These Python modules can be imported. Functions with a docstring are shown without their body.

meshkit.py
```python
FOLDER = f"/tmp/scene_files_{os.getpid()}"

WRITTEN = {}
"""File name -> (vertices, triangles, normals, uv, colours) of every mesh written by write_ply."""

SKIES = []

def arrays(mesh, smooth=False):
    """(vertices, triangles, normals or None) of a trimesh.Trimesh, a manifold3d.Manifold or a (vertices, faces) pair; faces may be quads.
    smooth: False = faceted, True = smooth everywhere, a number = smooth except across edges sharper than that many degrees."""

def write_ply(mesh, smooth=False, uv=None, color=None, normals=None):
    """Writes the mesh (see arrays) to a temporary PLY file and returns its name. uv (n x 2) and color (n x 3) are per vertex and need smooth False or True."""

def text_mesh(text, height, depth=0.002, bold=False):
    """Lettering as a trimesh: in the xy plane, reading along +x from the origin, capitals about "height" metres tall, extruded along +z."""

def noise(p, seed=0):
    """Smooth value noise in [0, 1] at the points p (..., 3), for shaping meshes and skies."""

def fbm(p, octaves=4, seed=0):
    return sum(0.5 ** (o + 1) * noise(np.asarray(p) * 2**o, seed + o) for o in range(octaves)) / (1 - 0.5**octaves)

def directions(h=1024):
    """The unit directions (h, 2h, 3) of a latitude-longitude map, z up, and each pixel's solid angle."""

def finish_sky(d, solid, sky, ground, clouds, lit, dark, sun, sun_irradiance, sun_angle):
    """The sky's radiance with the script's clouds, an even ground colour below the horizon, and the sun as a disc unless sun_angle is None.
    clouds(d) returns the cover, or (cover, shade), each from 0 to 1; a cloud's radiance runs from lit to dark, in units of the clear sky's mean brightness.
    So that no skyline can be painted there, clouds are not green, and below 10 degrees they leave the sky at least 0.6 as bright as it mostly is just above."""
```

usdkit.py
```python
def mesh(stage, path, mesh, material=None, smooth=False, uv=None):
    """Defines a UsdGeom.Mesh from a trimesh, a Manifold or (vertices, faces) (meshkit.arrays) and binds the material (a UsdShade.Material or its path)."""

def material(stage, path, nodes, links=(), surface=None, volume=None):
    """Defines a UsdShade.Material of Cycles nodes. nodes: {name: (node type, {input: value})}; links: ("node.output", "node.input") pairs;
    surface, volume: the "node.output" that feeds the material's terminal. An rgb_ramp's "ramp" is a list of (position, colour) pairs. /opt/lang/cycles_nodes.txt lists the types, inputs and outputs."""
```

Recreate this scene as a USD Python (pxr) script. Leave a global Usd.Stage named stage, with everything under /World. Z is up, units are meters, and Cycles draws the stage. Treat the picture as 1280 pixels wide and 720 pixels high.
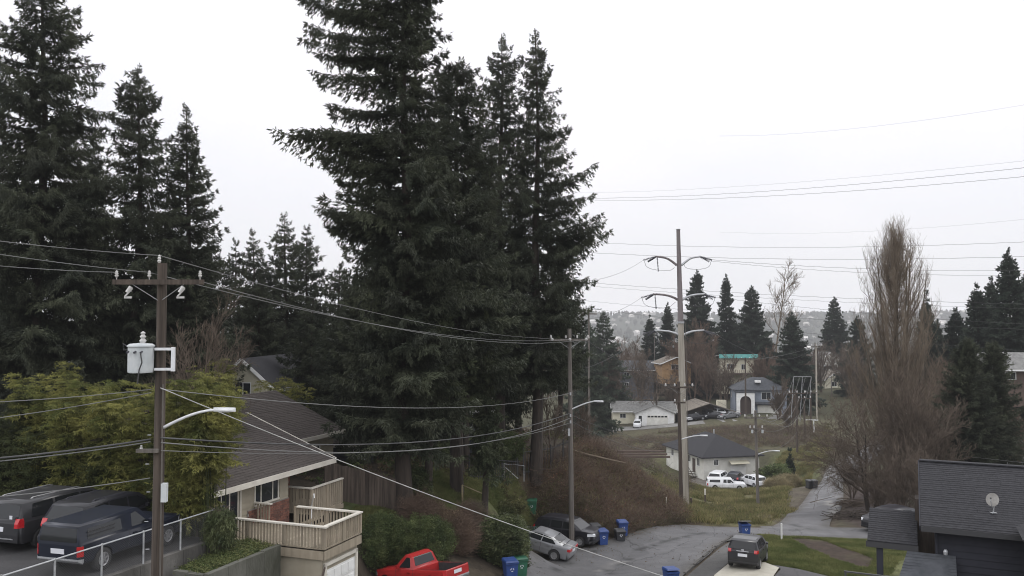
import math, random
import numpy as np, trimesh, shapely, shapely.geometry as sg, manifold3d as mf
from scipy.interpolate import RBFInterpolator, RegularGridInterpolator
from scipy.spatial import Delaunay
import usdkit, meshkit
from pxr import Usd, UsdGeom, UsdLux, UsdShade, Gf, Sdf, Vt

stage = Usd.Stage.CreateInMemory()
UsdGeom.SetStageUpAxis(stage, 'Z')
UsdGeom.Xform.Define(stage, '/World')
UsdGeom.Scope.Define(stage, '/World/Looks')

# ---------------------------------------------------------------- camera
F, EYE, PITCH = 1050.0, 14.0, math.atan(40 / 1050)
cam = UsdGeom.Camera.Define(stage, '/World/camera')
cam.CreateHorizontalApertureAttr(36.0)
cam.CreateFocalLengthAttr(36.0 * F / 1280)
cam.CreateClippingRangeAttr((0.1, 20000.0))
cam.AddTranslateOp().Set((0, 0, EYE))
cam.AddRotateXOp().Set(90 + math.degrees(PITCH))
cam.CreateExposureAttr(0.0)

# ---------------------------------------------------------------- sky and sun (overcast)
SUN_EL, SUN_AZ = math.radians(50), math.radians(60)      # azimuth from +y towards +x
sky_m = usdkit.material(stage, '/World/Looks/overcast_sky', {
    'sky': ('sky_texture', {'sky_type': 'single_scattering', 'sun_disc': False, 'sun_elevation': SUN_EL, 'sun_rotation': SUN_AZ}),
    'tc': ('texture_coordinate', {}), 'mp': ('mapping', {'scale': (1.0, 1.0, 2.2)}),
    'n': ('noise_texture', {'scale': 1.6, 'detail': 4.0, 'roughness': 0.5}),
    'r': ('rgb_ramp', {'ramp': [(0.3, (7.5, 7.75, 8.4)), (0.5, (8.4, 8.4, 8.8)), (0.7, (9.1, 8.9, 9.15))]}),
    'sx': ('separate_xyz', {}), 'up': ('math', {'math_type': 'maximum', 'value2': 0.0}), 'oc': ('math', {'math_type': 'multiply_add', 'value2': 0.95, 'value3': 1.0}), 'ov': ('vector_math', {'math_type': 'scale'}),   # an overcast sky brightens towards the zenith
    'm': ('mix_color', {'fac': 0.93}), 'b': ('background_shader', {'strength': 0.1})},
    [('tc.generated', 'mp.vector'), ('mp.vector', 'n.vector'), ('n.fac', 'r.fac'), ('sky.color', 'm.a'), ('tc.generated', 'sx.vector'), ('sx.z', 'up.value1'), ('up.value', 'oc.value1'), ('r.color', 'ov.vector1'), ('oc.value', 'ov.scale'), ('ov.vector', 'm.b'), ('m.result', 'b.color')],
    surface='b.background')
dome = UsdLux.DomeLight.Define(stage, '/World/sky')
UsdShade.MaterialBindingAPI.Apply(dome.GetPrim()).Bind(sky_m)
dome.GetPrim().SetCustomDataByKey('kind', 'structure')
sun = UsdLux.DistantLight.Define(stage, '/World/sun')
sun.CreateIntensityAttr(0.25); sun.CreateAngleAttr(25.0); sun.CreateNormalizeAttr(True); sun.CreateColorAttr((1.0, 0.97, 0.92))
sun.AddRotateZOp().Set(-math.degrees(SUN_AZ)); sun.AddRotateXOp().Set(-(90 - math.degrees(SUN_EL)))

# ---------------------------------------------------------------- small helpers
_count = {}
def path_of(o):
    return o if isinstance(o, str) else str(o.GetPath())
def numbered(name, parent='/World'):
    parent = path_of(parent)
    k = _count.get((parent, name), 0); _count[(parent, name)] = k + 1
    return f'{parent}/{name}' + (f'_{k:03d}' if k else '')
def tag(o, label=None, category=None, group=None, kind=None):
    p = o if isinstance(o, Usd.Prim) else o.GetPrim()
    for k, v in (('label', label), ('category', category), ('group', group), ('kind', kind)):
        if v: p.SetCustomDataByKey(k, v)
    return p
def thing(name, label, cat, loc=(0, 0, 0), rz=0.0, group=None, tilt=None):
    x = UsdGeom.Xform.Define(stage, numbered(name))
    x.AddTranslateOp().Set(tuple(float(a) for a in loc))
    if rz: x.AddRotateZOp().Set(math.degrees(rz))
    if tilt: x.AddRotateXYZOp().Set(tilt)
    return tag(x, label, cat, group)
def copy_of(src, loc, rz, label, group=None, scale=None):
    name = src.GetName()
    while name[-4:-3] == '_' and name[-3:].isdigit(): name = name[:-4]
    x = UsdGeom.Xform.Define(stage, numbered(name))
    p = x.GetPrim(); p.GetReferences().AddInternalReference(src.GetPath()); p.SetInstanceable(True)
    x.ClearXformOpOrder()
    x = UsdGeom.Xformable(p)
    t = p.GetAttribute('xformOp:translate'); t.Set(tuple(float(a) for a in loc))
    order = ['xformOp:translate']
    r = p.CreateAttribute('xformOp:rotateZ', Sdf.ValueTypeNames.Double if p.GetAttribute('xformOp:rotateZ').GetTypeName() == 'double' else Sdf.ValueTypeNames.Float)
    r.Set(math.degrees(rz)); order.append('xformOp:rotateZ')
    if scale: 
        s = p.CreateAttribute('xformOp:scale', Sdf.ValueTypeNames.Float3); s.Set(Gf.Vec3f(scale, scale, scale)); order.append('xformOp:scale')
    p.CreateAttribute('xformOpOrder', Sdf.ValueTypeNames.TokenArray, False, Sdf.VariabilityUniform).Set(order)
    return tag(p, label, None, group)
class MB:
    """Collects shapes into one mesh."""
    def __init__(s): s.v, s.f, s.n = [], [], 0
    def add(s, v, f=None):
        if f is None:
            if hasattr(v, 'to_mesh'):
                m = v.to_mesh(); v, f = m.vert_properties[:, :3], m.tri_verts
            else: v, f = v.vertices, v.faces
        v = np.asarray(v, float); f = np.asarray(f, int)
        if f.shape[1] == 4: f = np.vstack([f[:, [0, 1, 2]], f[:, [0, 2, 3]]])
        s.v.append(v); s.f.append(f + s.n); s.n += len(v); return s
    def box(s, c, d, ax=None):
        """box centred at c, sizes d along the axes ax (3 row vectors)."""
        k = np.array([[x, y, z] for x in (-.5, .5) for y in (-.5, .5) for z in (-.5, .5)]) * np.asarray(d, float)
        if ax is not None: k = k @ np.asarray(ax, float)
        q = np.array([[0, 1, 3, 2], [4, 6, 7, 5], [0, 4, 5, 1], [2, 3, 7, 6], [0, 2, 6, 4], [1, 5, 7, 3]])
        return s.add(k + np.asarray(c, float), q)
    def bar(s, a, b, w, h=None, up=(0, 0, 1)):
        """square bar from a to b."""
        a, b = np.asarray(a, float), np.asarray(b, float); t = b - a; L = np.linalg.norm(t); t = t / L
        x = np.cross(up, t); 
        if np.linalg.norm(x) < 1e-6: x = np.cross((1, 0, 0), t)
        x /= np.linalg.norm(x); z = np.cross(t, x)
        return s.box((a + b) / 2, (w, L, h or w), [x, t, z])
    def tube(s, pts, r, sides=6, caps=True):
        p = np.asarray(pts, float); r = np.broadcast_to(np.asarray(r, float), (len(p),))
        t = np.gradient(p, axis=0); t /= np.linalg.norm(t, axis=1, keepdims=True) + 1e-12
        ref = np.array([0, 0, 1.]) if abs(t[:, 2]).mean() < .8 else np.array([1., 0, 0])
        a = np.cross(t, ref); a /= np.linalg.norm(a, axis=1, keepdims=True) + 1e-12; b = np.cross(a, t)
        an = np.arange(sides) * 2 * np.pi / sides
        v = (p[:, None] + r[:, None, None] * (np.cos(an)[None, :, None] * a[:, None] + np.sin(an)[None, :, None] * b[:, None])).reshape(-1, 3)
        i, j = np.meshgrid(np.arange(len(p) - 1), np.arange(sides), indexing='ij'); j2 = (j + 1) % sides
        q = np.stack([i * sides + j, (i + 1) * sides + j, (i + 1) * sides + j2, i * sides + j2], -1).reshape(-1, 4)
        f = np.vstack([q[:, [0, 1, 2]], q[:, [0, 2, 3]]])
        if caps and sides > 3:
            n = len(v); v = np.vstack([v, p[:1], p[-1:]]); k = np.arange(sides); k2 = (k + 1) % sides; e = (len(p) - 1) * sides
            f = np.vstack([f, np.stack([k2 * 0 + n, k, k2], 1), np.stack([k2 * 0 + n + 1, e + k2, e + k], 1)])
        return s.add(v, f)
    def lathe(s, prof, c=(0, 0, 0), sides=16, ax=None):
        """profile [(r, z)...] about z."""
        prof = np.asarray(prof, float); an = np.arange(sides) * 2 * np.pi / sides
        v = np.stack([prof[:, None, 0] * np.cos(an), prof[:, None, 0] * np.sin(an), np.broadcast_to(prof[:, None, 1], (len(prof), sides))], -1).reshape(-1, 3)
        i, j = np.meshgrid(np.arange(len(prof) - 1), np.arange(sides), indexing='ij'); j2 = (j + 1) % sides
        q = np.stack([i * sides + j, i * sides + j2, (i + 1) * sides + j2, (i + 1) * sides + j], -1).reshape(-1, 4)
        if ax is not None: v = v @ np.asarray(ax, float)
        return s.add(v + np.asarray(c, float), q)
    def quad(s, a, b, c, d): return s.add([a, b, c, d], [[0, 1, 2, 3]])
    def slab(s, quad, th):
        """a four-cornered plate (corners counter-clockwise seen from outside), th thick behind it."""
        q = np.asarray(quad, float); n = np.cross(q[1] - q[0], q[3] - q[0]); n /= np.linalg.norm(n)
        v = np.vstack([q, q - n * th])
        return s.add(v, [[0, 1, 2, 3], [7, 6, 5, 4], [0, 4, 5, 1], [1, 5, 6, 2], [2, 6, 7, 3], [3, 7, 4, 0]])
    def prism(s, poly, h, org=(0, 0, 0), ax=None):
        """polygon (x, y list or shapely) extruded along the third axis."""
        if not hasattr(poly, 'exterior'): poly = sg.Polygon(poly)
        m = trimesh.creation.extrude_polygon(shapely.geometry.polygon.orient(poly), h, engine='earcut'); v = np.array(m.vertices)
        if ax is not None: v = v @ np.asarray(ax, float)
        return s.add(v + np.asarray(org, float), m.faces)
    def mesh(s):
        return trimesh.Trimesh(np.vstack(s.v), np.vstack(s.f), process=False)
    def build(s, name, mat, parent='/World', smooth=False, label=None, kind=None):
        m = usdkit.mesh(stage, numbered(name, parent), s.mesh(), mat, smooth)
        return tag(m, label=label, kind=kind)

def rot(ax):   # rows of a yawed frame: forward, left, up
    c, s = ax[0], ax[1]; n = math.hypot(c, s); c, s = c / n, s / n
    return np.array([[c, s, 0], [-s, c, 0], [0, 0, 1.]])

# ---------------------------------------------------------------- from the photograph's pixels to points at a known depth
def P(u, v, Y):
    a, b = (u - 640) / F, (360 - v) / F
    d = np.array([a, math.cos(PITCH) - b * math.sin(PITCH), math.sin(PITCH) + b * math.cos(PITCH)])
    return np.array([0, 0, EYE]) + d * (Y / d[1])
def px(p):     # back to pixels
    x, y, z = p[0], p[1], p[2] - EYE
    f = y * math.cos(PITCH) + z * math.sin(PITCH); w = -y * math.sin(PITCH) + z * math.cos(PITCH)
    return 640 + F * x / f, 360 - F * w / f

# ---------------------------------------------------------------- the lie of the land
_c = [P(*a) for a in [(753, 681, 58), (930, 712, 48.5), (850, 657, 66), (977, 653, 68), (1033, 664, 65), (1060, 618, 96), (1040, 573, 150), (1000, 640, 78),
    (640, 702, 53), (700, 700, 55), (740, 720, 50), (800, 700, 53), (880, 680, 57), (920, 661, 64),
    (855, 632, 90), (944, 634, 99), (895, 612.5, 124), (895, 619, 112), (925, 618, 113), (865, 619, 110), (945, 608, 126), (880, 640, 84), (900, 650, 72), (820, 652, 64), (985, 612, 108), (960, 600, 128),
    (770, 536, 200), (830, 531, 200), (925, 522, 196), (960, 519, 196), (850, 550, 165), (900, 545, 165), (1000, 560, 150), (1000, 585, 125), (1033, 522, 200), (990, 540, 175), (770, 560, 165), (800, 585, 130),
    (820, 610, 100), (780, 575, 118), (840, 640, 76),
    (735, 562, 72), (775, 583, 69), (810, 607, 69), (840, 634, 70), (690, 590, 61), (745, 600, 65), (790, 630, 67), (700, 640, 59), (750, 650, 62), (800, 656, 66),
    (560, 592, 52), (620, 602, 53), (640, 560, 65), (540, 580, 60), (500, 600, 50), (700, 550, 75), (510, 636, 43.5), (600, 640, 48), (560, 618, 48), (640, 625, 53),
    (465, 650, 44), (470, 672, 43.2), (560, 676, 46.5), (620, 690, 50), (590, 690, 47.5), (500, 700, 42.8),
    (1000, 690, 55), (1090, 672, 63), (1060, 715, 50), (977, 670, 62), (950, 690, 54), (1040, 680, 59), (1100, 700, 51),
    (1085, 645, 72), (1120, 640, 80), (1200, 600, 88), (1270, 590, 90)]]
_c += [np.array(a, float) for a in [(-15, 26.5, 5.8), (-13, 30, 5.8), (-18, 28, 5.85), (-25, 28, 5.9), (-12.5, 33.5, 5.4), (-20, 38, 5.8), (-28, 42, 5.8), (-11, 38, 5.3), (-9, 46, 4.8), (-12, 55, 4.8), (-25, 60, 5), (-45, 45, 6), (-45, 80, 4), (-20, 85, 1),
    (-9.5, 37, 4.3), (-10.6, 28, 4.2), (-8.5, 29, 3.7), (-11.7, 27, 4.0), (-13, 24, 3.8), (-4.5, 33.5, 1.75), (-4.5, 37, 1.75), (-6.5, 27, 2.6), (-1, 39, .9), (-3, 33, 1.7), (0, 30, 2.0), (-9.5, 24, 3.1), (6, 30, 2.0), (12, 34, 1.4), (18, 41, 0.2), (25, 36, .5), (2, 42, .2), (8, 42, .4), (16, 28, 2.2), (0, 15, 2.6), (-20, 10, 4), (20, 10, 2.8), (0, -10, 3), (-40, 0, 6), (40, 0, 2.5), (45, 40, -.5),
    (0, -60, 5), (-60, -60, 8), (60, -60, 4), (-90, 30, 8), (100, 20, 0), (60, 70, -4), (90, 80, -3), (80, 130, -6), (55, 120, -9), (130, 130, -3), (110, 200, -6), (62, 150, -11), (20, 240, -10), (45, 230, -8.5), (80, 240, -7), (100, 260, -6.0), (0, 260, -12), (-40, 230, -12), (-60, 160, -6), (-20, 130, -6), (10, 160, -11.5), (-90, 140, 0), (-120, 260, -10), (160, 260, -6), (60, 330, -12), (0, 340, -16), (-120, 340, -16), (150, 340, -12)]]
_c = np.array(_c)
_rbf = RBFInterpolator(_c[:, :2] / 50, _c[:, 2], kernel='thin_plate_spline', smoothing=0.004)
def sstep(x, a, b):
    t = np.clip((np.asarray(x, float) - a) / (b - a), 0, 1); return t * t * (3 - 2 * t)
def raw_land(x, y):
    x, y = np.asarray(x, float), np.asarray(y, float); xy = np.stack([x.ravel(), y.ravel()], 1)
    q = np.clip(xy, (-120, -60), (160, 340))
    z = _rbf(q / 50).reshape(x.shape)
    far = np.interp(y, [-300, 300, 420, 800, 1500, 1900, 2400, 3000], [3, -12, -22, -45, -52, -34, 26, 22])
    hill = 16 * (meshkit.fbm(np.stack([x / 330, y / 500, 0 * x], -1), 4, 5) - .5) * sstep(y, 1400, 2200) + .004 * np.abs(x) * sstep(y, 1500, 2300) * sstep(x, -400, 900)
    w = np.maximum(sstep(y, 260, 420), np.maximum(sstep(-x, 100, 260), sstep(x, 140, 300)) * sstep(y, -400, 200))
    return z * (1 - w) + (far + hill) * w
def _axis(a, b, fine, n, lo, hi):
    core = np.arange(a, b + 1e-6, fine)
    left = a - np.geomspace(fine, a - lo, n)[::1]; right = b + np.geomspace(fine, hi - b, n)
    return np.concatenate([left[::-1], core, right])
GX = _axis(-34, 66, .6, 42, -5000, 5000); GY = _axis(22, 135, .6, 60, -3000, 6000)
_gx, _gy = np.meshgrid(GX, GY, indexing='ij')
GZ = raw_land(_gx, _gy)
_near = (np.abs(_gx - 16) < 90) & (_gy > 10) & (_gy < 260)
GZ = GZ + np.where(_near, .35 * (meshkit.fbm(np.stack([_gx / 4, _gy / 4, 0 * _gx], -1), 3, 2) - .5), 0)
land = RegularGridInterpolator((GX, GY), GZ)
def H(x, y): return float(land((float(x), float(y))))
def on(x, y, dz=0.0): return np.array([x, y, H(x, y) + dz])
def T(u, v, near=24.0):
    """where the line of sight through a pixel meets the land."""
    d = P(u, v, 1.0) - (0, 0, EYE); Y = np.arange(near, 320, .25)
    z = EYE + d[2] * Y - land(np.stack([d[0] * Y, Y], 1))
    k = np.nonzero(z < 0)[0]; Yh = Y[k[0]] if len(k) else 320
    return on(d[0] * Yh, Yh)

# ---------------------------------------------------------------- materials
def mat(name, a, b=None, scale=3.0, rough=.8, detail=5.0, bump=0.0, bscale=None, metal=0.0, coat=0.0, stretch=None, obj=False, c=None, spec=.5, lo=.35, hi=.65, per=0.0):
    """two or three colours mixed by noise, fine relief, an optional even spread from one copy to the next (per)."""
    n, l = {'p': ('principled_bsdf', {'roughness': rough, 'metallic': metal, 'coat_weight': coat, 'specular_ior_level': spec})}, []
    if obj: n['g'] = ('texture_coordinate', {}); src = 'g.object'
    else: n['g'] = ('geometry', {}); src = 'g.position'
    n['m'] = ('mapping', {'scale': stretch or (1, 1, 1)}); l.append((src, 'm.vector'))
    if b is None and not per: n['p'][1]['base_color'] = a
    else:
        b = b or a
        n['n'] = ('noise_texture', {'scale': scale, 'detail': detail, 'roughness': .6}); l.append(('m.vector', 'n.vector'))
        n['r'] = ('rgb_ramp', {'ramp': [(lo, a), (hi, b)] if c is None else [(lo, a), ((lo + hi) / 2, b), (hi, c)]}); l.append(('n.fac', 'r.fac'))
        if per:
            n['o'] = ('object_info', {}); n['pr'] = ('map_range', {'from_min': 0., 'from_max': 1., 'to_min': 1 - per, 'to_max': 1 + per})
            n['h'] = ('hsv', {'hue': .5, 'saturation': 1., 'fac': 1.})
            l += [('o.random', 'pr.value'), ('pr.result', 'h.value'), ('r.color', 'h.color'), ('h.color', 'p.base_color')]
        else: l.append(('r.color', 'p.base_color'))
    if bump:
        n['bn'] = ('noise_texture', {'scale': bscale or scale * 6, 'detail': 4.0}); n['bu'] = ('bump', {'strength': bump, 'distance': .05})
        l += [('m.vector', 'bn.vector'), ('bn.fac', 'bu.height'), ('bu.normal', 'p.normal')]
    return usdkit.material(stage, '/World/Looks/' + name, n, l, surface='p.BSDF')
def leafy(name, a, b, per=.35, trans=.25, scale=.6, rough=.6):
    n = {'g': ('geometry', {}), 'n': ('noise_texture', {'scale': scale, 'detail': 3.}), 'r': ('rgb_ramp', {'ramp': [(.35, a), (.65, b)]}), 'o': ('object_info', {}),
         'pr': ('map_range', {'to_min': 1 - per, 'to_max': 1 + per}), 'h': ('hsv', {'hue': .5, 'saturation': 1., 'fac': 1.}),
         'p': ('principled_bsdf', {'roughness': rough, 'specular_ior_level': .3}), 't': ('translucent_bsdf', {}), 'mx': ('mix_closure', {'fac': trans})}
    l = [('g.position', 'n.vector'), ('n.fac', 'r.fac'), ('o.random', 'pr.value'), ('pr.result', 'h.value'), ('r.color', 'h.color'), ('h.color', 'p.base_color'), ('h.color', 't.color'), ('p.BSDF', 'mx.closure1'), ('t.BSDF', 'mx.closure2')]
    return usdkit.material(stage, '/World/Looks/' + name, n, l, surface='mx.closure')
def sheet(name, extra_noise=.35, rough=.9, bump=.6, bscale=9.0, cracks=False):
    """ground whose colour comes from the mesh's own tint, broken up by noise of three sizes."""
    n = {'a': ('attribute', {'attribute': 'tint'}), 'g': ('geometry', {}), 'n': ('noise_texture', {'scale': 1.3, 'detail': 8., 'roughness': .7}),
         'pr': ('map_range', {'from_min': .3, 'from_max': .7, 'to_min': 1 - extra_noise, 'to_max': 1 + extra_noise}),
         'h': ('hsv', {'hue': .5, 'saturation': 1., 'fac': 1.}), 'bn': ('noise_texture', {'scale': bscale, 'detail': 5., 'roughness': .7}), 'bu': ('bump', {'strength': bump, 'distance': .08}),
         'p': ('principled_bsdf', {'roughness': rough, 'specular_ior_level': .25})}
    l = [('g.position', 'n.vector'), ('n.fac', 'pr.value'), ('pr.result', 'h.value'), ('a.color', 'h.color'), ('h.color', 'p.base_color'), ('g.position', 'bn.vector'), ('bn.fac', 'bu.height'), ('bu.normal', 'p.normal')]
    if cracks:     # hairline cracks, a few patched squares, fine aggregate
        n['w'] = ('noise_texture', {'scale': .7, 'detail': 5.}); n['wm'] = ('mix_color', {'blend_type': 'linear_light', 'fac': .55}); n['v'] = ('voronoi_texture', {'feature': 'distance_to_edge', 'scale': .16}); n['cr'] = ('map_range', {'from_min': .0, 'from_max': .006, 'to_min': .45, 'to_max': 1., 'clamp': True})
        n['vp'] = ('voronoi_texture', {'feature': 'f1', 'scale': .13, 'metric': 'chebychev'}); n['pb'] = ('rgb_to_bw', {}); n['pm'] = ('map_range', {'from_min': .2, 'from_max': .8, 'to_min': .82, 'to_max': 1.1}); n['ag'] = ('noise_texture', {'scale': 22., 'detail': 3.}); n['am'] = ('map_range', {'from_min': .3, 'from_max': .7, 'to_min': .82, 'to_max': 1.18})
        n['m1'] = ('math', {'math_type': 'multiply'}); n['m2'] = ('math', {'math_type': 'multiply'}); n['m3'] = ('math', {'math_type': 'multiply'})
        l = [x for x in l if x != ('pr.result', 'h.value')] + [('g.position', 'w.vector'), ('g.position', 'wm.a'), ('w.color', 'wm.b'), ('wm.result', 'v.vector'), ('v.distance', 'cr.value'), ('g.position', 'vp.vector'), ('vp.color', 'pb.color'), ('pb.val', 'pm.value'), ('g.position', 'ag.vector'), ('ag.fac', 'am.value'),
            ('cr.result', 'm1.value1'), ('pm.result', 'm1.value2'), ('m1.value', 'm2.value1'), ('am.result', 'm2.value2'), ('m2.value', 'm3.value1'), ('pr.result', 'm3.value2'), ('m3.value', 'h.value')]
    return usdkit.material(stage, '/World/Looks/' + name, n, l, surface='p.BSDF')
def glass(name, tint=(.02, .022, .025), rough=.04):
    """window glass over a dark room: dark body, clear reflection."""
    return usdkit.material(stage, '/World/Looks/' + name, {'p': ('principled_bsdf', {'base_color': tint, 'roughness': rough, 'specular_ior_level': .5, 'ior': 1.5})}, [], surface='p.BSDF')
def see_through(name):
    n = {'f': ('fresnel', {'IOR': 1.5}), 't': ('transparent_bsdf', {'color': (.82, .85, .86)}), 'g': ('glossy_bsdf', {'roughness': .02, 'color': (.9, .9, .9)}), 'm': ('mix_closure', {})}
    return usdkit.material(stage, '/World/Looks/' + name, n, [('f.fac', 'm.fac'), ('t.BSDF', 'm.closure1'), ('g.BSDF', 'm.closure2')], surface='m.closure')

M = {}
M['fir'] = leafy('fir_needles', (.027, .034, .021), (.062, .070, .041), .4, .12, .5)
M['fir_light'] = leafy('fir_needles_pale', (.040, .052, .026), (.080, .090, .045), .4, .15, .6)
M['fir_far'] = leafy('fir_needles_blue', (.026, .038, .028), (.05, .064, .044), .35, .12, .3)
M['deodar'] = leafy('cedar_needles', (.035, .050, .032), (.07, .085, .055), .35, .15, .5)
M['bamboo'] = leafy('bamboo_leaves', (.085, .10, .025), (.25, .24, .07), .45, .25, .9)
M['bamboo_dark'] = leafy('bamboo_leaves_deep', (.032, .042, .014), (.075, .088, .03), .4, .2, .9)
M['rhodo'] = leafy('broad_green_leaves', (.034, .050, .018), (.11, .125, .055), .45, .15, 1.5, .45)
M['ivy'] = leafy('ivy_leaves', (.045, .066, .022), (.115, .14, .05), .45, .15, 1.5, .5)
M['brown_leaf'] = leafy('dry_brown_leaves', (.08, .056, .036), (.18, .13, .08), .4, .2, 1.0)
M['bramble'] = leafy('bramble_leaves', (.06, .034, .022), (.17, .095, .055), .65, .2, .5)
M['bramble_green'] = leafy('bramble_leaves_green', (.05, .06, .02), (.13, .125, .05), .55, .2, .5)
M['grass'] = leafy('grass_blades', (.085, .105, .032), (.165, .17, .065), .35, .25, .4)
M['dry_grass'] = leafy('dry_grass_blades', (.12, .115, .045), (.25, .215, .105), .35, .25, .35)
M['pampas'] = leafy('pampas_blades', (.22, .19, .11), (.34, .29, .18), .3, .25, .5)
M['bark'] = mat('fir_bark', (.026, .021, .017), (.062, .048, .038), 4, .95, 6, .8, 14, stretch=(1, 1, .15))
M['bark_grey'] = mat('grey_bark', (.075, .062, .048), (.16, .135, .105), 3, .95, 5, .4, 12, stretch=(1, 1, .3))
M['twig'] = mat('brown_twigs', (.07, .052, .038), (.13, .10, .075), 1.2, .9)
M['twig_red'] = mat('reddish_twigs', (.078, .050, .036), (.14, .095, .066), .6, .9)
M['twig_pale'] = mat('pale_twigs', (.115, .088, .062), (.19, .15, .108), .8, .9)
M['pole_wood'] = mat('weathered_pole_wood', (.038, .029, .023), (.095, .074, .058), 3, .9, 6, .4, 20, stretch=(3, 3, .12))
M['pole_grey'] = mat('grey_pole_wood', (.085, .075, .066), (.165, .148, .13), 3, .9, 6, .3, 20, stretch=(3, 3, .12))
M['pole_pale'] = mat('pale_laminated_wood', (.28, .255, .21), (.40, .37, .315), 1.5, .85, 6, .2, 20, stretch=(2, 2, .15))
M['pole_rose'] = mat('aged_laminated_wood', (.13, .112, .112), (.20, .175, .175), 1.5, .85, 6, .2, 20, stretch=(2, 2, .15))
M['galv'] = mat('galvanised_steel', (.36, .37, .38), (.5, .51, .52), 6, .45, 3, metal=.6)
M['lamp'] = mat('pale_lamp_housing', (.62, .63, .64), (.72, .73, .74), 5, .45)
M['tank'] = mat('grey_painted_tank', (.46, .49, .50), (.56, .58, .58), 2.5, .5, 6)
M['mesh_wire'] = mat('dull_fence_wire', (.16, .16, .16), None, rough=.6)
M['porcelain'] = mat('porcelain', (.55, .54, .52), None, rough=.25)
M['polymer'] = mat('dark_polymer', (.045, .045, .055), None, rough=.5)
M['black'] = mat('black_rubber', (.018, .018, .019), (.03, .03, .03), 8, .75)
M['wire'] = mat('black_cable', (.04, .04, .042), (.075, .075, .075), 1, .6)
M['wire_pale'] = mat('aluminium_cable', (.34, .34, .33), (.5, .5, .49), 4, .5, metal=.3)
M['steel_dark'] = mat('dark_steel', (.03, .03, .032), (.05, .05, .05), 4, .5)
M['asphalt'] = sheet('asphalt', .16, .7, .35, 30, True)
M['land'] = sheet('land', .4, .95, .8, 6)
M['conc'] = mat('concrete', (.20, .19, .175), (.32, .31, .29), 1.5, .85, 8, .3, 20)
M['conc_old'] = mat('stained_concrete', (.035, .033, .030), (.13, .124, .115), .9, .9, 8, .4, 14, stretch=(1, 1, .5), lo=.3, hi=.7, per=.15)
M['conc_moss'] = mat('mossy_concrete', (.045, .047, .033), (.14, .137, .12), .8, .9, 8, .4, 14, stretch=(1, 1, .4), lo=.32, hi=.68, per=.15)
M['pad'] = mat('pale_concrete_pad', (.36, .34, .28), (.46, .44, .37), 1.0, .85, 6, .2, 20)
M['roof_brown'] = mat('brown_shingle', (.038, .031, .027), (.072, .060, .054), 7, .95, 6, .5, 25, lo=.3, hi=.7)
M['roof_dark'] = mat('charcoal_shingle', (.017, .017, .020), (.036, .036, .041), 7, .95, 6, .5, 25, lo=.3, hi=.7)
M['roof_grey'] = mat('grey_shingle', (.13, .13, .125), (.22, .22, .21), 2, .95, 6)
M['roof_slate'] = mat('blue_grey_shingle', (.05, .055, .062), (.085, .09, .10), 2, .95, 6)
M['roof_tan'] = mat('tan_shingle', (.15, .13, .105), (.23, .2, .165), 2, .95, 6)
M['tan_wall'] = mat('tan_siding', (.27, .24, .18), (.34, .305, .235), 1.2, .8, 5)
M['deck_wood'] = mat('tan_painted_wood', (.22, .185, .135), (.31, .265, .2), 2, .8, 6, stretch=(2, 2, .3), per=.16)
M['cap'] = mat('pale_rail_paint', (.52, .49, .43), (.62, .59, .52), 2, .7)
M['white'] = mat('white_paint', (.62, .62, .60), (.74, .74, .72), 1.2, .6)
M['cream'] = mat('cream_siding', (.50, .47, .36), (.60, .57, .45), .8, .8)
M['offwhite'] = mat('offwhite_siding', (.52, .51, .46), (.64, .63, .58), .8, .8)
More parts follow.
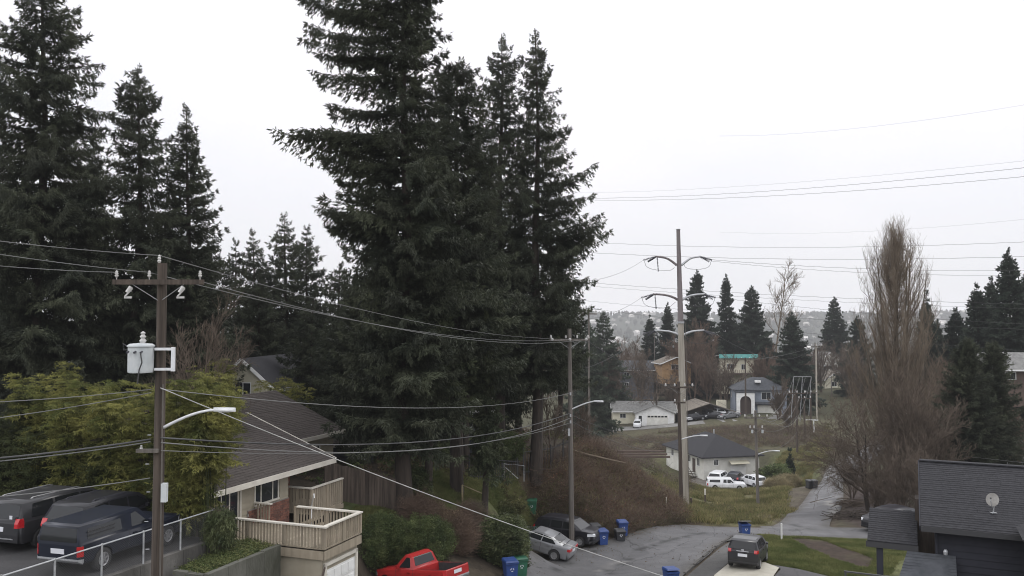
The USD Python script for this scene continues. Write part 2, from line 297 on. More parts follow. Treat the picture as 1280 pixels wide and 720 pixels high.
M['blue_wall'] = mat('blue_grey_siding', (.16, .185, .225), (.21, .235, .275), .8, .8)
M['navy_wall'] = mat('dark_navy_siding', (.011, .012, .019), (.018, .019, .028), .8, .8)
M['slate_wall'] = mat('slate_siding', (.07, .075, .085), (.10, .105, .12), .8, .8)
M['teal'] = mat('teal_fascia', (.10, .33, .31), (.14, .40, .37), .8, .7)
M['orange_wall'] = mat('ochre_siding', (.28, .17, .08), (.36, .23, .12), .8, .8)
M['brown_wall'] = mat('brown_siding', (.065, .045, .036), (.10, .07, .055), .8, .85)
M['brick_a'] = mat('red_brick', (.15, .065, .045), (.23, .10, .07), 6, .9)
M['brick_b'] = mat('burnt_brick', (.10, .048, .036), (.16, .075, .055), 6, .9)
M['mortar'] = mat('mortar', (.20, .18, .16), (.26, .24, .22), 6, .95)
M['fence_wood'] = mat('weathered_fence_wood', (.045, .034, .027), (.10, .078, .062), 3, .9, 6, .3, 20, stretch=(4, 4, .2), per=.28)
M['rail_wood'] = mat('yellowed_rail_wood', (.22, .18, .10), (.32, .27, .17), 3, .85)
M['door_dark'] = mat('dark_door', (.05, .035, .03), None, rough=.5)
M['glass'] = glass('dark_window_glass')
M['glass_car'] = glass('tinted_car_glass', (.010, .011, .012), .03)
M['pane'] = see_through('clear_window_pane')
M['curtain'] = mat('net_curtain', (.45, .45, .43), (.55, .55, .53), 6, .9)
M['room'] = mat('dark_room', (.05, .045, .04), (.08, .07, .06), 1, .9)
def paint(name, c, rough=.32, metal=.0, coat=.3): return mat(name, c, tuple(x * .88 for x in c), 1.5, rough, 3, metal=metal, coat=coat, spec=.3)
M['p_black'] = paint('black_car_paint', (.012, .012, .015)); M['p_navy'] = paint('dark_blue_car_paint', (.009, .011, .018)); M['p_grey'] = paint('dark_grey_car_paint', (.022, .022, .024))
M['p_silver'] = paint('silver_car_paint', (.24, .245, .255), .35, .35); M['p_white'] = paint('white_car_paint', (.72, .73, .74)); M['p_red'] = paint('red_car_paint', (.36, .022, .022), .35)
M['p_dull'] = paint('dull_grey_car_paint', (.17, .175, .18), .4, .2)
M['bumper'] = mat('dark_bumper_plastic', (.03, .03, .032), None, rough=.6)
M['rim'] = mat('alloy_rim', (.32, .32, .33), (.42, .42, .43), 9, .4, metal=.6)
M['head'] = mat('clear_headlight', (.62, .64, .66), None, rough=.08, coat=1.)
M['tail'] = mat('red_tail_light', (.38, .014, .018), None, rough=.15, coat=1.)
M['plate'] = mat('white_number_plate', (.62, .63, .66), None, rough=.5)
M['bin_blue'] = mat('blue_bin_plastic', (.016, .045, .17), (.024, .058, .20), 3, .5); M['bin_green'] = mat('green_bin_plastic', (.014, .085, .045), (.02, .105, .058), 3, .5); M['bin_black'] = mat('black_bin_plastic', (.018, .019, .021), (.028, .029, .031), 3, .5)
M['mud'] = mat('mud', (.06, .045, .033), (.11, .085, .06), 2, .9)
M['hillside'] = sheet('hillside', .4, .95, 0., 1)
M['far_leaf'] = mat('distant_tree_green', (.025, .035, .022), (.06, .06, .04), .01, .9, per=.4)
M['far_wall'] = mat('distant_wall', (.35, .33, .3), (.6, .58, .55), .02, .9, per=.3)

# ---------------------------------------------------------------- ground, roads, drives
def smooth_line(p, n=3):
    p = np.asarray(p, float)
    for _ in range(n):
        q = np.empty((2 * len(p) - 2, p.shape[1])); q[0::2] = .75 * p[:-1] + .25 * p[1:]; q[1::2] = .25 * p[:-1] + .75 * p[1:]
        p = np.vstack([p[:1], q, p[-1:]])
    return p
def ring(uv, rounds=2): return [tuple(q[:2]) for q in smooth_line([T(*a)[:2] for a in uv], rounds)]
def strip(centre, w):     # a road along a centre line of ground points
    return sg.LineString(smooth_line(centre)).buffer(w / 2, cap_style='flat')
street = sg.Polygon(ring([(600, 800), (628, 716), (655, 688), (700, 680), (745, 678), (790, 668), (831, 658), (860, 655.5), (924, 659), (962, 661), (978, 652), (993, 637), (1009, 619), (1027, 602), (1040, 578), (1047, 578), (1055, 612), (1053, 632), (1038, 652), (1036, 663)], 1)
    + [tuple(T(1036, 668)[:2]), tuple(T(985, 668)[:2]), tuple(T(938, 669)[:2])] + ring([(905, 678), (880, 698), (853, 720), (830, 745), (790, 790)], 1) + [(4, 24)]).buffer(0)
lane_up = strip([T(1034, 598)[:2], (44.5, 110), (50.5, 128), (59, 147), (70, 163), (84, 178), (100, 192)], 4.3)
street = street.union(lane_up).buffer(.4).buffer(-.4)
street = street.union(strip([T(960, 664)[:2], T(1030, 666)[:2], (34, 64.5), (50, 62), (80, 58)], 4.6)).buffer(.3).buffer(-.3)
if street.geom_type != 'Polygon': street = max(street.geoms, key=lambda g: g.area)
upper_road = strip([(-20, 203), (10, 201), (24, 199), (38, 197), (52, 194), (60, 194), (66, 197)], 6.0)
lot = sg.Polygon([(-14.0, 23.3), (-11.26, 30.8), (-10.97, 31.5), (-18, 34.1), (-32, 35.6), (-32, 23.3)])
drive = sg.Polygon([(-5.0, 32.6), (-5.6, 35.4), (-6, 39.5), (-6, 42.4), (-2.4, 42.4), (-.8, 39), (.5, 34), (-2, 30)]).buffer(.3)
pad = sg.Polygon([T(*a)[:2] for a in [(893, 722), (912, 704), (955, 703), (974, 711), (960, 730), (885, 732)]])
side_drive = sg.Polygon([T(*a)[:2] for a in [(976, 712), (962, 705), (1000, 712), (1040, 722), (1075, 732), (1060, 770), (960, 760), (958, 731)]])
walk = sg.Polygon([T(*a)[:2] for a in [(858, 723), (914, 677), (926, 676), (911, 703), (891, 723), (880, 740), (840, 740)]])
lower_yard = sg.Polygon([(25, 121), (41, 121.5), (43, 127), (40, 135), (29, 133), (24, 127)])
yard_way = strip([T(1000, 606)[:2], (38.5, 114), (38, 122)], 4)
lower_yard = lower_yard.union(yard_way).difference(street.buffer(.05))
if lower_yard.geom_type != 'Polygon': lower_yard = max(lower_yard.geoms, key=lambda g: g.area)
GZ0 = raw_land(_gx, _gy)
# level ground where cars and houses stand
def level(poly, z, soft):
    global GZ0
    c = shapely.distance(poly, shapely.points(_gx.ravel(), _gy.ravel())).reshape(_gx.shape)
    GZ0 = GZ0 + (z - GZ0) * (1 - sstep(c, 0, soft))
level(lot.buffer(-.9), 5.82, .6)
HA_O, HA_D = np.array([-11.33, 33.55]), np.array([.35, .937])        # house with the deck: near eave corner, its long axis
HA_N = np.array([HA_D[1], -HA_D[0]])                               # towards the street
level(sg.Polygon([(26, 128), (44, 130), (40, 146), (24, 142)]), -10.9, 5)
level(sg.Polygon([(-6.5, 38.5), (-2, 38.5), (-2, 41.6), (-6.4, 41.9)]), 1.0, 1.1)
level(sg.Polygon([(0, 54), (5.5, 53), (6, 60), (2, 60.5)]), -1.35, 2.0)
level(lower_yard, -10.75, 3)
level(sg.Polygon([(23.5, 203), (41, 203), (41, 218), (23.5, 218)]), -11.0, 4)
level(sg.Polygon([(-6.3, 35.3), (-3.6, 32.2), (-1.2, 34), (-3.2, 38.5)]), 2.0, 2.5)
land0 = RegularGridInterpolator((GX, GY), GZ0)
paved = shapely.union_all([street, upper_road, lot, drive, pad, side_drive, walk, lower_yard])
_d = shapely.distance(paved, shapely.points(_gx.ravel(), _gy.ravel())).reshape(_gx.shape)
rough_ = np.where(_near, .4 * (meshkit.fbm(np.stack([_gx / 3.5, _gy / 3.5, 0 * _gx], -1), 4, 2) - .5), 0)
GZ = GZ0 + rough_ * sstep(_d, .2, 1.5) - .10 * (1 - sstep(_d, .05, .7))
land = RegularGridInterpolator((GX, GY), GZ)

def cells(poly, step, seed=0):
    """points and triangles filling a polygon."""
    x0, y0, x1, y1 = poly.bounds; r = np.random.default_rng(seed)
    g = np.stack(np.meshgrid(np.arange(x0, x1, step), np.arange(y0, y1, step), indexing='ij'), -1).reshape(-1, 2)
    g = g + r.uniform(-.2, .2, g.shape) * step
    g = g[shapely.contains_xy(poly.buffer(-step * .4), g[:, 0], g[:, 1])]
    L = poly.exterior; e = np.array([L.interpolate(s).coords[0] for s in np.arange(0, L.length, step * .7)])
    p = np.vstack([g, e]); t = Delaunay(p).simplices
    c = p[t].mean(1); t = t[shapely.contains_xy(poly, c[:, 0], c[:, 1])]
    a = p[t]; s = np.cross(a[:, 1] - a[:, 0], a[:, 2] - a[:, 0]) < 0; t[s] = t[s][:, ::-1]
    return p, t
def primvar(m, cols): UsdGeom.PrimvarsAPI(UsdGeom.Mesh(m)).CreatePrimvar('tint', Sdf.ValueTypeNames.Color3fArray, 'vertex').Set(Vt.Vec3fArray.FromNumpy(np.asarray(cols, np.float32)))
def mixc(c, col, w): return c + (np.asarray(col, float) - c) * np.clip(w, 0, 1)[:, None]
def paving(name, poly, step, lift, base, tint=None, m='asphalt', flat=None):
    p, t = cells(poly, step)
    z = land0(p) + lift if flat is None else np.full(len(p), flat)
    v = np.column_stack([p, z])
    col = np.tile(np.asarray(base, float), (len(p), 1))
    n1 = meshkit.fbm(np.column_stack([p / 2.2, 0 * z]), 4, 8); n2 = meshkit.fbm(np.column_stack([p / 9, 0 * z]), 3, 9)
    col = col * (.72 + .56 * n1)[:, None] * (.8 + .4 * n2)[:, None]
    if tint is not None: col = tint(p, col)
    mm = usdkit.mesh(stage, numbered(name), trimesh.Trimesh(v, t, process=False), M[m], True)
    primvar(mm, col); return tag(mm, kind='structure')
def near_line(p, uv, w):
    l = sg.LineString([T(*a)[:2] for a in uv]); return 1 - sstep(shapely.distance(l, shapely.points(p[:, 0], p[:, 1])), w * .4, w)
def street_tint(p, c):
    edge = shapely.distance(street.exterior, shapely.points(p[:, 0], p[:, 1]))
    nz = meshkit.fbm(np.column_stack([p / 1.3, 0 * p[:, :1]]), 4, 21)
    c = mixc(c, (.085, .075, .06), (1 - sstep(edge, .1, 1.0)) * (nz * 1.5 - .2))                     # silt along the edges
    c = mixc(c, (.27, .26, .25), near_line(p, [(745, 718), (775, 705), (765, 703)], .22) * .8)         # pale scrape
    c = mixc(c, (.28, .27, .25), near_line(p, [(1018, 628), (1032, 627), (1042, 632)], .35) * (nz > .4))
    c = mixc(c, (.30, .29, .27), near_line(p, [(1034, 631), (1046, 634), (1040, 640), (1050, 645)], .5) * (nz > .42))
    c = mixc(c, (.05, .05, .05), near_line(p, [(690, 716), (720, 700), (745, 690)], .12) + near_line(p, [(700, 705), (760, 716)], .1) + near_line(p, [(976, 655), (1012, 663)], .3) * (nz > .45) + near_line(p, [(880, 668), (800, 690), (760, 720)], .1))   # tar seams
    c = mixc(c, (.10, .10, .098), sstep(nz, .58, .72) * .5)
    return c
paving('street', street, .55, 0, (.142, .141, .145), street_tint)
paving('upper_road', upper_road, 1.6, 0, (.20, .195, .185))
paving('parking_lot', lot, .8, 0, (.055, .054, .055), flat=5.88)
paving('driveway', drive, .7, .006, (.085, .08, .07))
paving('side_driveway', side_drive, .6, .004, (.085, .083, .085))
paving('pavement', walk, .5, .004, (.10, .098, .095))
paving('gravel_yard', lower_yard, 1.0, .004, (.17, .155, .135))
pp, tt = cells(pad, .5); MB().add(np.column_stack([pp, land0(pp) + .03]), tt).build('concrete_pad', M['pad'], smooth=True, kind='structure')
# broken kerb along the street's right edge
kb = smooth_line([T(*a)[:2] for a in [(856, 719), (882, 697), (905, 679), (915, 672)]], 2); rk = random.Random(4)
ls = sg.LineString(kb); s = 0; kerb = UsdGeom.Xform.Define(stage, '/World/kerb'); tag(kerb, kind='structure')
while s < ls.length - .6:
    L = rk.uniform(.5, .9); a, b = ls.interpolate(s).coords[0], ls.interpolate(min(s + L, ls.length)).coords[0]
    MB().bar((*a, float(land0(a)) - .03 + rk.uniform(-.03, .02)), (*b, float(land0(b)) - .03 + rk.uniform(-.02, .02)), .16, .2).build('kerb_stone', M['conc_old'], kerb); s += L + rk.choice([.03, .03, .25])

# the land itself: one sheet, tinted by what grows or lies there
_p = np.stack([_gx.ravel(), _gy.ravel()], 1); _pts = shapely.points(_p[:, 0], _p[:, 1])
def inside(poly, soft=1.5):
    nz = meshkit.fbm(np.column_stack([_p / 2.0, 0 * _p[:, :1]]), 3, 31) - .5
    return 1 - sstep(shapely.distance(poly, _pts) + nz * soft, 0, soft)
def area(uv): return sg.Polygon([T(*a)[:2] for a in uv]).buffer(0)
lawn_a = area([(528, 640), (520, 600), (560, 588), (640, 596), (700, 606), (690, 625), (640, 640), (600, 640)])
lawn_b = area([(452, 670), (445, 636), (500, 636), (490, 655)])
lawn_c = area([(948, 712), (948, 668), (980, 668), (1040, 672), (1095, 668), (1140, 690), (1110, 722), (1040, 722)])
bank = area([(665, 645), (650, 612), (700, 575), (735, 561), (790, 590), (845, 632), (862, 652), (830, 655), (775, 672), (720, 655)])
meadow = area([(800, 600), (840, 640), (862, 653), (955, 655), (1000, 625), (1005, 612), (960, 608), (880, 612), (850, 600)])
verge = area([(960, 598), (1012, 606), (1036, 570), (1036, 530), (1000, 560), (970, 580)])
bank_far = sg.Polygon([(14, 160), (30, 150), (62, 150), (72, 190), (60, 190.5), (40, 193), (20, 196), (8, 196)])
gully = sg.Polygon([(6, 95), (20, 95), (25, 120), (24, 150), (12, 165), (0, 140)])
mud_a = area([(985, 640), (1006, 618), (1002, 608), (980, 618)])
mud_b = area([(1062, 615), (1045, 645), (1085, 662), (1130, 650), (1130, 600), (1085, 598)])
mud_c = area([(985, 673), (1030, 676), (1095, 700), (1085, 712), (1040, 700), (1010, 687)])
tint = np.tile(np.array([.062, .06, .034]), (len(_p), 1))
tint = mixc(tint, (.045, .036, .026), inside(sg.Polygon([(-40, 36), (-6, 36), (6, 58), (4, 80), (-40, 100)]), 3))           # needle litter under the firs
tint = mixc(tint, (.10, .115, .042), inside(lawn_a)); tint = mixc(tint, (.075, .095, .034), inside(lawn_b)); tint = mixc(tint, (.12, .13, .052), inside(lawn_c) * (.55 + .9 * (meshkit.fbm(np.column_stack([_p / 1.8, 0 * _p[:, :1]]), 4, 35) - .1)))
tint = mixc(tint, (.125, .115, .055), inside(meadow, 3)); tint = mixc(tint, (.10, .105, .045), inside(verge, 2)); tint = mixc(tint, (.07, .052, .035), inside(bank, 2))
tint = mixc(tint, (.085, .078, .045), inside(bank_far, 4)); tint = mixc(tint, (.10, .10, .045), inside(gully, 5))
tint = mixc(tint, (.085, .072, .055), inside(mud_a, 1.5)); tint = mixc(tint, (.06, .045, .04), inside(mud_b, 2)); tint = mixc(tint, (.05, .036, .027), inside(mud_c, 1.6))
tint = mixc(tint, (.07, .056, .04), 1 - sstep(_d.ravel() + (meshkit.fbm(np.column_stack([_p / 1.5, 0 * _p[:, :1]]), 3, 33) - .5) * .8, .1, .7))       # gravelly edges of everything paved
tint = mixc(tint, (.04, .045, .03), sstep(_p[:, 1], 260, 500))
_i, _j = np.meshgrid(np.arange(len(GX) - 1), np.arange(len(GY) - 1), indexing='ij'); _w = len(GY)
_q = np.stack([_i * _w + _j, (_i + 1) * _w + _j, (_i + 1) * _w + _j + 1, _i * _w + _j + 1], -1).reshape(-1, 4)
_m = usdkit.mesh(stage, '/World/ground', (np.column_stack([_p, GZ.ravel()]), _q), M['land'], True); primvar(_m, tint); tag(_m, kind='structure')

# far hillside: trees and houses that read as one mass
rr = np.random.default_rng(11)
def scatter(path, protos, pos, idx, scale, yaw, orient=None):
    """PointInstancer; protos are (mesh, material)."""
    pi = UsdGeom.PointInstancer.Define(stage, path); t = []
    for k, (m, mt) in enumerate(protos):
        q = f'{path}/piece_{k + 1:03d}'; usdkit.mesh(stage, q, m, mt); t.append(q)
    pi.CreatePrototypesRel().SetTargets(t)
    pi.CreatePositionsAttr(Vt.Vec3fArray.FromNumpy(np.asarray(pos, np.float32))); pi.CreateProtoIndicesAttr(Vt.IntArray.FromNumpy(np.asarray(idx, np.int32)))
    s = np.asarray(scale, np.float32); s = np.repeat(s[:, None], 3, 1) if s.ndim == 1 else s
    pi.CreateScalesAttr(Vt.Vec3fArray.FromNumpy(np.ascontiguousarray(s)))
    if orient is None: orient = np.column_stack([np.cos(np.asarray(yaw) / 2), 0 * np.asarray(yaw), 0 * np.asarray(yaw), np.sin(np.asarray(yaw) / 2)])
    pi.CreateOrientationsAttr(Vt.QuathArray([Gf.Quath(float(a), float(b), float(c), float(d)) for a, b, c, d in orient]))
    return tag(pi, kind='stuff')
def quats(R):
    """unit quaternions (w x y z) of rotation matrices whose columns are the axes."""
    from scipy.spatial.transform import Rotation
    q = Rotation.from_matrix(R).as_quat(); return q[:, [3, 0, 1, 2]]

# ---------------------------------------------------------------- trees
def tuft_mesh(base, dirs, length, width, rng):
    """folded diamond tufts of needles: base points, directions, sizes."""
    n = len(base); d = dirs / (np.linalg.norm(dirs, axis=1, keepdims=True) + 1e-9)
    r = rng.normal(size=(n, 3)); s = np.cross(d, r); s /= np.linalg.norm(s, axis=1, keepdims=True) + 1e-9
    L = np.broadcast_to(length, (n,))[:, None]; W = np.broadcast_to(width, (n,))[:, None]
    up = np.cross(s, d) * W * .35
    v = np.stack([base, base + d * L * .45 + s * W / 2 + up, base + d * L, base + d * L * .45 - s * W / 2 + up], 1).reshape(-1, 3)
    k = np.arange(n) * 4
    return v, np.vstack([np.stack([k, k + 1, k + 2], 1), np.stack([k, k + 2, k + 3], 1)])
def bough(L, seed, droop=.12, rise=.0, hang=.5, dense=1.0, tl=.26, tw=.072, wide=.36, per_pt=5):
    """one fir bough along +x: a curved axis, side branchlets, needle tufts."""
    rng = np.random.default_rng(seed); m = MB(); B, D, S = [], [], []
    f = lambda t: np.array([L * t, 0.06 * L * math.sin(3 * t + seed), L * (-droop * t * (1.6 - t) + rise * t * t)])
    m.tube([f(t) for t in np.linspace(0, .95, 5)], np.linspace(.018 * L ** .7 + .01, .006, 5), 3, False)
    step = .2 / dense; n = int(L * .9 / step)
    for k in range(n):
        t = .1 + .9 * (k + rng.uniform(0, 1)) / n; a = f(t)
        for sd in (-1, 1):
            if rng.random() < .12: continue
            w = L * wide * (math.sin(min(1, t * 1.5) * math.pi / 2) * (1 - t) ** .75 + .05) * rng.uniform(.55, 1.25)
            ang = rng.uniform(.7, 1.15); dr = np.array([math.cos(ang), sd * math.sin(ang), -rng.uniform(.05, .45) * hang + rng.uniform(0, .1)])
            nt = max(2, int(w / .15))
            for q in range(nt):
                s = w * (q + .6) / nt; p = a + dr * s + np.array([0, 0, -.25 * hang * s * s / max(w, .3)])
                for _ in range(per_pt):
                    B.append(p + rng.normal(0, .045, 3) + np.array([0, 0, rng.normal(0, .05)])); D.append(dr * .7 + np.array([.3, sd * .1, -hang * rng.uniform(-.1, 1.6)]) + rng.normal(0, .42, 3)); S.append(rng.uniform(.6, 1.35))
        for _ in range(2):
            B.append(a + rng.normal(0, .04, 3)); D.append(np.array([.8, 0, .15]) + rng.normal(0, .5, 3)); S.append(rng.uniform(.7, 1.2))
    e = f(1.0)
    for _ in range(4): B.append(e + rng.normal(0, .05, 3)); D.append(np.array([1, 0, .3]) + rng.normal(0, .35, 3)); S.append(1.1)
    S = np.array(S); v, ff = tuft_mesh(np.array(B), np.array(D), tl * S, tw * S, rng); m.add(v, ff)
    return m.mesh()
SIZES = (1.1, 2.2, 3.8, 6.0)
BOUGHS = {}
def boughs(style):
    if style not in BOUGHS:
        kw = dict(fir=dict(hang=1.15, droop=.17, rise=.09), spruce=dict(hang=.5, droop=.22, rise=.15, dense=.9), sweep=dict(hang=1.5, droop=.22, rise=.12), far=dict(hang=.7, tl=.55, tw=.22, dense=.7, per_pt=3), farsweep=dict(hang=.9, tl=.55, tw=.2, dense=.7, droop=.2, per_pt=3), cedar=dict(hang=.6, droop=.1, dense=1., tl=.2, tw=.07, per_pt=4), dense=dict(hang=.5, tl=.5, tw=.3, dense=.6, wide=.5, per_pt=2))[style]
        BOUGHS[style] = [(bough(L, 10 * k + s, **kw), L) for k, L in enumerate(SIZES) for s in range(2)]
    return BOUGHS[style]
def conifer(name, label, base, top, radius, style, leaf, seed, group=None, z0=.07, gap=.33, per=4, pitch=(.35, -.15), extra=(), jitter=.3, trunk=None, thin=.0, lean=(0, 0), side=None):
    """trunk and crown. radius: [(height fraction, metres)...]; extra: boughs given one by one (height, angle, length, pitch); side(frac, angle) scales the radius."""
    rng = np.random.default_rng(seed); base = np.asarray(base, float); Ht = top - base[2]
    t = thing(name, label, 'tree', base, 0, group)
    tr = trunk or .011 * Ht + .08; m = MB()
    zz = np.linspace(-.5, Ht, 10); ax = lambda z: np.array([lean[0] * z / Ht + .12 * math.sin(z * .35 + seed), lean[1] * z / Ht + .1 * math.cos(z * .3 + seed), z])
    m.tube([ax(z) for z in zz], tr * np.clip(1 - zz / Ht, .03, 1) ** .8 * np.where(zz < .3, 1.25, 1), 8); m.build('trunk', M['bark'], t, True)
    pos, idx, sc, R = [], [], [], []; rf = np.array(radius, float); lib = boughs(style)
    def put(z, ang, L, pt):
        k = int(np.argmin([abs(math.log(max(L, .2) / s)) for s in SIZES])) * 2 + rng.integers(2); s = L / lib[k][1]
        d = np.array([math.cos(ang) * math.cos(pt), math.sin(ang) * math.cos(pt), math.sin(pt)]); y = np.array([-math.sin(ang), math.cos(ang), 0]); zc = np.cross(d, y)
        roll = rng.normal(0, .45); y2 = y * math.cos(roll) + zc * math.sin(roll); z2 = np.cross(d, y2)
        pos.append(ax(z)); idx.append(k); sc.append((s, min(s, 1.15) if s > 1 else s ** .8, s if s < 1 else 1.0)); R.append(np.column_stack([d, y2, z2]))
    z = z0 * Ht
    while z < Ht * .985:
        fr = z / Ht; r = np.interp(fr, rf[:, 0], rf[:, 1]); a0 = rng.uniform(0, 6.28)
        for k in range(per if r > .5 else 3):
            if rng.random() < thin: continue
            a = a0 + 6.283 * (k + rng.uniform(-.3, .3)) / per; L = r * rng.uniform(1 - jitter * 1.4, 1 + jitter * .6)
            if side: L *= side(fr, a)
            if L > .15: put(z + rng.uniform(-.2, .2), a, L, pitch[1] + (pitch[0] - pitch[1]) * fr ** 1.5 + rng.normal(0, .16))
        z += gap * (.45 + .55 * min(1, r / 2.5))
    for k in range(4): put(Ht * (.985 - .006 * k), rng.uniform(0, 6.28), .5, 1.2)
    for z, a, L, pt in extra: put(z, a, L, pt)
    scatter(str(t.GetPath()) + '/crown', [(b, leaf) for b, _ in lib], pos, idx, np.array(sc), None, quats(np.array(R)))
    return t
def ground_at(u, Y):
    x = P(u, 400, Y)[0]; return on(x, Y)
def top_z(v, Y): return P(640, v, Y)[2]

firs = 'tall conifers on the left'
# left cluster behind the bamboo
cone = lambda r: [(0, r * .75), (.12, r), (.45, r * .72), (.75, r * .38), (.93, r * .14), (1, .12)]
conifer('fir_tree', 'tallest fir at the far left edge, its top cut by the frame', ground_at(48, 52), top_z(-60, 52), [(0, 3), (.2, 5.0), (.5, 4.6), (.75, 3.2), (.9, 1.7), (1, .2)], 'fir', M['fir'], 1, firs, thin=.1, jitter=.5, per=6)
conifer('fir_tree', 'pointed fir second from the left, behind the leaning bough gap', ground_at(170, 55), top_z(84, 55), [(0, 3), (.3, 3.8), (.6, 3.0), (.8, 2.0), (.93, 1.1), (1, .2)], 'fir', M['fir'], 2, firs, thin=.08, jitter=.35, per=5)
conifer('fir_tree', 'slim fir third from the left, right edge of the left clump', ground_at(232, 57), top_z(132, 57), cone(4.2), 'spruce', M['fir'], 3, firs, per=5)
conifer('fir_tree', 'dark fir half outside the left edge of the frame', ground_at(-25, 60), top_z(30, 60), cone(5), 'fir', M['fir'], 4, firs, per=5)
conifer('fir_tree', 'dark fir filling the gap between the two leftmost trunks', ground_at(112, 63), top_z(175, 63), cone(4.6), 'fir', M['fir'], 5, firs, per=5)
conifer('fir_tree', 'low dark fir behind the transformer pole', ground_at(205, 66), top_z(250, 66), cone(4.5), 'fir', M['fir'], 6, firs, per=5)
# lower ones in the middle distance
for k, (u, v, r, lab) in enumerate([(262, 285, 3.0, 'small dark fir just right of the left clump'), (292, 300, 2.4, 'narrow young fir with a thin tip left of the sky notch'), (316, 288, 2.8, 'young fir with open rounded tip above the cream gable'), (356, 268, 3.2, 'tallest of the young firs below the big bough'), (384, 283, 3.2, 'young fir touching the lowest left bough of the giant'), (336, 330, 3.6, 'dark low fir between the taller young ones'), (425, 330, 3.6, 'dark fir under the left boughs of the giant fir')]):
    Y = 72 + 3 * (k % 3); conifer('young_fir', lab, ground_at(u, Y), top_z(v, Y), [(0, r * .8), (.2, r * 1.15), (.6, r * .75), (.85, r * .4), (1, .15)], 'fir', M['fir'], 20 + k, 'young firs behind the houses', per=5, gap=.46)
# the giant and its neighbours
def lop(fr, a):      # the giant is bare-sided to the right at the top, long-armed to the left
    c = math.cos(a); return 1.0 + (.55 if c < -.3 else 0) * (1 if fr > .45 else .4) - (.35 if c > .2 and fr > .55 else 0)
g0 = ground_at(505, 45.5); gz = lambda v: top_z(v, 45.5) - g0[2]
ex = []
rg = random.Random(5)
for v, u, n in [(28, 372, 4), (12, 395, 3), (55, 380, 3), (70, 385, 3), (88, 392, 4), (120, 398, 3), (140, 408, 3), (186, 342, 4), (196, 366, 4), (215, 385, 3), (232, 402, 4), (262, 400, 4), (278, 392, 4), (300, 410, 4), (330, 420, 4)]:
    for q in range(n):
        L = (505 - u) / 23.1 * (1 if q == 0 else rg.uniform(.55, .97)); ex.append((gz(v - 8) + rg.uniform(-.6, .6), math.pi + rg.uniform(-.28, .28), L, rg.uniform(-.02, .16)))
for v, u, n in [(22, 556, 4), (5, 550, 4), (40, 548, 3)]:
    for q in range(n): ex.append((gz(v - 6) + rg.uniform(-.3, .3), rg.uniform(-.3, .3), (u - 505) / 23.1 * rg.uniform(.7, 1), rg.uniform(-.05, .15)))
conifer('giant_fir', 'giant old fir with long ragged boughs reaching left, top out of frame', g0, top_z(-130, 45.5), [(0, 2.0), (.14, 3.2), (.3, 3.9), (.5, 3.2), (.62, 2.5), (.8, 1.9), (.9, 1.7), (1, .3)], 'fir', M['fir'], 40, firs, z0=.115, extra=ex, trunk=.44, thin=.05, jitter=.45, per=6, gap=.3, side=lambda f, a: .75 if math.cos(a) < 0 and f > .5 else 1)
conifer('fir_tree', 'broad dense fir against the right flank of the giant', ground_at(572, 51), top_z(78, 51), [(0, 2.4), (.2, 4.0), (.5, 3.8), (.75, 3.0), (.92, 1.9), (1, .9)], 'fir', M['fir'], 41, firs, per=6, z0=.27, jitter=.4, thin=.0)
conifer('fir_tree', 'slender fir with the bare straight stem left of the drooping one', ground_at(626, 63), top_z(42, 63), [(0, 1.5), (.25, 3.4), (.6, 2.8), (.8, 1.9), (.92, 1.1), (1, .15)], 'fir', M['fir'], 42, firs, per=5, z0=.24, thin=.12, jitter=.5)
ex4 = []
q0 = ground_at(671, 62); qz = lambda v: top_z(v, 62) - q0[2]
for v, u, n in [(292, 767, 4), (282, 758, 3), (240, 742, 3), (215, 748, 3), (345, 745, 4), (375, 742, 4), (400, 732, 4), (320, 735, 3), (185, 718, 3), (155, 712, 3), (262, 735, 3)]:
    for q in range(n): ex4.append((qz(v + 14) + rg.uniform(-.3, .3), rg.uniform(-.35, .35), (u - 671) / 16.9 * (1 if q == 0 else rg.uniform(.65, .95)), rg.uniform(.1, .3)))
conifer('fir_tree', 'drooping spruce with swept up tips, rightmost of the giant group', q0, top_z(36, 62), [(0, 2), (.22, 3.8), (.45, 3.7), (.6, 2.9), (.8, 1.7), (.93, .9), (1, .12)], 'sweep', M['fir'], 43, firs, per=4, pitch=(.3, .02), jitter=.4, extra=ex4, z0=.2, thin=.1)
conifer('fir_tree', 'mossy green fir in front of the giant, lighter needles', ground_at(535, 48), top_z(275, 48), cone(3.6), 'fir', M['fir_light'], 44, firs, per=5, z0=.36)
conifer('fir_tree', 'rounded dark fir left of the giant trunk above the wooden fence', ground_at(450, 55), top_z(350, 55), [(0, 2.6), (.3, 3.4), (.7, 2.6), (1, .3)], 'fir', M['fir'], 45, firs, per=6, z0=.08)
conifer('fir_tree', 'shorter fir behind the brown bungalow roof', ground_at(392, 64), top_z(368, 64), cone(4.0), 'fir', M['fir'], 46, firs, per=5, z0=.15)
conifer('fir_tree', 'dark fir between the two slim stems behind the iron fence', ground_at(648, 72), top_z(250, 64), cone(3.6), 'fir', M['fir'], 47, firs, per=5, z0=.25)
conifer('fir_tree', 'low fir whose boughs hang over the dark slate house', ground_at(585, 60), top_z(300, 60), cone(4.0), 'fir', M['fir'], 48, firs, per=5, z0=.36)
conifer('fir_tree', 'dark backing fir behind the drooping spruce', ground_at(700, 78), top_z(300, 78), cone(3.4), 'fir', M['fir'], 49, firs, per=5, z0=.3)
conifer('fir_tree', 'dark backing fir seen between the giant and its broad neighbour', ground_at(540, 66), top_z(150, 66), cone(4.8), 'fir', M['fir'], 51, firs, per=6)
conifer('fir_tree', 'dark backing fir seen between the broad fir and the slender one', ground_at(604, 70), top_z(190, 70), cone(4.6), 'fir', M['fir'], 52, firs, per=6)
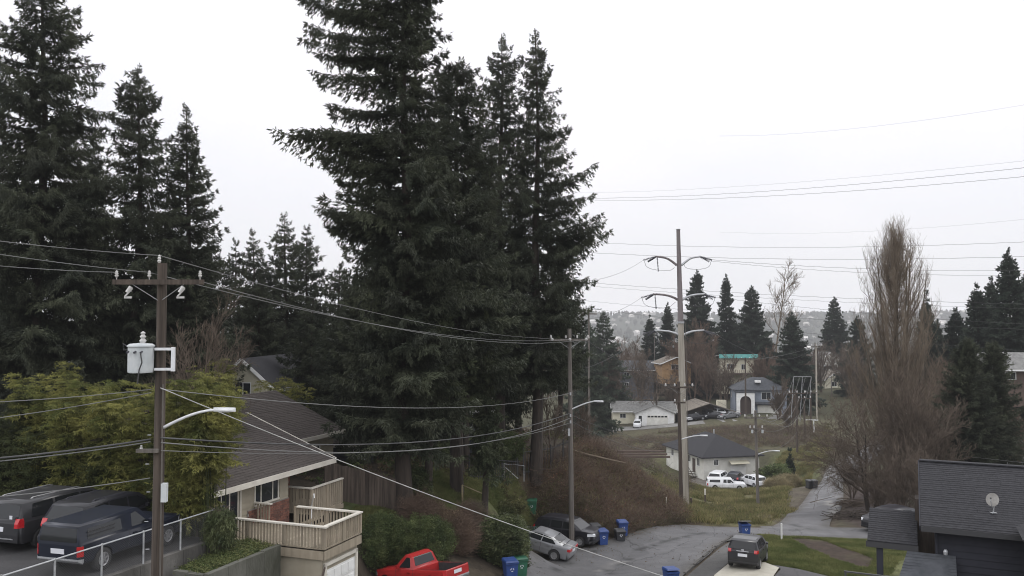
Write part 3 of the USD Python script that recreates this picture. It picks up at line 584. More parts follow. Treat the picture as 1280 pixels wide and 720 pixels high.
conifer('fir_tree', 'dark fir standing behind the giant trunk on its left', ground_at(478, 62), top_z(235, 62), cone(4.6), 'fir', M['fir'], 53, firs, per=6)
conifer('fir_tree', 'olive green fir low in front of the broad dense one', ground_at(578, 54), top_z(355, 54), cone(3.4), 'fir', M['fir_light'], 54, firs, per=6, z0=.46)
conifer('fir_tree', 'dark low fir filling behind the wooden fence', ground_at(425, 62), top_z(392, 62), cone(3.8), 'fir', M['fir'], 55, firs, per=6, z0=.06)
conifer('fir_tree', 'dark low fir behind the thin bare tree by the pole', ground_at(248, 62), top_z(300, 62), cone(4.6), 'fir', M['fir'], 56, firs, per=6, z0=.06)
conifer('fir_tree', 'dark low fir behind the cream gable', ground_at(325, 68), top_z(345, 68), cone(4.4), 'fir', M['fir'], 57, firs, per=6, z0=.06)
conifer('weeping_cedar', 'slim weeping cedar of paler green in front of the dark firs', ground_at(606, 50), top_z(394, 50), [(0, 1.2), (.2, 1.7), (.5, 1.2), (.8, .6), (1, .15)], 'sweep', M['fir_light'], 50, None, per=5, pitch=(-.2, -.6), gap=.34, z0=.3)
# beyond the middle pole and in the valley
conifer('deodar_cedar', 'blue green deodar with layered boughs right of the middle pole', ground_at(754, 216), top_z(389, 216), cone(8.6), 'farsweep', M['deodar'], 60, None, per=6, gap=.9, z0=.04)
conifer('deodar_cedar', 'shorter deodar just behind the middle pole street lamp', ground_at(734, 190), top_z(400, 190), cone(7.4), 'farsweep', M['deodar'], 61, None, per=6, gap=.9, z0=.04)
vg = 'conifers standing over the valley houses'
for k, (u, v, Y, r, lab, st) in enumerate([(872, 337, 240, 7.8, 'broad fir directly right of the transmission pole top', 'far'), (908, 342, 245, 5.2, 'slim fir second right of the transmission pole', 'far'), (940, 357, 240, 8.5, 'bushy fir above the teal roofed house', 'far'), (990, 390, 207, 7.0, 'dark fir beside the blue two storey house', 'far'), (1043, 371, 285, 7.0, 'smooth dense cone shaped fir above the grey gable', 'dense'), (834, 378, 250, 4.4, 'small fir left of the transmission pole', 'far'), (812, 394, 255, 4.5, 'lowest fir left of the transmission pole', 'far'), (855, 400, 262, 6, 'dark low fir behind the transmission pole arms', 'far'), (918, 400, 265, 7, 'dark low fir between the slim and bushy firs', 'far'), (958, 420, 260, 6, 'low fir right of the bushy fir', 'far'), (1072, 395, 230, 6, 'dark fir showing left of the bare poplar', 'far')]):
    conifer('valley_fir', lab, ground_at(u, Y), top_z(v, Y), cone(r), st, M['fir_far'], 70 + k, vg, per=8, gap=.7, z0=.04, jitter=.35)
rgp = 'conifers at the right edge'
conifer('cypress_tree', 'dense dark cypress right of the bare poplar, left half of the pair', ground_at(1208, 78), top_z(424, 78), [(0, 2.6), (.3, 3.2), (.7, 2.2), (.9, 1.2), (1, .3)], 'cedar', M['fir'], 90, rgp, per=9, pitch=(.7, .1), gap=.26, z0=.03)
conifer('cypress_tree', 'dense dark cypress right of the bare poplar, right half of the pair', ground_at(1240, 80), top_z(428, 80), [(0, 3.0), (.3, 3.3), (.7, 2.1), (.9, 1.1), (1, .3)], 'cedar', M['fir'], 91, rgp, per=9, pitch=(.7, .1), gap=.26, z0=.03)
for k, (u, v, Y, r, lab) in enumerate([(1262, 310, 135, 5.6, 'tallest fir at the right edge with tiered boughs'), (1222, 354, 140, 5.0, 'fir with a split tip left of the tallest right edge one'), (1240, 346, 150, 5.0, 'fir behind the split tip at the right edge'), (1195, 385, 150, 5.5, 'low dark fir right of the poplar crown'), (1158, 362, 150, 3.4, 'narrow fir peeping out behind the poplar'), (1285, 335, 140, 5, 'fir cut off by the right edge of the frame'), (1170, 400, 160, 6, 'dark fir behind the poplar twigs')]):
    conifer('edge_fir', lab, ground_at(u, Y), top_z(v, Y), cone(r), 'far', M['fir_far'], 100 + k, rgp, per=8, gap=.6, z0=.04)

# leafless trees
def bare_tree(name, label, base, height, mat_, seed, spread=.6, levels=4, kids=(7, 6, 5, 4), trunk=.25, group=None, stems=1, up=.35, start=.3, twig=.012, lens=(.55, .5, .5, .55), crook=.18, zs=1.0, trunk_m=None):
    """trunk, limbs and twigs. spread: angle of a child to its parent; up: pull upwards."""
    rng = np.random.default_rng(seed); t = thing(name, label, 'tree', base, 0, group); tm, cm = MB(), MB()
    segs = []
    def grow(p, d, L, r, lv):
        n = 5 if lv < 2 else (4 if lv == 2 else 3); pts = [p]; dd = d
        for k in range(n):
            dd = dd + rng.normal(0, crook, 3) * (1 if lv else .25) + np.array([0, 0, up * .25]); dd = dd / np.linalg.norm(dd); pts.append(pts[-1] + dd * L / n)
        pts = np.array(pts); rad = np.linspace(r, max(r * (.35 if lv else .3), twig * .5), n + 1)
        (tm if lv == 0 else cm).tube(pts, rad, 8 if lv == 0 else (5 if lv == 1 else 3), lv == 0)
        if lv + 1 >= levels: return
        kc = kids[lv]
        for k in range(kc):
            s = (start if lv == 0 else .2) + (1 - (start if lv == 0 else .2)) * (k + rng.uniform(.1, .9)) / kc
            i = min(int(s * n), n - 1); q = pts[i] + (pts[i + 1] - pts[i]) * (s * n - i); ax = pts[i + 1] - pts[i]; ax /= np.linalg.norm(ax)
            o = np.cross(ax, rng.normal(size=3)); o /= np.linalg.norm(o) + 1e-9; sp = spread * rng.uniform(.6, 1.3)
            nd = ax * math.cos(sp) + o * math.sin(sp) + np.array([0, 0, up * .6]); nd /= np.linalg.norm(nd)
            grow(q, nd, L * lens[lv] * (1.15 - .6 * s) * rng.uniform(.7, 1.2), max(np.interp(s, [0, 1], [rad[0], rad[-1]]) * .55, twig), lv + 1)
    for k in range(stems):
        a = 6.28 * k / stems + seed; o = np.array([math.cos(a), math.sin(a), 0]) * (.3 * trunk * stems if stems > 1 else 0)
        d = np.array([math.cos(a) * .16, math.sin(a) * .16, 1]) if stems > 1 else np.array([0, 0, 1.])
        grow(o - np.array([0, 0, .4]), d / np.linalg.norm(d), height * (1 if k == 0 else rng.uniform(.6, .95)) * zs, trunk * (1 if k == 0 else .7), 0)
    tm.build('trunk', trunk_m or mat_, t, True); tag(cm.build('crown', mat_, t), kind='stuff')
    return t

# ---------------------------------------------------------------- leafless trees in place
def poplar(label, base, Ht, env, limbs, seed):
    rng = np.random.default_rng(seed); t = thing('bare_poplar', label, 'tree', base); tm, cm = MB(), MB(); R = lambda z: np.interp(z, [e[0] for e in env], [e[1] for e in env])
    zz_ = np.linspace(-.4, Ht, 14); tm.tube(np.column_stack([.15 * np.sin(zz_ * .4), .12 * np.cos(zz_ * .33), zz_]), .42 * np.clip(1 - zz_ / Ht, .02, 1) ** .8, 10)
    for q, (hh, dx, dy) in enumerate([(.97, 1.3, .2), (.95, -1.2, .4), (.9, .5, -.9), (.84, -1.9, -.6), (.86, 2.1, -.6), (.72, 2.8, .3), (.7, -2.6, .2)]):
        s = np.linspace(0, 1, 9); tm.tube(np.column_stack([dx * s ** .6 * (1 + .4 * s), dy * s ** .6 * (1 + .4 * s), 1 + (Ht * hh - 1) * s]), .2 * (1 - s) ** .8 + .015, 7)
    for k in range(limbs):
        z0 = rng.uniform(.04, .88) ** 1.1 * Ht; a = rng.uniform(0, 6.28); L = rng.uniform(.16, .30) * Ht * (1.1 - .5 * z0 / Ht); z1 = min(z0 + L, Ht * 1.0); r1 = R(z1) * rng.uniform(.12, 1.0) ** .7
        d = np.array([math.cos(a), math.sin(a), 0]); s = np.linspace(0, 1, 7)[:, None]; w = rng.normal(0, .12, (7, 3)) * s
        p = d * (r1 * s ** .55) + np.array([0, 0, 1]) * (z0 + (z1 - z0) * s ** 1.15) + w; rad = np.linspace(.055, .012, 7) * (.6 + .4 * L / 8); cm.tube(p, rad, 4, False)
        for j in range(17):
            u = rng.uniform(.12, 1.0); i = min(int(u * 6), 5); q = p[i] + (p[i + 1] - p[i]) * (u * 6 - i); tl = rng.uniform(.7, 2.2) * (1.2 - .5 * u); aa = rng.uniform(0, 6.28)
            o = np.array([math.cos(aa) * .42, math.sin(aa) * .42, 1]) + rng.normal(0, .12, 3); o /= np.linalg.norm(o); e = q + o * tl + (0, 0, .1); mid = q + o * tl * .45 + np.array([math.cos(aa), math.sin(aa), 0]) * .10 * tl
            cm.tube([q, mid, e], [.013, .010, .005], 3, False)
            for g in range(4):
                v = rng.uniform(.2, .95); f = q + (e - q) * v; ab = rng.uniform(0, 6.28); y = np.array([math.cos(ab) * .5, math.sin(ab) * .5, .9]); cm.tube([f, f + y * rng.uniform(.25, .8)], [.009, .004], 3, False)
    tm.build('trunk', M['bark_grey'], t, True); tag(cm.build('crown', M['twig_pale'], t), kind='stuff')
poplar('tall leafless poplar with upright pale twigs beside the lane', ground_at(1120, 86), 27.6, [(0, .8), (3, 3.8), (7, 4.9), (12, 5.3), (17, 5.0), (21, 4.2), (24.5, 3.2), (26.6, 2.1), (27.6, 1.2)], 360, 3)
bare_tree('bare_tree', 'low spreading leafless tree arching over the lane under the poplar', ground_at(1084, 80), 8.6, M['twig'], 8, spread=.95, levels=5, kids=(11, 9, 7, 5, 3), trunk=.24, up=.1, start=.2, twig=.012, lens=(.85, .6, .5, .5), crook=.2, stems=3, trunk_m=M['bark'])
bare_tree('bare_tree', 'leafless shrubby tree between the poplar and the dark navy house', ground_at(1150, 76), 9.5, M['twig'], 9, spread=.6, levels=5, kids=(12, 9, 7, 5, 3), trunk=.2, up=.35, start=.12, twig=.013, lens=(.7, .55, .5, .5), crook=.16, stems=4)
bare_tree('bare_tree', 'round crowned leafless tree in front of the cream house garage', ground_at(820, 202), 12.5, M['twig'], 12, spread=.85, levels=5, kids=(10, 8, 6, 4, 3), trunk=.28, up=.15, start=.28, twig=.035, lens=(.62, .6, .5, .5), crook=.16, trunk_m=M['bark'])
bare_tree('bare_tree', 'tall pale leafless tree between the two far firs against the sky', ground_at(965, 250), 34, M['twig_pale'], 13, spread=.7, levels=4, kids=(14, 9, 7, 4), trunk=.35, up=.3, start=.4, twig=.045, lens=(.3, .6, .5, .5), crook=.16)
for k, (u, Y, h, m_, lab) in enumerate([(866, 225, 19, 'twig_red', 'reddish leafless tree right of the transmission pole'), (884, 218, 16, 'twig_red', 'reddish leafless tree beside the teal roofed house'), (905, 212, 12, 'twig', 'brown leafless tree above the carport house'), (845, 232, 15, 'twig_red', 'leafless tree behind the ochre gable'), (800, 228, 15, 'twig', 'leafless tree in front of the slate roofed house'), (765, 215, 13, 'twig', 'leafless tree left of the cream house'), (1066, 215, 13, 'twig', 'brown leafless tree right of the cream gable'), (1008, 235, 12, 'twig', 'leafless tree just left of the grey gable'), (952, 222, 13, 'twig_red', 'leafless tree between the teal house and the dark fir'), (930, 250, 15, 'twig', 'leafless tree directly behind the teal house'), (785, 245, 14, 'twig_red', 'leafless tree behind the slate roofed house'), (1045, 262, 11, 'twig', 'leafless tree between the two right gables'), (838, 212, 9, 'twig', 'small leafless tree at the right end of the cream house'), (972, 190, 8, 'twig', 'leafless shrub tree on the bank right of the blue house'), (985, 172, 7, 'twig', 'leafless shrub tree by the lane frame poles'), (1180, 140, 14, 'twig_red', 'reddish leafless tree behind the cypress pair'), (1215, 150, 16, 'twig_red', 'leafless tree in front of the right edge firs'), (1265, 108, 8, 'twig_red', 'leafless tree by the grey roof at the right edge')]):
    bare_tree('bare_tree', lab, ground_at(u, Y), h, M[m_], 30 + k, spread=.6, levels=4, kids=(13, 10, 8, 4), trunk=.22, up=.3, start=.15, twig=.03 if Y > 180 else .02, lens=(.5, .55, .5, .5), crook=.15, stems=3)
for k, (u, Y, h, lab) in enumerate([(240, 43, 7.5, 'thin leafless tree behind the transformer pole'), (262, 46, 6.5, 'leafless sapling tangled with the bamboo by the pole'), (728, 74, 3.6, 'leafless thicket tree on the crest right of the middle pole'), (758, 86, 3.8, 'leafless thicket tree above the bramble bank'), (690, 66, 4.5, 'leafless shrub tree by the iron fence corner')]):
    bare_tree('bare_tree', lab, ground_at(u, Y), h, M['twig'], 50 + k, spread=.6, levels=4, kids=(12, 9, 7, 4), trunk=.09, up=.3, start=.15, twig=.011, lens=(.55, .55, .5, .5), crook=.16, stems=2)

for k, (u, Y, h, lab) in enumerate([(1096, 76, 4.5, 'leafless shrub at the lane side of the poplar foot'), (1122, 72, 4.8, 'leafless shrub behind the porch roof'), (1160, 70, 5.0, 'leafless shrub behind the roof ridge'), (1180, 82, 4.0, 'leafless shrub between poplar and cypress'), (1062, 92, 5.0, 'leafless shrub leaning over the lane edge')]):
    bare_tree('bare_shrub', lab, ground_at(u, Y), h, M['twig'], 70 + k, spread=.7, levels=4, kids=(13, 10, 7, 4), trunk=.09, up=.25, start=.1, twig=.011, lens=(.6, .55, .5, .5), crook=.18, stems=4)

# ---------------------------------------------------------------- leaves
def leaf_cluster(n, size, ratio, spread, seed, droop=0.0, up=.0, sphere=True):
    rng = np.random.default_rng(seed); d = rng.normal(size=(n, 3)); d /= np.linalg.norm(d, axis=1, keepdims=True)
    d[:, 2] = d[:, 2] * .6 + up - droop; base = rng.normal(0, spread * .5, (n, 3))
    v, f = tuft_mesh(base, d, size * rng.uniform(.6, 1.2, n), size * ratio, rng)
    return trimesh.Trimesh(v, f, process=False)
def shrub(name, label, centres, leaf, n, seed, proto, stems=12, stem_m=None, group=None, shell=.55, kind=None):
    """a bush: lumpy ellipsoids (centre x y, height of middle above ground, radii) filled with leaf clusters on stems."""
    rng = np.random.default_rng(seed); b = on(*centres[0][:2]); t = thing(name, label, 'shrub' if name != 'hedge' else 'hedge', b, 0, group); m = MB(); pos = []
    tot = sum(c[3] * c[4] for c in centres)
    for cx, cy, cz, rx, ry, rz in centres:
        k = int(n * rx * ry / tot); d = rng.normal(size=(k, 3)); d /= np.linalg.norm(d, axis=1, keepdims=True); r = rng.uniform(shell, 1.0, (k, 1)) ** .5
        q = d * r * (rx, ry, rz) * (.8 + .45 * meshkit.noise(d * 2.4 + seed)[:, None]); c = on(cx, cy) + (0, 0, cz) - b; q = q + c
        gz = np.array([H(b[0] + a[0], b[1] + a[1]) for a in q]) - b[2]; q = q[q[:, 2] > gz - .05]; pos.append(q)
        for s in range(stems):
            e = q[rng.integers(len(q))]; g = c + (e - c) * .25; g[2] = H(b[0] + g[0], b[1] + g[1]) - b[2] - .1
            m.tube([g, (g + e) / 2 + rng.normal(0, .12, 3) + (0, 0, .15), e], [.03, .02, .006], 4, False)
    m.build('stems', stem_m or M['twig'], t); pos = np.vstack(pos)
    scatter(str(t.GetPath()) + '/foliage', [(p, leaf) for p in proto], pos, rng.integers(0, len(proto), len(pos)), rng.uniform(.7, 1.3, len(pos)), rng.uniform(0, 6.28, len(pos)))
    return t
broad = [leaf_cluster(22, .15, .38, .22, s, .1) for s in range(4)]
small = [leaf_cluster(30, .085, .5, .2, s, .0) for s in range(4)]
def twig_ball(n, L, seed, r=.006):
    rng = np.random.default_rng(seed); m = MB()
    for k in range(n):
        d = rng.normal(size=3); d[2] = abs(d[2]) * .7; d /= np.linalg.norm(d); p = rng.normal(0, L * .25, 3); c = rng.normal(0, .35, 3)
        m.tube([p, p + d * L * .5, p + d * L + c * L * .35], [r, r * .8, r * .4], 3, False)
    return m.mesh()
c_ = lambda u, v, rx, ry, rz, cz: (*T(u, v)[:2], cz, rx, ry, rz)
shrub('rhododendron', 'large dark green rhododendron left of the silver car', [c_(628, 706, 1.3, 1.0, 1.35, 1.2), c_(612, 700, .85, .8, .9, .9), c_(640, 696, .9, .8, 1.0, 1.2), c_(645, 712, .6, .6, .7, .6)], M['rhodo'], 1900, 3, broad)
hed = [(x, y, .65, 1.0, .9, .95) for x, y in [tuple(T(u, v)[:2]) for u, v in [(462, 702), (478, 698), (495, 694), (512, 694), (528, 692), (545, 690), (480, 714), (505, 712), (530, 708), (470, 690)]]]
tag(shrub('hedge', 'wide mound of dark green ivy and ground cover left of the red pickup', hed, M['ivy'], 3400, 4, small, 6))
def mixed(name, label, cs, leaf, n, seed, twm, cat='shrub', nl=.35):
    """twiggy bush with few dry leaves."""
    rng = np.random.default_rng(seed); b = on(*cs[0][:2]); t = thing(name, label, cat, b); pos = []
    tot = sum(c[3] * c[4] for c in cs)
    for cx, cy, cz, rx, ry, rz in cs:
        k = int(n * rx * ry / tot); d = rng.normal(size=(k, 3)); d /= np.linalg.norm(d, axis=1, keepdims=True)
        q = d * rng.uniform(.1, 1, (k, 1)) ** .45 * (rx, ry, rz) * (.75 + .5 * meshkit.noise(d * 2 + seed)[:, None]) + on(cx, cy) + (0, 0, cz) - b
        gz = np.array([H(b[0] + a[0], b[1] + a[1]) for a in q]) - b[2]; pos.append(q[q[:, 2] > gz - .05])
    pos = np.vstack(pos); n1 = int(len(pos) * nl)
    scatter(str(t.GetPath()) + '/twigs', [(twig_ball(16, .55, s), twm) for s in range(3)], pos[n1:], rng.integers(0, 3, len(pos) - n1), rng.uniform(.6, 1.2, len(pos) - n1), rng.uniform(0, 6.28, len(pos) - n1))
    scatter(str(t.GetPath()) + '/leaves', [(p, leaf) for p in small], pos[:n1], rng.integers(0, 4, n1), rng.uniform(.6, 1.2, n1), rng.uniform(0, 6.28, n1))
    return t
mixed('dry_bush', 'russet leafless bush between the tree trunk and the ivy mound', [c_(548, 676, 1.4, 1.1, 1.1, .7), c_(570, 690, 1.1, .9, 1.2, .8), c_(525, 668, 1.1, 1., 1.0, .7), c_(585, 676, .8, .8, 1.0, .8)], M['brown_leaf'], 1500, 5, M['twig_red'], nl=.4)
mixed('dry_bush', 'yellow green straggly bush right of the russet bush', [c_(594, 672, .7, .7, 1.0, .9), c_(590, 690, .6, .6, .8, .6)], M['bramble_green'], 420, 6, M['twig'])
shrub('evergreen_shrub', 'small evergreen shrub at the foot of the big fir trunk', [c_(524, 620, .6, .5, .9, .8), c_(527, 634, .5, .5, .8, .6)], M['rhodo'], 420, 7, broad)
shrub('evergreen_shrub', 'leafy shrub on the lawn edge above the green bin', [c_(640, 646, .8, .7, .6, .5), c_(628, 648, .8, .7, .5, .4)], M['bramble_green'], 420, 8, broad)
shrub('evergreen_shrub', 'dark laurel against the slate house wall', [c_(545, 582, .9, .8, 1.0, .9), c_(556, 580, .8, .8, .9, .8)], M['rhodo'], 450, 9, broad)
shrub('evergreen_shrub', 'dark laurel right of the slate house under the weeping cedar', [c_(622, 580, 1.0, .9, 1.3, 1.2), c_(640, 577, .9, .9, 1.1, 1.0)], M['ivy'], 500, 10, broad)
# valley bushes
shrub('pampas_clump', 'pale straw coloured grass clump beside the lower yard', [(*P(972, 600, 122)[:2], .8, 1.9, 1.3, 1.1), (*P(985, 596, 124)[:2], .9, 1.8, 1.2, 1.1)], M['pampas'], 700, 11, [leaf_cluster(26, .6, .06, .3, s, -.6) for s in range(3)])
shrub('dark_bush', 'dark rounded bush left of the pointed cedar by the lower yard', [(*P(965, 590, 128)[:2], 1.2, 2.2, 1.6, 1.5), (*P(975, 588, 130)[:2], 1.2, 1.6, 1.4, 1.3)], M['ivy'], 500, 12, [leaf_cluster(22, .3, .5, .4, s) for s in range(3)])
conifer('pointed_cedar', 'small dark pointed cedar beside the pale grass clump', ground_at(986, 132), top_z(564, 132), [(0, .8), (.3, .8), (1, .1)], 'dense', M['fir_far'], 130, None, per=5, gap=.3, pitch=(1.1, .9), z0=.02)
# bramble banks, meadow and lawns: what nobody could count
def in_poly(poly, n, seed, clump=0.0):
    rng = np.random.default_rng(seed); x0, y0, x1, y1 = poly.bounds; out = []
    while sum(map(len, out)) < n:
        q = rng.uniform((x0, y0), (x1, y1), (n * 3, 2)); q = q[shapely.contains_xy(poly, q[:, 0], q[:, 1])]
        if clump: q = q[meshkit.fbm(np.column_stack([q / clump, 0 * q[:, :1]]), 3, seed) + rng.uniform(-.12, .12, len(q)) > .48]
        out.append(q)
    q = np.vstack(out)[:n]; return np.column_stack([q, land(q)])
def ground_cover(name, label, poly, n, seed, protos, size=(.6, 1.3), clump=0.0, dz=0.0):
    poly = poly.difference(paved.buffer(.1)); pos = in_poly(poly, n, seed, clump) + (0, 0, dz); rng = np.random.default_rng(seed)
    return tag(scatter(numbered(name), protos, pos, rng.integers(0, len(protos), n), rng.uniform(*size, n), rng.uniform(0, 6.28, n)), label=label, category='ground cover')
def blades(n, h, w, spread, seed, lean=.5):
    rng = np.random.default_rng(seed); b = np.column_stack([rng.normal(0, spread, (n, 2)), np.zeros(n)]); d = np.column_stack([rng.normal(0, lean, (n, 2)), np.ones(n)])
    v, f = tuft_mesh(b, d, h * rng.uniform(.5, 1.2, n), w, rng); return trimesh.Trimesh(v, f, process=False)
br = [(twig_ball(18, .8, s, .008), M['twig_red']) for s in range(3)] + [(leaf_cluster(34, .12, .5, .5, s, .0, .1), M['bramble' if s < 2 else 'bramble_green']) for s in range(3)] + [(blades(22, .5, .02, .3, 77, .7), M['dry_grass']), (twig_ball(14, .7, 99, .007), M['twig_pale'])]
ground_cover('bramble', 'reddish brown bramble thicket covering the bank above the street', bank, 7000, 1, br, (.4, 1.45), 0, .2)
brg = [(twig_ball(14, .7, s + 9, .008), M['twig']) for s in range(2)] + [(leaf_cluster(34, .12, .5, .45, s + 5), M['bramble_green']) for s in range(2)]
ground_cover('bramble_fringe', 'greenish brown scrub along the foot of the bramble bank', area([(690, 650), (730, 630), (780, 652), (830, 640), (862, 654), (830, 658), (775, 676), (735, 670), (690, 668)]), 1500, 2, brg, (.4, .9), 0, .1)
ground_cover('valley_scrub', 'brown scrub filling the gully beyond the bramble bank', gully.union(sg.Polygon([(2, 70), (12, 74), (18, 96), (6, 96)])), 2600, 3, [(twig_ball(16, 1.5, s + 20, .02), M['twig']) for s in range(2)] + [(leaf_cluster(30, .3, .5, .8, s + 20), M['bramble_green']) for s in range(2)], (.5, 1.2), 9., .2)
ground_cover('bank_scrub', 'dark brown scrub on the bank below the upper road', sg.Polygon([(14, 160), (30, 150), (62, 150), (70, 178), (58, 181), (40, 183), (20, 184), (8, 184)]), 3600, 4, [(twig_ball(16, 1.7, s + 30, .03), M['twig']) for s in range(2)] + [(leaf_cluster(30, .4, .4, .8, s + 30), M['bramble_green' if s else 'brown_leaf']) for s in range(2)], (.3, .85), 14., .05)
gr = [(blades(26, .13, .018, .10, s), M['grass']) for s in range(3)]
ground_cover('lawn_grass', 'short green grass of the lawn behind the shrubs', lawn_a, 9000, 5, gr)
ground_cover('lawn_grass', 'short green grass beside the house deck', lawn_b, 3000, 6, gr)
ground_cover('lawn_grass', 'bright green grass right of the parked small car', lawn_c.difference(mud_c), 11000, 7, gr)
dg = [(blades(26, .38, .035, .25, s + 3, .6), M['grass' if s == 0 else 'dry_grass']) for s in range(4)]
ground_cover('meadow_grass', 'rough yellowing grass in the meadow below the white house', meadow.difference(mud_a), 10000, 8, dg, (.6, 1.7), 2.5)
ground_cover('meadow_scrub', 'brown scrub standing in the front of the meadow', area([(830, 640), (862, 653), (960, 655), (985, 640), (940, 625), (880, 630)]), 700, 18, brg, (.5, 1.1), 2.0)
ground_cover('verge_grass', 'rough grass on the verge left of the lane', verge, 4000, 9, dg, (.6, 1.4), 3.)
ground_cover('slope_scrub', 'leafy litter and weeds on the slope by the garage', sg.Polygon([(-10, 26), (-6.4, 27.5), (-6.3, 31.4), (-8.6, 31.9), (-10.2, 28)]), 900, 12, brg, (.25, .5))
ground_cover('forest_litter', 'ferns and litter on the ground under the firs', sg.Polygon([(-30, 45), (-8, 46), (3, 60), (2, 75), (-30, 90)]), 2600, 13, [(leaf_cluster(24, .35, .2, .3, s + 60, 0, .2), M['ivy' if s else 'brown_leaf']) for s in range(2)], (.5, 1.2))
# a brown wood of leafless trees beyond the houses that reads as one mass
wood = sg.Polygon([(15, 262), (70, 270), (85, 300), (40, 330), (0, 320)]).union(sg.Polygon([(88, 150), (140, 160), (150, 190), (100, 190)])).union(sg.Polygon([(62, 225), (78, 240), (110, 235), (120, 262), (70, 262)]))
def far_tree(seed):
    rng = np.random.default_rng(seed); m = MB(); m.tube([(0, 0, -.5), (0, 0, 6)], [.3, .1], 4, False)
    for k in range(150):
        a = rng.uniform(0, 6.28); r = rng.uniform(.3, 3.2); z = rng.uniform(2, 10) * (1 - .25 * r / 3.2); p = np.array([r * .4 * math.cos(a), r * .4 * math.sin(a), z * .75])
        m.tube([p, (r * math.cos(a), r * math.sin(a), z + 1.2)], [.06, .015], 3, False)
        q = np.array([r * math.cos(a), r * math.sin(a), z + 1.0]); 
        for _ in range(2): m.tube([q * .8 + (0, 0, z * .15), q + rng.normal(0, .9, 3)], [.035, .012], 3, False)
    return m.mesh()
pos = in_poly(wood, 150, 21); rng = np.random.default_rng(22)
tag(scatter('/World/far_wood', [(far_tree(s), M['twig' if s else 'twig_red']) for s in range(3)], pos, rng.integers(0, 3, 150), rng.uniform(.8, 1.4, 150), rng.uniform(0, 6.28, 150)), label='brown leafless wood beyond the valley houses', category='wood')
# the hill on the horizon: its trees and houses
n = 24000; xy = np.column_stack([rng.uniform(-900, 1700, n), rng.uniform(420, 2650, n)]); xy = xy[(np.abs(xy[:, 0] - .2 * xy[:, 1]) < .35 * xy[:, 1] + 60)]
dens = meshkit.fbm(np.column_stack([xy / 160, 0 * xy[:, :1]]), 3, 44); keep = (dens > .44) | (rng.random(len(xy)) < .2); xy = xy[keep]
pr = []
for s in range(4):
    q = trimesh.creation.icosphere(2, 1.0); q.vertices *= (.6 + .7 * meshkit.noise(q.vertices * 1.7 + s * 7)[:, None]) * ((5.5, 5.5, 6) if s < 2 else (3, 3, 9)); q.vertices[:, 2] += 5; pr.append((q, M['far_leaf']))
tag(scatter('/World/distant_trees', pr, np.column_stack([xy, land(xy)]), rng.integers(0, 4, len(xy)), rng.uniform(.45, 1.15, len(xy)), rng.uniform(0, 6.28, len(xy))), label='hazy trees covering the hill on the horizon', category='wood')
n = 260; xy = np.column_stack([rng.uniform(-300, 1500, n), rng.uniform(1500, 2500, n)])
hb = MB().box((0, 0, 3), (10, 8, 4)).prism([(-6, 5), (6, 5), (0, 8)], 9, (0, 4.5, 0), [[1, 0, 0], [0, 0, 1], [0, -1, 0]]).mesh()
tag(scatter('/World/distant_houses', [(hb, M['far_wall'])], np.column_stack([xy, land(xy) + 3]), np.zeros(n), rng.uniform(.8, 1.6, n), rng.uniform(0, 6.28, n)), label='tiny pale houses scattered over the hazy hill', category='houses')

# ---------------------------------------------------------------- bamboo
def bamboo_spray(seed, n=56):
    """a drooping fan of lance leaves on fine twigs, about .8 m long along +x."""
    rng = np.random.default_rng(seed); B, D, S = [], [], []; m = MB()
    for k in range(7):
        a = rng.uniform(-.9, .9); L = rng.uniform(.45, .95); e = np.array([L * math.cos(a), L * math.sin(a), -.28 * L * L - rng.uniform(0, .15)])
        m.tube([(0, 0, 0), e * .5 + (0, 0, .06), e], [.006, .004, .002], 3, False)
        for q in range(n // 7):
            t = rng.uniform(.25, 1.0); B.append(e * t + (0, 0, .06 * math.sin(3.1 * t))); D.append(np.array([math.cos(a) * .7, math.sin(a) * .7, -.6]) + rng.normal(0, .5, 3)); S.append(rng.uniform(.7, 1.25))
    S = np.array(S); v, f = tuft_mesh(np.array(B), np.array(D), .2 * S, .042 * S, rng); m.add(v, f); return m.mesh()
bsp = [bamboo_spray(s) for s in range(5)]
def bamboo(label, x, y, height, width, culms, seed, leaf, low=.25):
    rng = np.random.default_rng(seed); b = on(x, y); t = thing('bamboo_clump', label, 'bamboo', b, 0, 'bamboo clumps behind the parked cars'); culms = int(culms * .8); m = MB(); pos, R, sc = [], [], []
    for c in range(culms):
        a = rng.uniform(0, 6.28); r0 = width * .45 * math.sqrt(rng.random()); p0 = np.array([r0 * math.cos(a), r0 * math.sin(a), -.1]); h = height * rng.uniform(.62, 1.0); lean = rng.uniform(.1, .42) * width * .7; la = a + rng.normal(0, .6)
        f = lambda s: p0 + np.array([math.cos(la) * lean * s ** 2.2, math.sin(la) * lean * s ** 2.2, h * (s - .10 * s ** 4)])
        m.tube([f(s) for s in np.linspace(0, 1, 8)], np.linspace(.028, .006, 8), 4, False)
        for k in range(int(h / .42) * 4):
            s = low + (1 - low) * (k // 4 + rng.uniform(.4, .6)) / int(h / .42); q = f(min(s, 1)); aa = rng.uniform(0, 6.28); pt = rng.uniform(-.1, .5); L = rng.uniform(.5, 1.0) * (1.15 - .5 * s)
            d = np.array([math.cos(aa) * math.cos(pt), math.sin(aa) * math.cos(pt), math.sin(pt)]); yv = np.array([-math.sin(aa), math.cos(aa), 0]); pos.append(q + d * rng.uniform(.02, .25)); R.append(np.column_stack([d, yv, np.cross(d, yv)])); sc.append(L)
    m.build('culms', M['bamboo_dark'], t); scatter(str(t.GetPath()) + '/foliage', [(p, leaf) for p in bsp], pos, rng.integers(0, 5, len(pos)), np.array(sc), None, quats(np.array(R)))
BL = lambda u, v, Y: (P(u, v, Y)[0], Y)
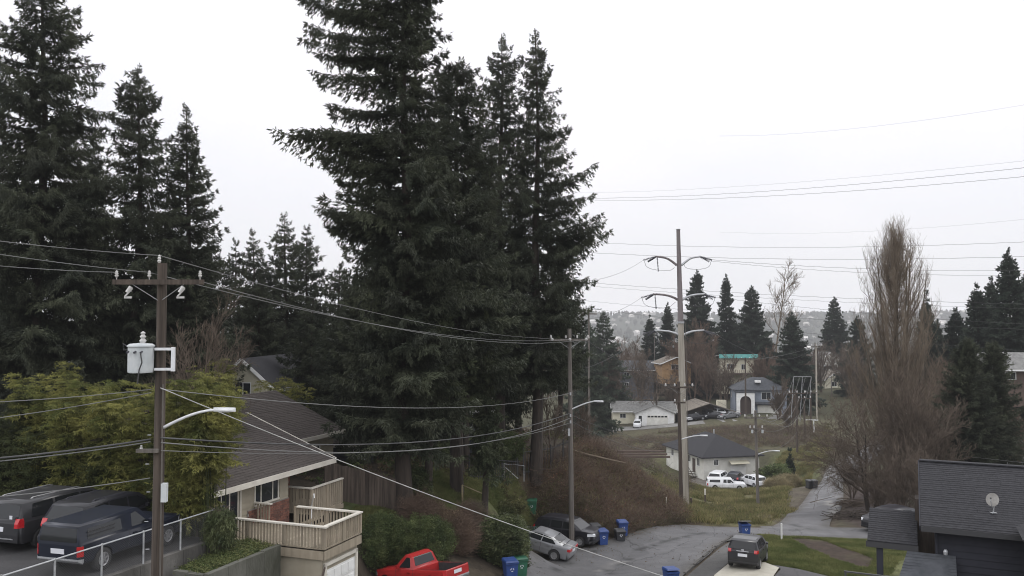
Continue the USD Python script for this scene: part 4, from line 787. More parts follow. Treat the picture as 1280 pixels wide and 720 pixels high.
for k, (u, v, Y, w, n, leaf, lab) in enumerate([(0, 470, 36.5, 3.0, 22, 'bamboo_dark', 'dark bamboo clump at the left edge of the frame'), (62, 436, 36.8, 2.6, 22, 'bamboo', 'tallest yellow green bamboo clump left of the transformer'), (112, 455, 35.0, 2.8, 22, 'bamboo', 'rounded yellow green bamboo clump below the transformer'), (160, 465, 34.5, 2.6, 20, 'bamboo', 'bamboo clump just left of the transformer pole'), (222, 452, 33.4, 1.2, 12, 'bamboo', 'bamboo clump right of the transformer pole'), (270, 430, 45, 2.2, 18, 'bamboo', 'slim bamboo plume with the highest tip right of the pole'), (40, 520, 35.4, 3.0, 16, 'bamboo_dark', 'low dark bamboo above the parked van roof'), (130, 540, 34.8, 2.2, 18, 'bamboo_dark', 'low bamboo above the parked sport utility roof'), (214, 520, 32.8, 1.1, 12, 'bamboo_dark', 'low bamboo hiding the house corner behind the pole'), (232, 490, 32.6, 1.0, 10, 'bamboo', 'bamboo clump overhanging the brown roof'), (243, 438, 32.2, 1.1, 12, 'bamboo', 'tall bamboo plume right of the pole brushing the brown roof'), (252, 446, 31.7, 1.5, 11, 'bamboo', 'arching bamboo plumes hanging over the roof above the street lamp arm'), (272, 440, 31.8, 1.3, 9, 'bamboo', 'outermost arching bamboo plumes over the brown roof right of the lamp head'), (196, 470, 33.9, 1.4, 14, 'bamboo', 'upright bamboo just right of the pole in front of the house gable'), (350, 460, 55, 2.6, 18, 'bamboo', 'small bamboo tuft rising behind the brown roof'), (286, 470, 40.5, 1.6, 8, 'bamboo', 'bamboo tuft under the cream gable')]):
    x, y = BL(u, v, Y); bamboo(lab, x, y, top_z(v, Y) - H(x, y) + .25, w, n, 200 + k, M[leaf], .5 if 'arching' in lab else .12 if v > 500 else .2)
bl = on(-11.6, 33.8); rng = np.random.default_rng(77)

# ---------------------------------------------------------------- houses
def frame(parent, O, ex, n, w, h, cols=1, fm='white', gm='glass', t=.07, proud=.03, rows=1, name='window', label=None, widths=None):
    """a window on a wall: O its lower left corner seen from outside, ex along the wall, n outwards."""
    O, ex, n, ez = map(lambda q: np.asarray(q, float), (O, ex, n, (0, 0, 1))); m = MB(); A = [ex, n, ez]
    def b(x0, x1, z0, z1, d0, d1): m.box(O + ex * (x0 + x1) / 2 + ez * (z0 + z1) / 2 + n * (d0 + d1) / 2, (x1 - x0, d1 - d0, z1 - z0), A)
    b(0, w, 0, t, -.02, proud + .03); b(0, w, h - t, h, -.02, proud); b(0, t, t, h - t, -.02, proud); b(w - t, w, t, h - t, -.02, proud)
    ws = np.array(widths or [1] * cols, float); xs = t + np.concatenate([[0], np.cumsum(ws / ws.sum())]) * (w - 2 * t)
    for x in xs[1:-1]: b(x - t * .4, x + t * .4, t, h - t, -.02, proud - .004)
    zs = np.linspace(t, h - t, rows + 1)
    for z in zs[1:-1]: b(t, w - t, z - t * .3, z + t * .3, -.02, proud - .006)
    f = m.build(name, M[fm], parent, label=label)
    for x0, x1 in zip(xs[:-1], xs[1:]):
        q = MB(); c = O + ex * (x0 + x1) / 2 + ez * h / 2 + n * .005; q.box(c, (x1 - x0, .012, h - 2 * t), A); q.build('pane', M[gm], f)
    return f
def roof_plane(parent, a, b, c, d, mat_, th=.14, course=.16, name='roof', fascia=None, shingles=True, label=None):
    """eave a-b, ridge d-c (seen from outside counter-clockwise); laid shingle courses on top."""
    a, b, c, d = (np.asarray(q, float) for q in (a, b, c, d)); n = np.cross(b - a, d - a); n /= np.linalg.norm(n)
    r = MB().slab([a, b, c, d], th).build(name, M[mat_], parent, label=label)
    if shingles:
        L = np.linalg.norm(d - a); k = int(L / course); m = MB(); rng = np.random.default_rng(int(abs(a[0] * 100) + k))
        for i in range(k):
            t0, t1 = i / k, min(1, (i + 1.25) / k); p0, p1, p2, p3 = a + (d - a) * t0, b + (c - b) * t0, b + (c - b) * t1, a + (d - a) * t1
            W = np.linalg.norm(p1 - p0); e = max(1, int(W / .9)); cuts = np.sort(np.concatenate([[0, 1], (np.arange(1, e) + rng.uniform(-.25, .25, e - 1)) / e]))
            for s0, s1 in zip(cuts[:-1], cuts[1:]):
                g = .004 / W; lift = .022 + rng.uniform(-.006, .006); q = [p0 + (p1 - p0) * (s0 + g) + n * lift, p0 + (p1 - p0) * (s1 - g) + n * lift, p3 + (p2 - p3) * (s1 - g) + n * .006, p3 + (p2 - p3) * (s0 + g) + n * .006]
                m.slab(q, .02)
        tag(m.build('shingles', M[mat_], r), kind='stuff')
    if fascia:
        u = (a - b) / np.linalg.norm(a - b); dn = np.array([0, 0, 1.])
        MB().box((a + b) / 2 - dn * (th * .5 + .03) - np.cross(dn, u) * .0 + np.array([n[0], n[1], 0]) / (np.linalg.norm(n[:2]) + 1e-9) * .03, (np.linalg.norm(a - b), .05, .2), [u, np.cross(dn, u), dn]).build('gutter', M[fascia], parent)
    return r
def house(name, label, loc, ang, w, d, h, rise, roof='x', wall='cream', roofm='roof_grey', over=.5, wins=(), doors=(), trim='white', group=None, shingles=False, below=1.5):
    """plain house: x along the front, y back, front wall at y=0. roof: ridge along 'x', along 'y', 'hip' or 'shed'."""
    t = thing(name, label, 'house', loc, ang, group); m = MB()
    if roof == 'x': m.prism([(0, -below), (d, -below), (d, h), (d / 2, h + rise), (0, h)], w, (0, 0, 0), [[0, 1, 0], [0, 0, 1], [1, 0, 0]])
    elif roof == 'y': m.prism([(0, -below), (w, -below), (w, h), (w / 2, h + rise), (0, h)], d, (0, d, 0), [[1, 0, 0], [0, 0, 1], [0, -1, 0]])
    elif roof == 'shed': m.prism([(0, -below), (d, -below), (d, h), (0, h + rise)], w, (0, 0, 0), [[0, 1, 0], [0, 0, 1], [1, 0, 0]])
    else: m.box((w / 2, d / 2, (h - below) / 2), (w, d, h + below))
    m.build('wall', M[wall], t); o = over; s = .10
    if roof == 'x':
        k = rise / (d / 2); z0 = h - o * k + s
        roof_plane(t, (-o, -o, z0), (w + o, -o, z0), (w + o, d / 2, h + rise + s), (-o, d / 2, h + rise + s), roofm, fascia=trim, shingles=shingles)
        roof_plane(t, (w + o, d + o, z0), (-o, d + o, z0), (-o, d / 2 + .003, h + rise + s), (w + o, d / 2 + .003, h + rise + s), roofm, shingles=shingles)
        for x in (-o - .03, w + o + .03): 
            b = MB(); b.bar((x, -o, z0 - .1), (x, d / 2, h + rise + s - .1), .05, .2); b.bar((x, d + o, z0 - .1), (x, d / 2 + .01, h + rise + s - .1), .05, .2); b.build('barge_board', M[trim], t)
    elif roof == 'y':
        k = rise / (w / 2); z0 = h - o * k + s
        roof_plane(t, (-o, d + o, z0), (-o, -o, z0), (w / 2, -o, h + rise + s), (w / 2, d + o, h + rise + s), roofm, fascia=trim, shingles=shingles)
        roof_plane(t, (w + o, -o, z0), (w + o, d + o, z0), (w / 2 + .003, d + o, h + rise + s), (w / 2 + .003, -o, h + rise + s), roofm, fascia=trim, shingles=shingles)
        b = MB(); b.bar((-o, -o - .03, z0 - .1), (w / 2, -o - .03, h + rise + s - .1), .05, .22); b.bar((w + o, -o - .03, z0 - .1), (w / 2 + .01, -o - .03, h + rise + s - .1), .05, .22); b.build('barge_board', M[trim], t)
    elif roof == 'shed':
        roof_plane(t, (w + o, d + o, h + s), (-o, d + o, h + s), (-o, -o, h + rise + s + .1), (w + o, -o, h + rise + s + .1), roofm, shingles=False)
    else:
        q = min(w, d) / 2; z0, z1 = h + s - .1, h + rise + s; A, B, C, D = (-o, -o, z0), (w + o, -o, z0), (w + o, d + o, z0), (-o, d + o, z0)
        if w >= d: R0, R1 = (q, d / 2, z1), (w - q, d / 2, z1)
        else: R0, R1 = (w / 2, q, z1), (w / 2, d - q, z1)
        r = MB(); v = np.array([A, B, C, D, R0, R1]); 
        r.add(v, [[0, 1, 5], [0, 5, 4], [2, 3, 4], [2, 4, 5], [1, 2, 5], [3, 0, 4]] if w >= d else [[0, 1, 4], [1, 2, 5], [1, 5, 4], [2, 3, 5], [3, 0, 4], [3, 4, 5]])
        r.box((w / 2, d / 2, z0 - .09), (w + 2 * o, d + 2 * o, .18)); r.build('roof', M[roofm], t)
    F_ = {'front': ((0, 0, 0), (1, 0, 0), (0, -1, 0)), 'left': ((0, d, 0), (0, -1, 0), (-1, 0, 0)), 'right': ((w, 0, 0), (0, 1, 0), (1, 0, 0))}
    for f, s_, z, ww, hh, *more in wins:
        O, ex, n = (np.array(q, float) for q in F_[f]); frame(t, O + ex * s_ + (0, 0, z), ex, n, ww, hh, *(more or [2]))
    for f, s_, z, ww, hh, m_, nm in doors:
        O, ex, n = (np.array(q, float) for q in F_[f]); c = O + ex * (s_ + ww / 2) + (0, 0, z + hh / 2) + n * .03
        dr = MB().box(c, (ww, .08, hh), [ex, n, (0, 0, 1)]).build(nm, M[m_], t)
        if 'garage' in nm:
            for k in range(4): MB().box(c + n * .045 + (0, 0, hh * (-.375 + .25 * k)), (ww - .1, .02, hh * .25 - .05), [ex, n, (0, 0, 1)]).build('panel', M[m_], dr)
    return t
def at(u, Y, v=None):
    p = P(u, v or 400, Y); return np.array([p[0], Y, p[2] if v else H(p[0], Y)])

# the bungalow with the deck
ha = math.atan2(HA_D[1], HA_D[0]); hz = 3.44
HAt = thing('bungalow', 'tan and brick bungalow with a large brown shingle roof behind the bamboo', 'house', (*HA_O, hz), ha)
UsdGeom.Xformable(HAt).AddScaleOp().Set((1.1, 1.1, 1.1))
EV, RZ = 3.53, 5.32; BK = RZ - 3.25 * (RZ - EV) / 4.75
w_ = MB(); w_.box((1.92, 2.7, (EV - .15 - .6) / 2), (4.95, 4.4, EV - .15 + .6)); w_.box((5.7, 3.6, (EV - .15 - .6) / 2 + .001), (2.66, 2.6, EV - .15 + .6 - .002))
w_.prism([(.5, EV - .16), (7.6, BK - .05), (4.75, RZ - .2)], 7.6, (-.55, 0, 0), [[0, 1, 0], [0, 0, 1], [1, 0, 0]]); w_.box((3.2, 5.5, 1.0), (7.5, 4, 4.2)); w_.build('wall', M['tan_wall'], HAt)
roof_plane(HAt, (-1.1, 0, EV), (7.2, 0, EV), (7.2, 4.75, RZ), (-1.1, 4.75, RZ), 'roof_brown', fascia='cap')
roof_plane(HAt, (7.2, 8.0, BK), (-1.1, 8.0, BK), (-1.1, 4.755, RZ), (7.2, 4.755, RZ), 'roof_brown')
bb = MB(); bb.bar((7.23, 0, EV - .08), (7.23, 4.75, RZ - .08), .05, .2); bb.bar((7.23, 8.0, BK - .08), (7.23, 4.76, RZ - .08), .05, .2); bb.build('barge_board', M['cap'], HAt)
# rear wing
wg = MB(); wg.prism([(5.0, -.6), (13.2, -.6), (13.2, EV), (9.1, RZ + .1), (5.0, EV)], 8.6, (6.3, 0, 0), [[0, 1, 0], [0, 0, 1], [1, 0, 0]]); wg.build('wing_wall', M['tan_wall'], HAt)
roof_plane(HAt, (6.0, 4.5, EV + .08), (15.3, 4.5, EV + .08), (15.3, 9.1, RZ + .28), (6.0, 9.1, RZ + .28), 'roof_brown', fascia='cap', name='wing_roof')
roof_plane(HAt, (15.3, 13.7, EV + .08), (6.0, 13.7, EV + .08), (6.0, 9.105, RZ + .28), (15.3, 9.105, RZ + .28), 'roof_brown', name='wing_roof', shingles=False)
frame(HAt, (13.6, 5.0, 1.9), (-1, 0, 0), (0, -1, 0), 1.3, 1.1, 2); frame(HAt, (11.3, 5.0, 1.9), (-1, 0, 0), (0, -1, 0), 1.0, 1.1, 2)
# street side (local y=.5): lap siding, window, sliding door, brick
for k in range(10):
    z = 1.02 + k * .235
    for x0, x1 in ((1.38, 2.2), (3.85, 4.42)):
        MB().slab([(x0, .465, z), (x1, .465, z), (x1, .49, z + .232), (x0, .49, z + .232)], .02).build('siding_board', M['tan_wall'], HAt)
frame(HAt, (3.8, .5, 2.38), (-1, 0, 0), (0, -1, 0), 1.55, 1.02, 3, 'cap', t=.07, widths=[1, 2.2, 1], label='three pane picture window')
frame(HAt, (1.32, .5, 1.35), (-1, 0, 0), (0, -1, 0), 1.5, 2.05, 3, 'cap', t=.07, name='sliding_door')
def bricks(parent, O, ex, n, w, h, mats=('brick_a', 'brick_b')):
    O, ex, n = (np.asarray(q, float) for q in (O, ex, n)); rng = random.Random(9); bl, bh = .30, .10; meshes = [MB(), MB()]
    MB().box(O + ex * w / 2 + np.array([0, 0, h / 2]) - n * .02, (w, .03, h), [ex, n, (0, 0, 1)]).build('mortar_bed', M['mortar'], parent)
    for r in range(int(h / bh)):
        x = -(bl / 2) * (r % 2)
        while x < w:
            a, b = max(x, 0) + .008, min(x + bl, w) - .008
            if b - a > .04: rng.choice(meshes).box(O + ex * (a + b) / 2 + np.array([0, 0, r * bh + bh / 2]) + n * rng.uniform(.004, .014), (b - a, .03, bh - .016), [ex, n, (0, 0, 1)])
            x += bl
    for m, q in zip(meshes, mats): tag(m.build('brick', M[q], parent), kind='stuff')
bw = MB().box((3.1, .47, .95), (2.6, .05, 2.75)).build('brick_wall', M['mortar'], HAt)
bricks(bw, (4.42, .43, -.4), (-1, 0, 0), (0, -1, 0), 2.6, 2.72)
bw = MB().box((5.75, 2.28, 1.5), (2.5, .05, 3.9)).build('brick_wall', M['mortar'], HAt)
bricks(bw, (7.0, 2.24, -.4), (-1, 0, 0), (0, -1, 0), 2.5, 3.5)
frame(HAt, (5.35, 2.22, 2.3), (-1, 0, 0), (0, -1, 0), .8, .95, 1, 'cap', label='small window under the porch roof')
dr = MB().box((6.3, 2.2, 2.35), (.95, .06, 2.05)).build('door', M['door_dark'], HAt); MB().lathe([(0, 0), (.035, .0), (.035, .05), (0, .06)], (6.65, 2.15, 2.3), 8, [[1, 0, 0], [0, 0, 1], [0, -1, 0]]).build('handle', M['galv'], dr)
MB().tube([(1.6, 2.2, EV + .75), (1.6, 2.2, EV + 1.25)], .06, 8).build('vent_pipe', M['steel_dark'], HAt)
MB().tube([(1.35, 1.35, EV + .45), (1.35, 1.35, EV + 1.05), (1.5, 1.35, EV + 1.12)], .05, 8).build('vent_pipe', M['steel_dark'], HAt)
MB().tube([(1.36, .43, .9), (1.36, .43, EV - .2)], .04, 8).build('downpipe', M['cap'], HAt)
# porch of the bungalow
po = HAt; pm = MB()
for k in range(9): MB().box((5.35 + .27 * k, .95, 1.5), (.255, 2.1, .05)).build('porch_board', M['deck_wood'], po)
MB().box((6.45, -.1, 1.37), (2.5, .06, .2)).build('porch_fascia', M['deck_wood'], po)
for x in (5.3, 7.6): MB().box((x, -.05, .5), (.12, .12, 2.0)).build('porch_post', M['fence_wood'], po)
for x, y in ((5.28, -.06), (6.45, -.06), (7.62, -.06), (5.28, 2.0)): MB().box((x, y, 2.02), (.10, .10, 1.04)).build('rail_post', M['deck_wood'], po)
MB().box((6.45, -.06, 2.56), (2.5, .14, .05)).build('hand_rail', M['cap'], po); MB().box((5.28, 1.0, 2.56), (.14, 1.95, .05)).build('hand_rail', M['cap'], po)
for k in range(14): MB().box((5.42 + .16 * k, -.06, 2.02), (.12, .03, .96)).build('baluster', M['deck_wood'], po)
for k in range(11): MB().box((5.28, .12 + .165 * k, 2.02), (.03, .12, .96)).build('baluster', M['deck_wood'], po)
st = MB().tube([(4.55, -.7, 2.35), (4.6, -.65, 2.5), (5.1, -.2, 1.9), (5.1, -.2, .9)], .03, 8).build('stair_rail', M['white'], po)
for k in range(5): MB().box((4.9, -.35 - .28 * k, 1.35 - .19 * k), (1.0, .27, .05)).build('stair_tread', M['deck_wood'], po)

# garage under a roof deck
GA = np.array([-9.34, 29.98]) * 1.1; gf = 1.98; ga = math.atan2(HA_N[1], HA_N[0]); DK = 3.11
G = thing('garage', 'tan garage with a white door and a railed deck on its roof', 'garage', (*GA, gf), ga)
UsdGeom.Xformable(G).AddScaleOp().Set((1.1, 1.1, 1.1))
g = MB(); g.box((.75, 1.25, (DK - .35 - .8) / 2), (4.5, 2.3, DK - .35 + .8)); g.build('wall', M['tan_wall'], G)
for z, hh in ((DK - .12, .24),): 
    MB().box((.75, .06, z - .1), (4.74, .06, .3)).build('fascia', M['deck_wood'], G); MB().box((3.12, 1.25, z - .1), (.06, 2.44, .3)).build('fascia', M['deck_wood'], G); MB().box((.75, 2.44, z - .1), (4.74, .06, .3)).build('fascia', M['deck_wood'], G)
for k in range(34): MB().box((-1.55 + .14 * k, 1.25, DK), (.132, 2.44, .04)).build('deck_board', M['deck_wood'], G)
for x, y in ((-1.55, .06), (.0, .06), (1.55, .06), (3.1, .06), (3.1, 1.25), (3.1, 2.44), (1.7, 2.44), (.3, 2.44)): MB().box((x, y, DK + .37), (.10, .10, .74)).build('rail_post', M['deck_wood'], G)
for c, d_ in (((.8, .06, DK + .755), (4.85, .16, .05)), ((3.1, 1.29, DK + .756), (.16, 2.44, .05)), ((1.7, 2.44, DK + .755), (2.64, .16, .05)), ((-1.2, 2.44, DK + .755), (.8, .14, .05))): MB().box(c, d_).build('hand_rail', M['cap'], G)
for k in range(35): MB().box((-1.42 + .13 * k, .06, DK + .375), (.055, .035, .68)).build('baluster', M['deck_wood'], G)
for k in range(17): MB().box((3.1, .2 + .132 * k, DK + .375), (.035, .055, .68)).build('baluster', M['deck_wood'], G)
for k in range(20): MB().box((.42 + .13 * k, 2.44, DK + .375), (.055, .035, .68)).build('baluster', M['deck_wood'], G)
for k in range(6): MB().box((-1.55 + .13 * k, 2.44, DK + .375), (.055, .035, .68)).build('baluster', M['deck_wood'], G)
gd = MB(); gd.box((3.03, .24, 1.2), (.1, .12, 2.75)); gd.box((3.03, 2.28, 1.2), (.1, .12, 2.75)); gd.box((3.03, 1.26, 2.53), (.1, 2.16, .12)); gd = gd.build('door_frame', M['cap'], G)
for k in range(5):
    q = MB().box((3.0, 1.26, .12 + .49 * k), (.05, 1.92, .475)); 
    for j in range(4): q.box((3.03, .58 + .455 * j, .12 + .49 * k), (.02, .37, .33))
    q.build('door_panel', M['white'], G)
MB().bar((3.12, .1, 2.5), (3.12, -.9, .6), .06, .05).build('bin_rail', M['fence_wood'], G)

# walls below the parking lot, planter
def wall_run(name, label, a, b, top, bottom, th, m_, n, cat='wall'):
    a, b = np.asarray(a, float), np.asarray(b, float); t = thing(name, label, cat, (*a, 0), math.atan2(b[1] - a[1], b[0] - a[0])); L = np.linalg.norm(b - a); rng = random.Random(n)
    for k in range(n):
        x0, x1 = L * k / n + .008, L * (k + 1) / n - .008; dz = rng.uniform(-.012, .012)
        MB().box(((x0 + x1) / 2, rng.uniform(-.008, .008), (top + bottom) / 2 + dz), (x1 - x0, th, top - bottom)).build('panel', M[m_], t)
    MB().box((L / 2, 0, (top + bottom) / 2 - .03), (L - .02, th - .05, top - bottom - .08)).build('core', M['conc_old'], t)
    return t
wall_run('retaining_wall', 'stained grey concrete retaining wall under the chain link fence', (-13.98, 23.28), (-10.93, 31.6), 5.95, 2.8, .24, 'conc_old', 9)
wall_run('planter_wall', 'weathered concrete planter wall beside the garage deck', (-10.2, 28.3), (-8.78, 31.95), 5.55, 2.4, .22, 'conc_moss', 4)
wall_run('planter_wall', 'short end of the mossy concrete planter wall near the pole', (-11.45, 28.85), (-10.25, 28.38), 5.52, 2.8, .22, 'conc_moss', 2)
sp = sg.Polygon([(-11.5, 28.9), (-10.25, 28.42), (-8.88, 32.0), (-10.0, 32.9), (-11.0, 32.9), (-10.95, 31.3)]); p_, t_ = cells(sp, .35)
zz = 5.32 + .25 * (meshkit.fbm(np.column_stack([p_, 0 * p_[:, :1]]), 3, 61) - .5); mm_ = usdkit.mesh(stage, '/World/planter_soil', trimesh.Trimesh(np.column_stack([p_, zz]), t_, process=False), M['land'], True); primvar(mm_, np.tile((.06, .055, .032), (len(p_), 1))); tag(mm_, kind='structure')
rng = np.random.default_rng(5); q = rng.uniform((-11.8, 28.2), (-8.6, 33.1), (5000, 2)); q = q[shapely.contains_xy(sp.buffer(-.1), q[:, 0], q[:, 1])][:1500]
tag(scatter('/World/planter_ivy', [(leaf_cluster(26, .085, .5, .22, s + 40), M['ivy' if s % 2 else 'grass']) for s in range(4)], np.column_stack([q, np.full(len(q), 5.40)]), rng.integers(0, 4, len(q)), rng.uniform(.5, 1.1, len(q)), rng.uniform(0, 6.28, len(q))), label='low ivy and weeds growing in the concrete planter', category='ground cover')
def weeping(name, label, base, h, n, seed, leaf):
    rng = np.random.default_rng(seed); t = thing(name, label, 'shrub', base); m = MB(); pos, R, sc = [], [], []
    m.tube([(0, 0, -.1), (.03, 0, h * .5), (0, .02, h * .9)], [.035, .03, .015], 6)
    for k in range(n):
        a = rng.uniform(0, 6.28); z = h * rng.uniform(.55, .98); r = rng.uniform(.2, .55); d = np.array([math.cos(a), math.sin(a), 0]); m.tube([(0, 0, z * .9), d * r + (0, 0, z + .05)], [.01, .005], 3, False)
        pos.append(d * r * rng.uniform(.2, 1) + (0, 0, z)); dd = d * .6 + (0, 0, -.8); dd /= np.linalg.norm(dd); y = np.array([-math.sin(a), math.cos(a), 0]); R.append(np.column_stack([dd, y, np.cross(dd, y)])); sc.append(rng.uniform(.5, .95))
    m.build('stems', M['twig'], t); scatter(str(t.GetPath()) + '/foliage', [(p, leaf) for p in bsp], pos, rng.integers(0, 5, n), np.array(sc), None, quats(np.array(R)))
weeping('weeping_shrub', 'small drooping green shrub in front of the sliding door', (-10.75, 31.2, 5.3), 1.9, 120, 4, M['rhodo'])

# chain link fence on the wall
fa, fb = np.array([-13.98, 23.28]), np.array([-11.02, 31.35]); FL = np.linalg.norm(fb - fa)
ft = thing('chain_link_fence', 'chain link fence with steel posts along the parking lot edge', 'fence', (*fa, 5.93), math.atan2(*(fb - fa)[::-1]))
for k in range(6): MB().tube([(FL * k / 5, 0, 0), (FL * k / 5, 0, 1.1)], .03, 8).build('post', M['galv'], ft)
MB().tube([(0, 0, 1.06), (FL, 0, 1.06)], .024, 8).build('top_rail', M['galv'], ft)
cm = MB(); 
for k in range(int(FL / .075) + 14):
    for sgn in (1, -1):
        x0 = k * .075 - (1.0 if sgn > 0 else 0); x1 = x0 + sgn * 1.0; z0, z1 = .04, 1.04
        if sgn < 0: x0, x1 = k * .075, k * .075 - 1.0
        lo_, hi_ = min(x0, x1), max(x0, x1)
        if hi_ < 0 or lo_ > FL: continue
        tt0 = max(0, (0 - x0) / (x1 - x0) if x0 < 0 else ((FL - x0) / (x1 - x0) if x0 > FL else 0)); tt1 = min(1, (0 - x0) / (x1 - x0) if x1 < 0 else ((FL - x0) / (x1 - x0) if x1 > FL else 1))
        if tt1 > tt0: cm.tube([(x0 + (x1 - x0) * tt0, .035 + .004 * sgn, z0 + (z1 - z0) * tt0), (x0 + (x1 - x0) * tt1, .035 + .004 * sgn, z0 + (z1 - z0) * tt1)], .0016, 3, False)
tag(cm.build('wire_mesh', M['mesh_wire'], ft), kind='stuff')

# wooden fence and other fences on the lawn
def picket_fence(name, label, pts, h, pw, gap, m_, group=None, cat='fence', rails=(.3, .85), th=.025, post=2.4):
    pts = [np.asarray(p, float) for p in pts]; t = thing(name, label, cat, on(*pts[0]), 0, group); o = on(*pts[0]); rng = random.Random(3)
    for a, b in zip(pts[:-1], pts[1:]):
        L = np.linalg.norm(b - a); d = (b - a) / L; ax = [(d[0], d[1], 0), (-d[1], d[0], 0), (0, 0, 1)]; n = int(L / (pw + gap))
        for k in range(n):
            q = a + d * (pw + gap) * (k + .5); hh = h + rng.uniform(-.03, .03); MB().box(on(*q, hh / 2 - .05) - o, (pw, th, hh + .1), ax).build('plank' if pw > .06 else 'picket', M[m_], t)
        for z in rails:
            m = MB(); m.bar(on(*a, h * z) - o + np.array([-d[1], d[0], 0]) * .05, on(*b, h * z) - o + np.array([-d[1], d[0], 0]) * .05, .05, .06); m.build('rail', M[m_], t)
        k = 0
        while k <= L: MB().box(on(*(a + d * k), h / 2) - o + np.array([-d[1], d[0], 0]) * .09, (.08, .08, h + .3), ax).build('post', M[m_], t); k += post
    return t
xy = lambda u, Y: np.array([P(u, 400, Y)[0], Y])
picket_fence('wooden_fence', 'dark weathered board fence behind the small lawn and the big trunk', [xy(408, 44.5), xy(462, 45.0), xy(503, 45.2)], 1.85, .14, .008, 'fence_wood')
picket_fence('iron_fence', 'black metal picket fence across the lawn below the slim stems', [T(588, 600)[:2], T(650, 602)[:2]], 1.45, .03, .28, 'steel_dark', rails=(.15, .92), th=.03)
picket_fence('iron_fence', 'black metal fence climbing to the middle pole from the right stem', [T(655, 600)[:2], T(690, 592)[:2], T(713, 580)[:2]], 1.9, .03, .2, 'steel_dark', rails=(.15, .92), th=.03)
t = thing('metal_gate', 'pale open gate frame left standing at the iron fence', 'gate', T(630, 604), .15); m = MB(); m.tube([(0, 0, 0), (0, 0, 1.25), (1.4, 0, 1.1), (1.4, 0, 0)], .025, 6); m.build('frame', M['galv'], t); MB().bar((.1, 0, 1.0), (1.0, 0, .2), .04).build('brace', M['galv'], t)
t = thing('hand_rail', 'short yellowed wooden hand rail stepping down the lawn', 'hand rail', (0, 0, 0))
q0, q1 = T(578, 630), T(606, 642)
for q in (q0, q1): MB().box(q + (0, 0, .5), (.09, .09, 1.1)).build('post', M['rail_wood'], t)
MB().bar(q0 + (0, 0, 1.05), q1 + (0, 0, 1.05), .09, .05).build('rail', M['rail_wood'], t)
# neighbours half hidden by the trees
house('gabled_house', 'cream gabled house with a dark roof peeping over the bamboo', (*xy(268, 60), 5.0), -.12, 4.4, 9, 4.3, 1.9, 'y', 'cream', 'roof_dark', .35, [('front', 1.6, 3.6, 1.2, 1.0)], trim='white', shingles=False)
house('slate_house', 'dark slate house behind the weeping cedar with a white trimmed window', (*xy(520, 62), 4.0), .25, 5.6, 7, 3.4, 1.4, 'x', 'slate_wall', 'brown_wall', .5, [('front', 3.2, 2.0, 1.1, 1.0), ('right', 1.2, 1.6, .5, 1.6, 1)], trim='white')
house('slate_house', 'low dark shed beyond the deck porch and board fence', (*xy(414, 53), 4.3), .2, 2.7, 4, 2.0, .7, 'x', 'slate_wall', 'roof_brown', .4, [('front', 1.4, .9, .8, .7)], trim='cap')

# the dark navy house at the right
E0, ed, rd = np.array([15.9, 33, 6.0]), np.array([.9, -.43]), np.array([.43, .9])
D = thing('navy_house', 'dark navy house with charcoal shingle roof in the lower right corner', 'house', (*E0[:2], 0), math.atan2(ed[1], ed[0]))
zE, zR = 6.0, 7.85; W = 12
roof_plane(D, (0, 0, zE), (W, 0, zE), (W, 4.5, zR), (0, 4.5, zR), 'roof_dark', course=.15, fascia='bumper'); roof_plane(D, (W, 9, zE), (0, 9, zE), (0, 4.505, zR), (W, 4.505, zR), 'roof_dark', shingles=False)
MB().box((W / 2, 4.5, zR + .03), (W, .3, .05)).build('ridge_cap', M['roof_dark'], D)
m = MB(); m.bar((-.03, 0, zE - .08), (-.03, 4.5, zR - .08), .05, .2); m.bar((-.03, 9, zE - .08), (-.03, 4.51, zR - .08), .05, .2); m.build('barge_board', M['navy_wall'], D)
m = MB(); m.prism([(.5, -1.5), (8.5, -1.5), (8.5, zE), (4.5, zR - .22), (.5, zE)], W - .6, (.5, 0, 0), [[0, 1, 0], [0, 0, 1], [1, 0, 0]]); m.build('wall', M['navy_wall'], D)
for k in range(18): MB().slab([(.6, .465, .9 + .26 * k), (7.2, .465, .9 + .26 * k), (7.2, .49, 1.15 + .26 * k), (.6, .49, 1.15 + .26 * k)], .02).build('siding_board', M['navy_wall'], D)
MB().tube([(.55, .40, .0), (.55, .40, zE - .2)], .045, 8).build('downpipe', M['navy_wall'], D)
MB().lathe([(0, 0), (.07, 0), (.09, .12), (.05, .2), (0, .2)], (.85, .36, 4.9), 10).build('porch_lamp', M['galv'], D)
# cross gable at the right, its rake climbing out of frame
roof_plane(D, (3.2, .02, zE + .30), (3.2, -2.2, zE + .30), (6.2, -2.2, zE + 1.55), (6.2, 1.8, zE + 1.55), 'roof_dark', th=.16, name='gable_roof'); roof_plane(D, (9.2, -2.2, zE + .30), (9.2, .02, zE + .30), (6.2, 1.8, zE + 1.55), (6.2, -2.2, zE + 1.55), 'roof_dark', th=.16, name='gable_roof', shingles=False)
m = MB(); m.prism([(3.6, -1), (8.8, -1), (8.8, zE + .3), (6.2, zE + 1.3), (3.6, zE + .3)], 2.0, (0, .3, 0), [[1, 0, 0], [0, 0, 1], [0, -1, 0]]); m.build('gable_wall', M['navy_wall'], D)
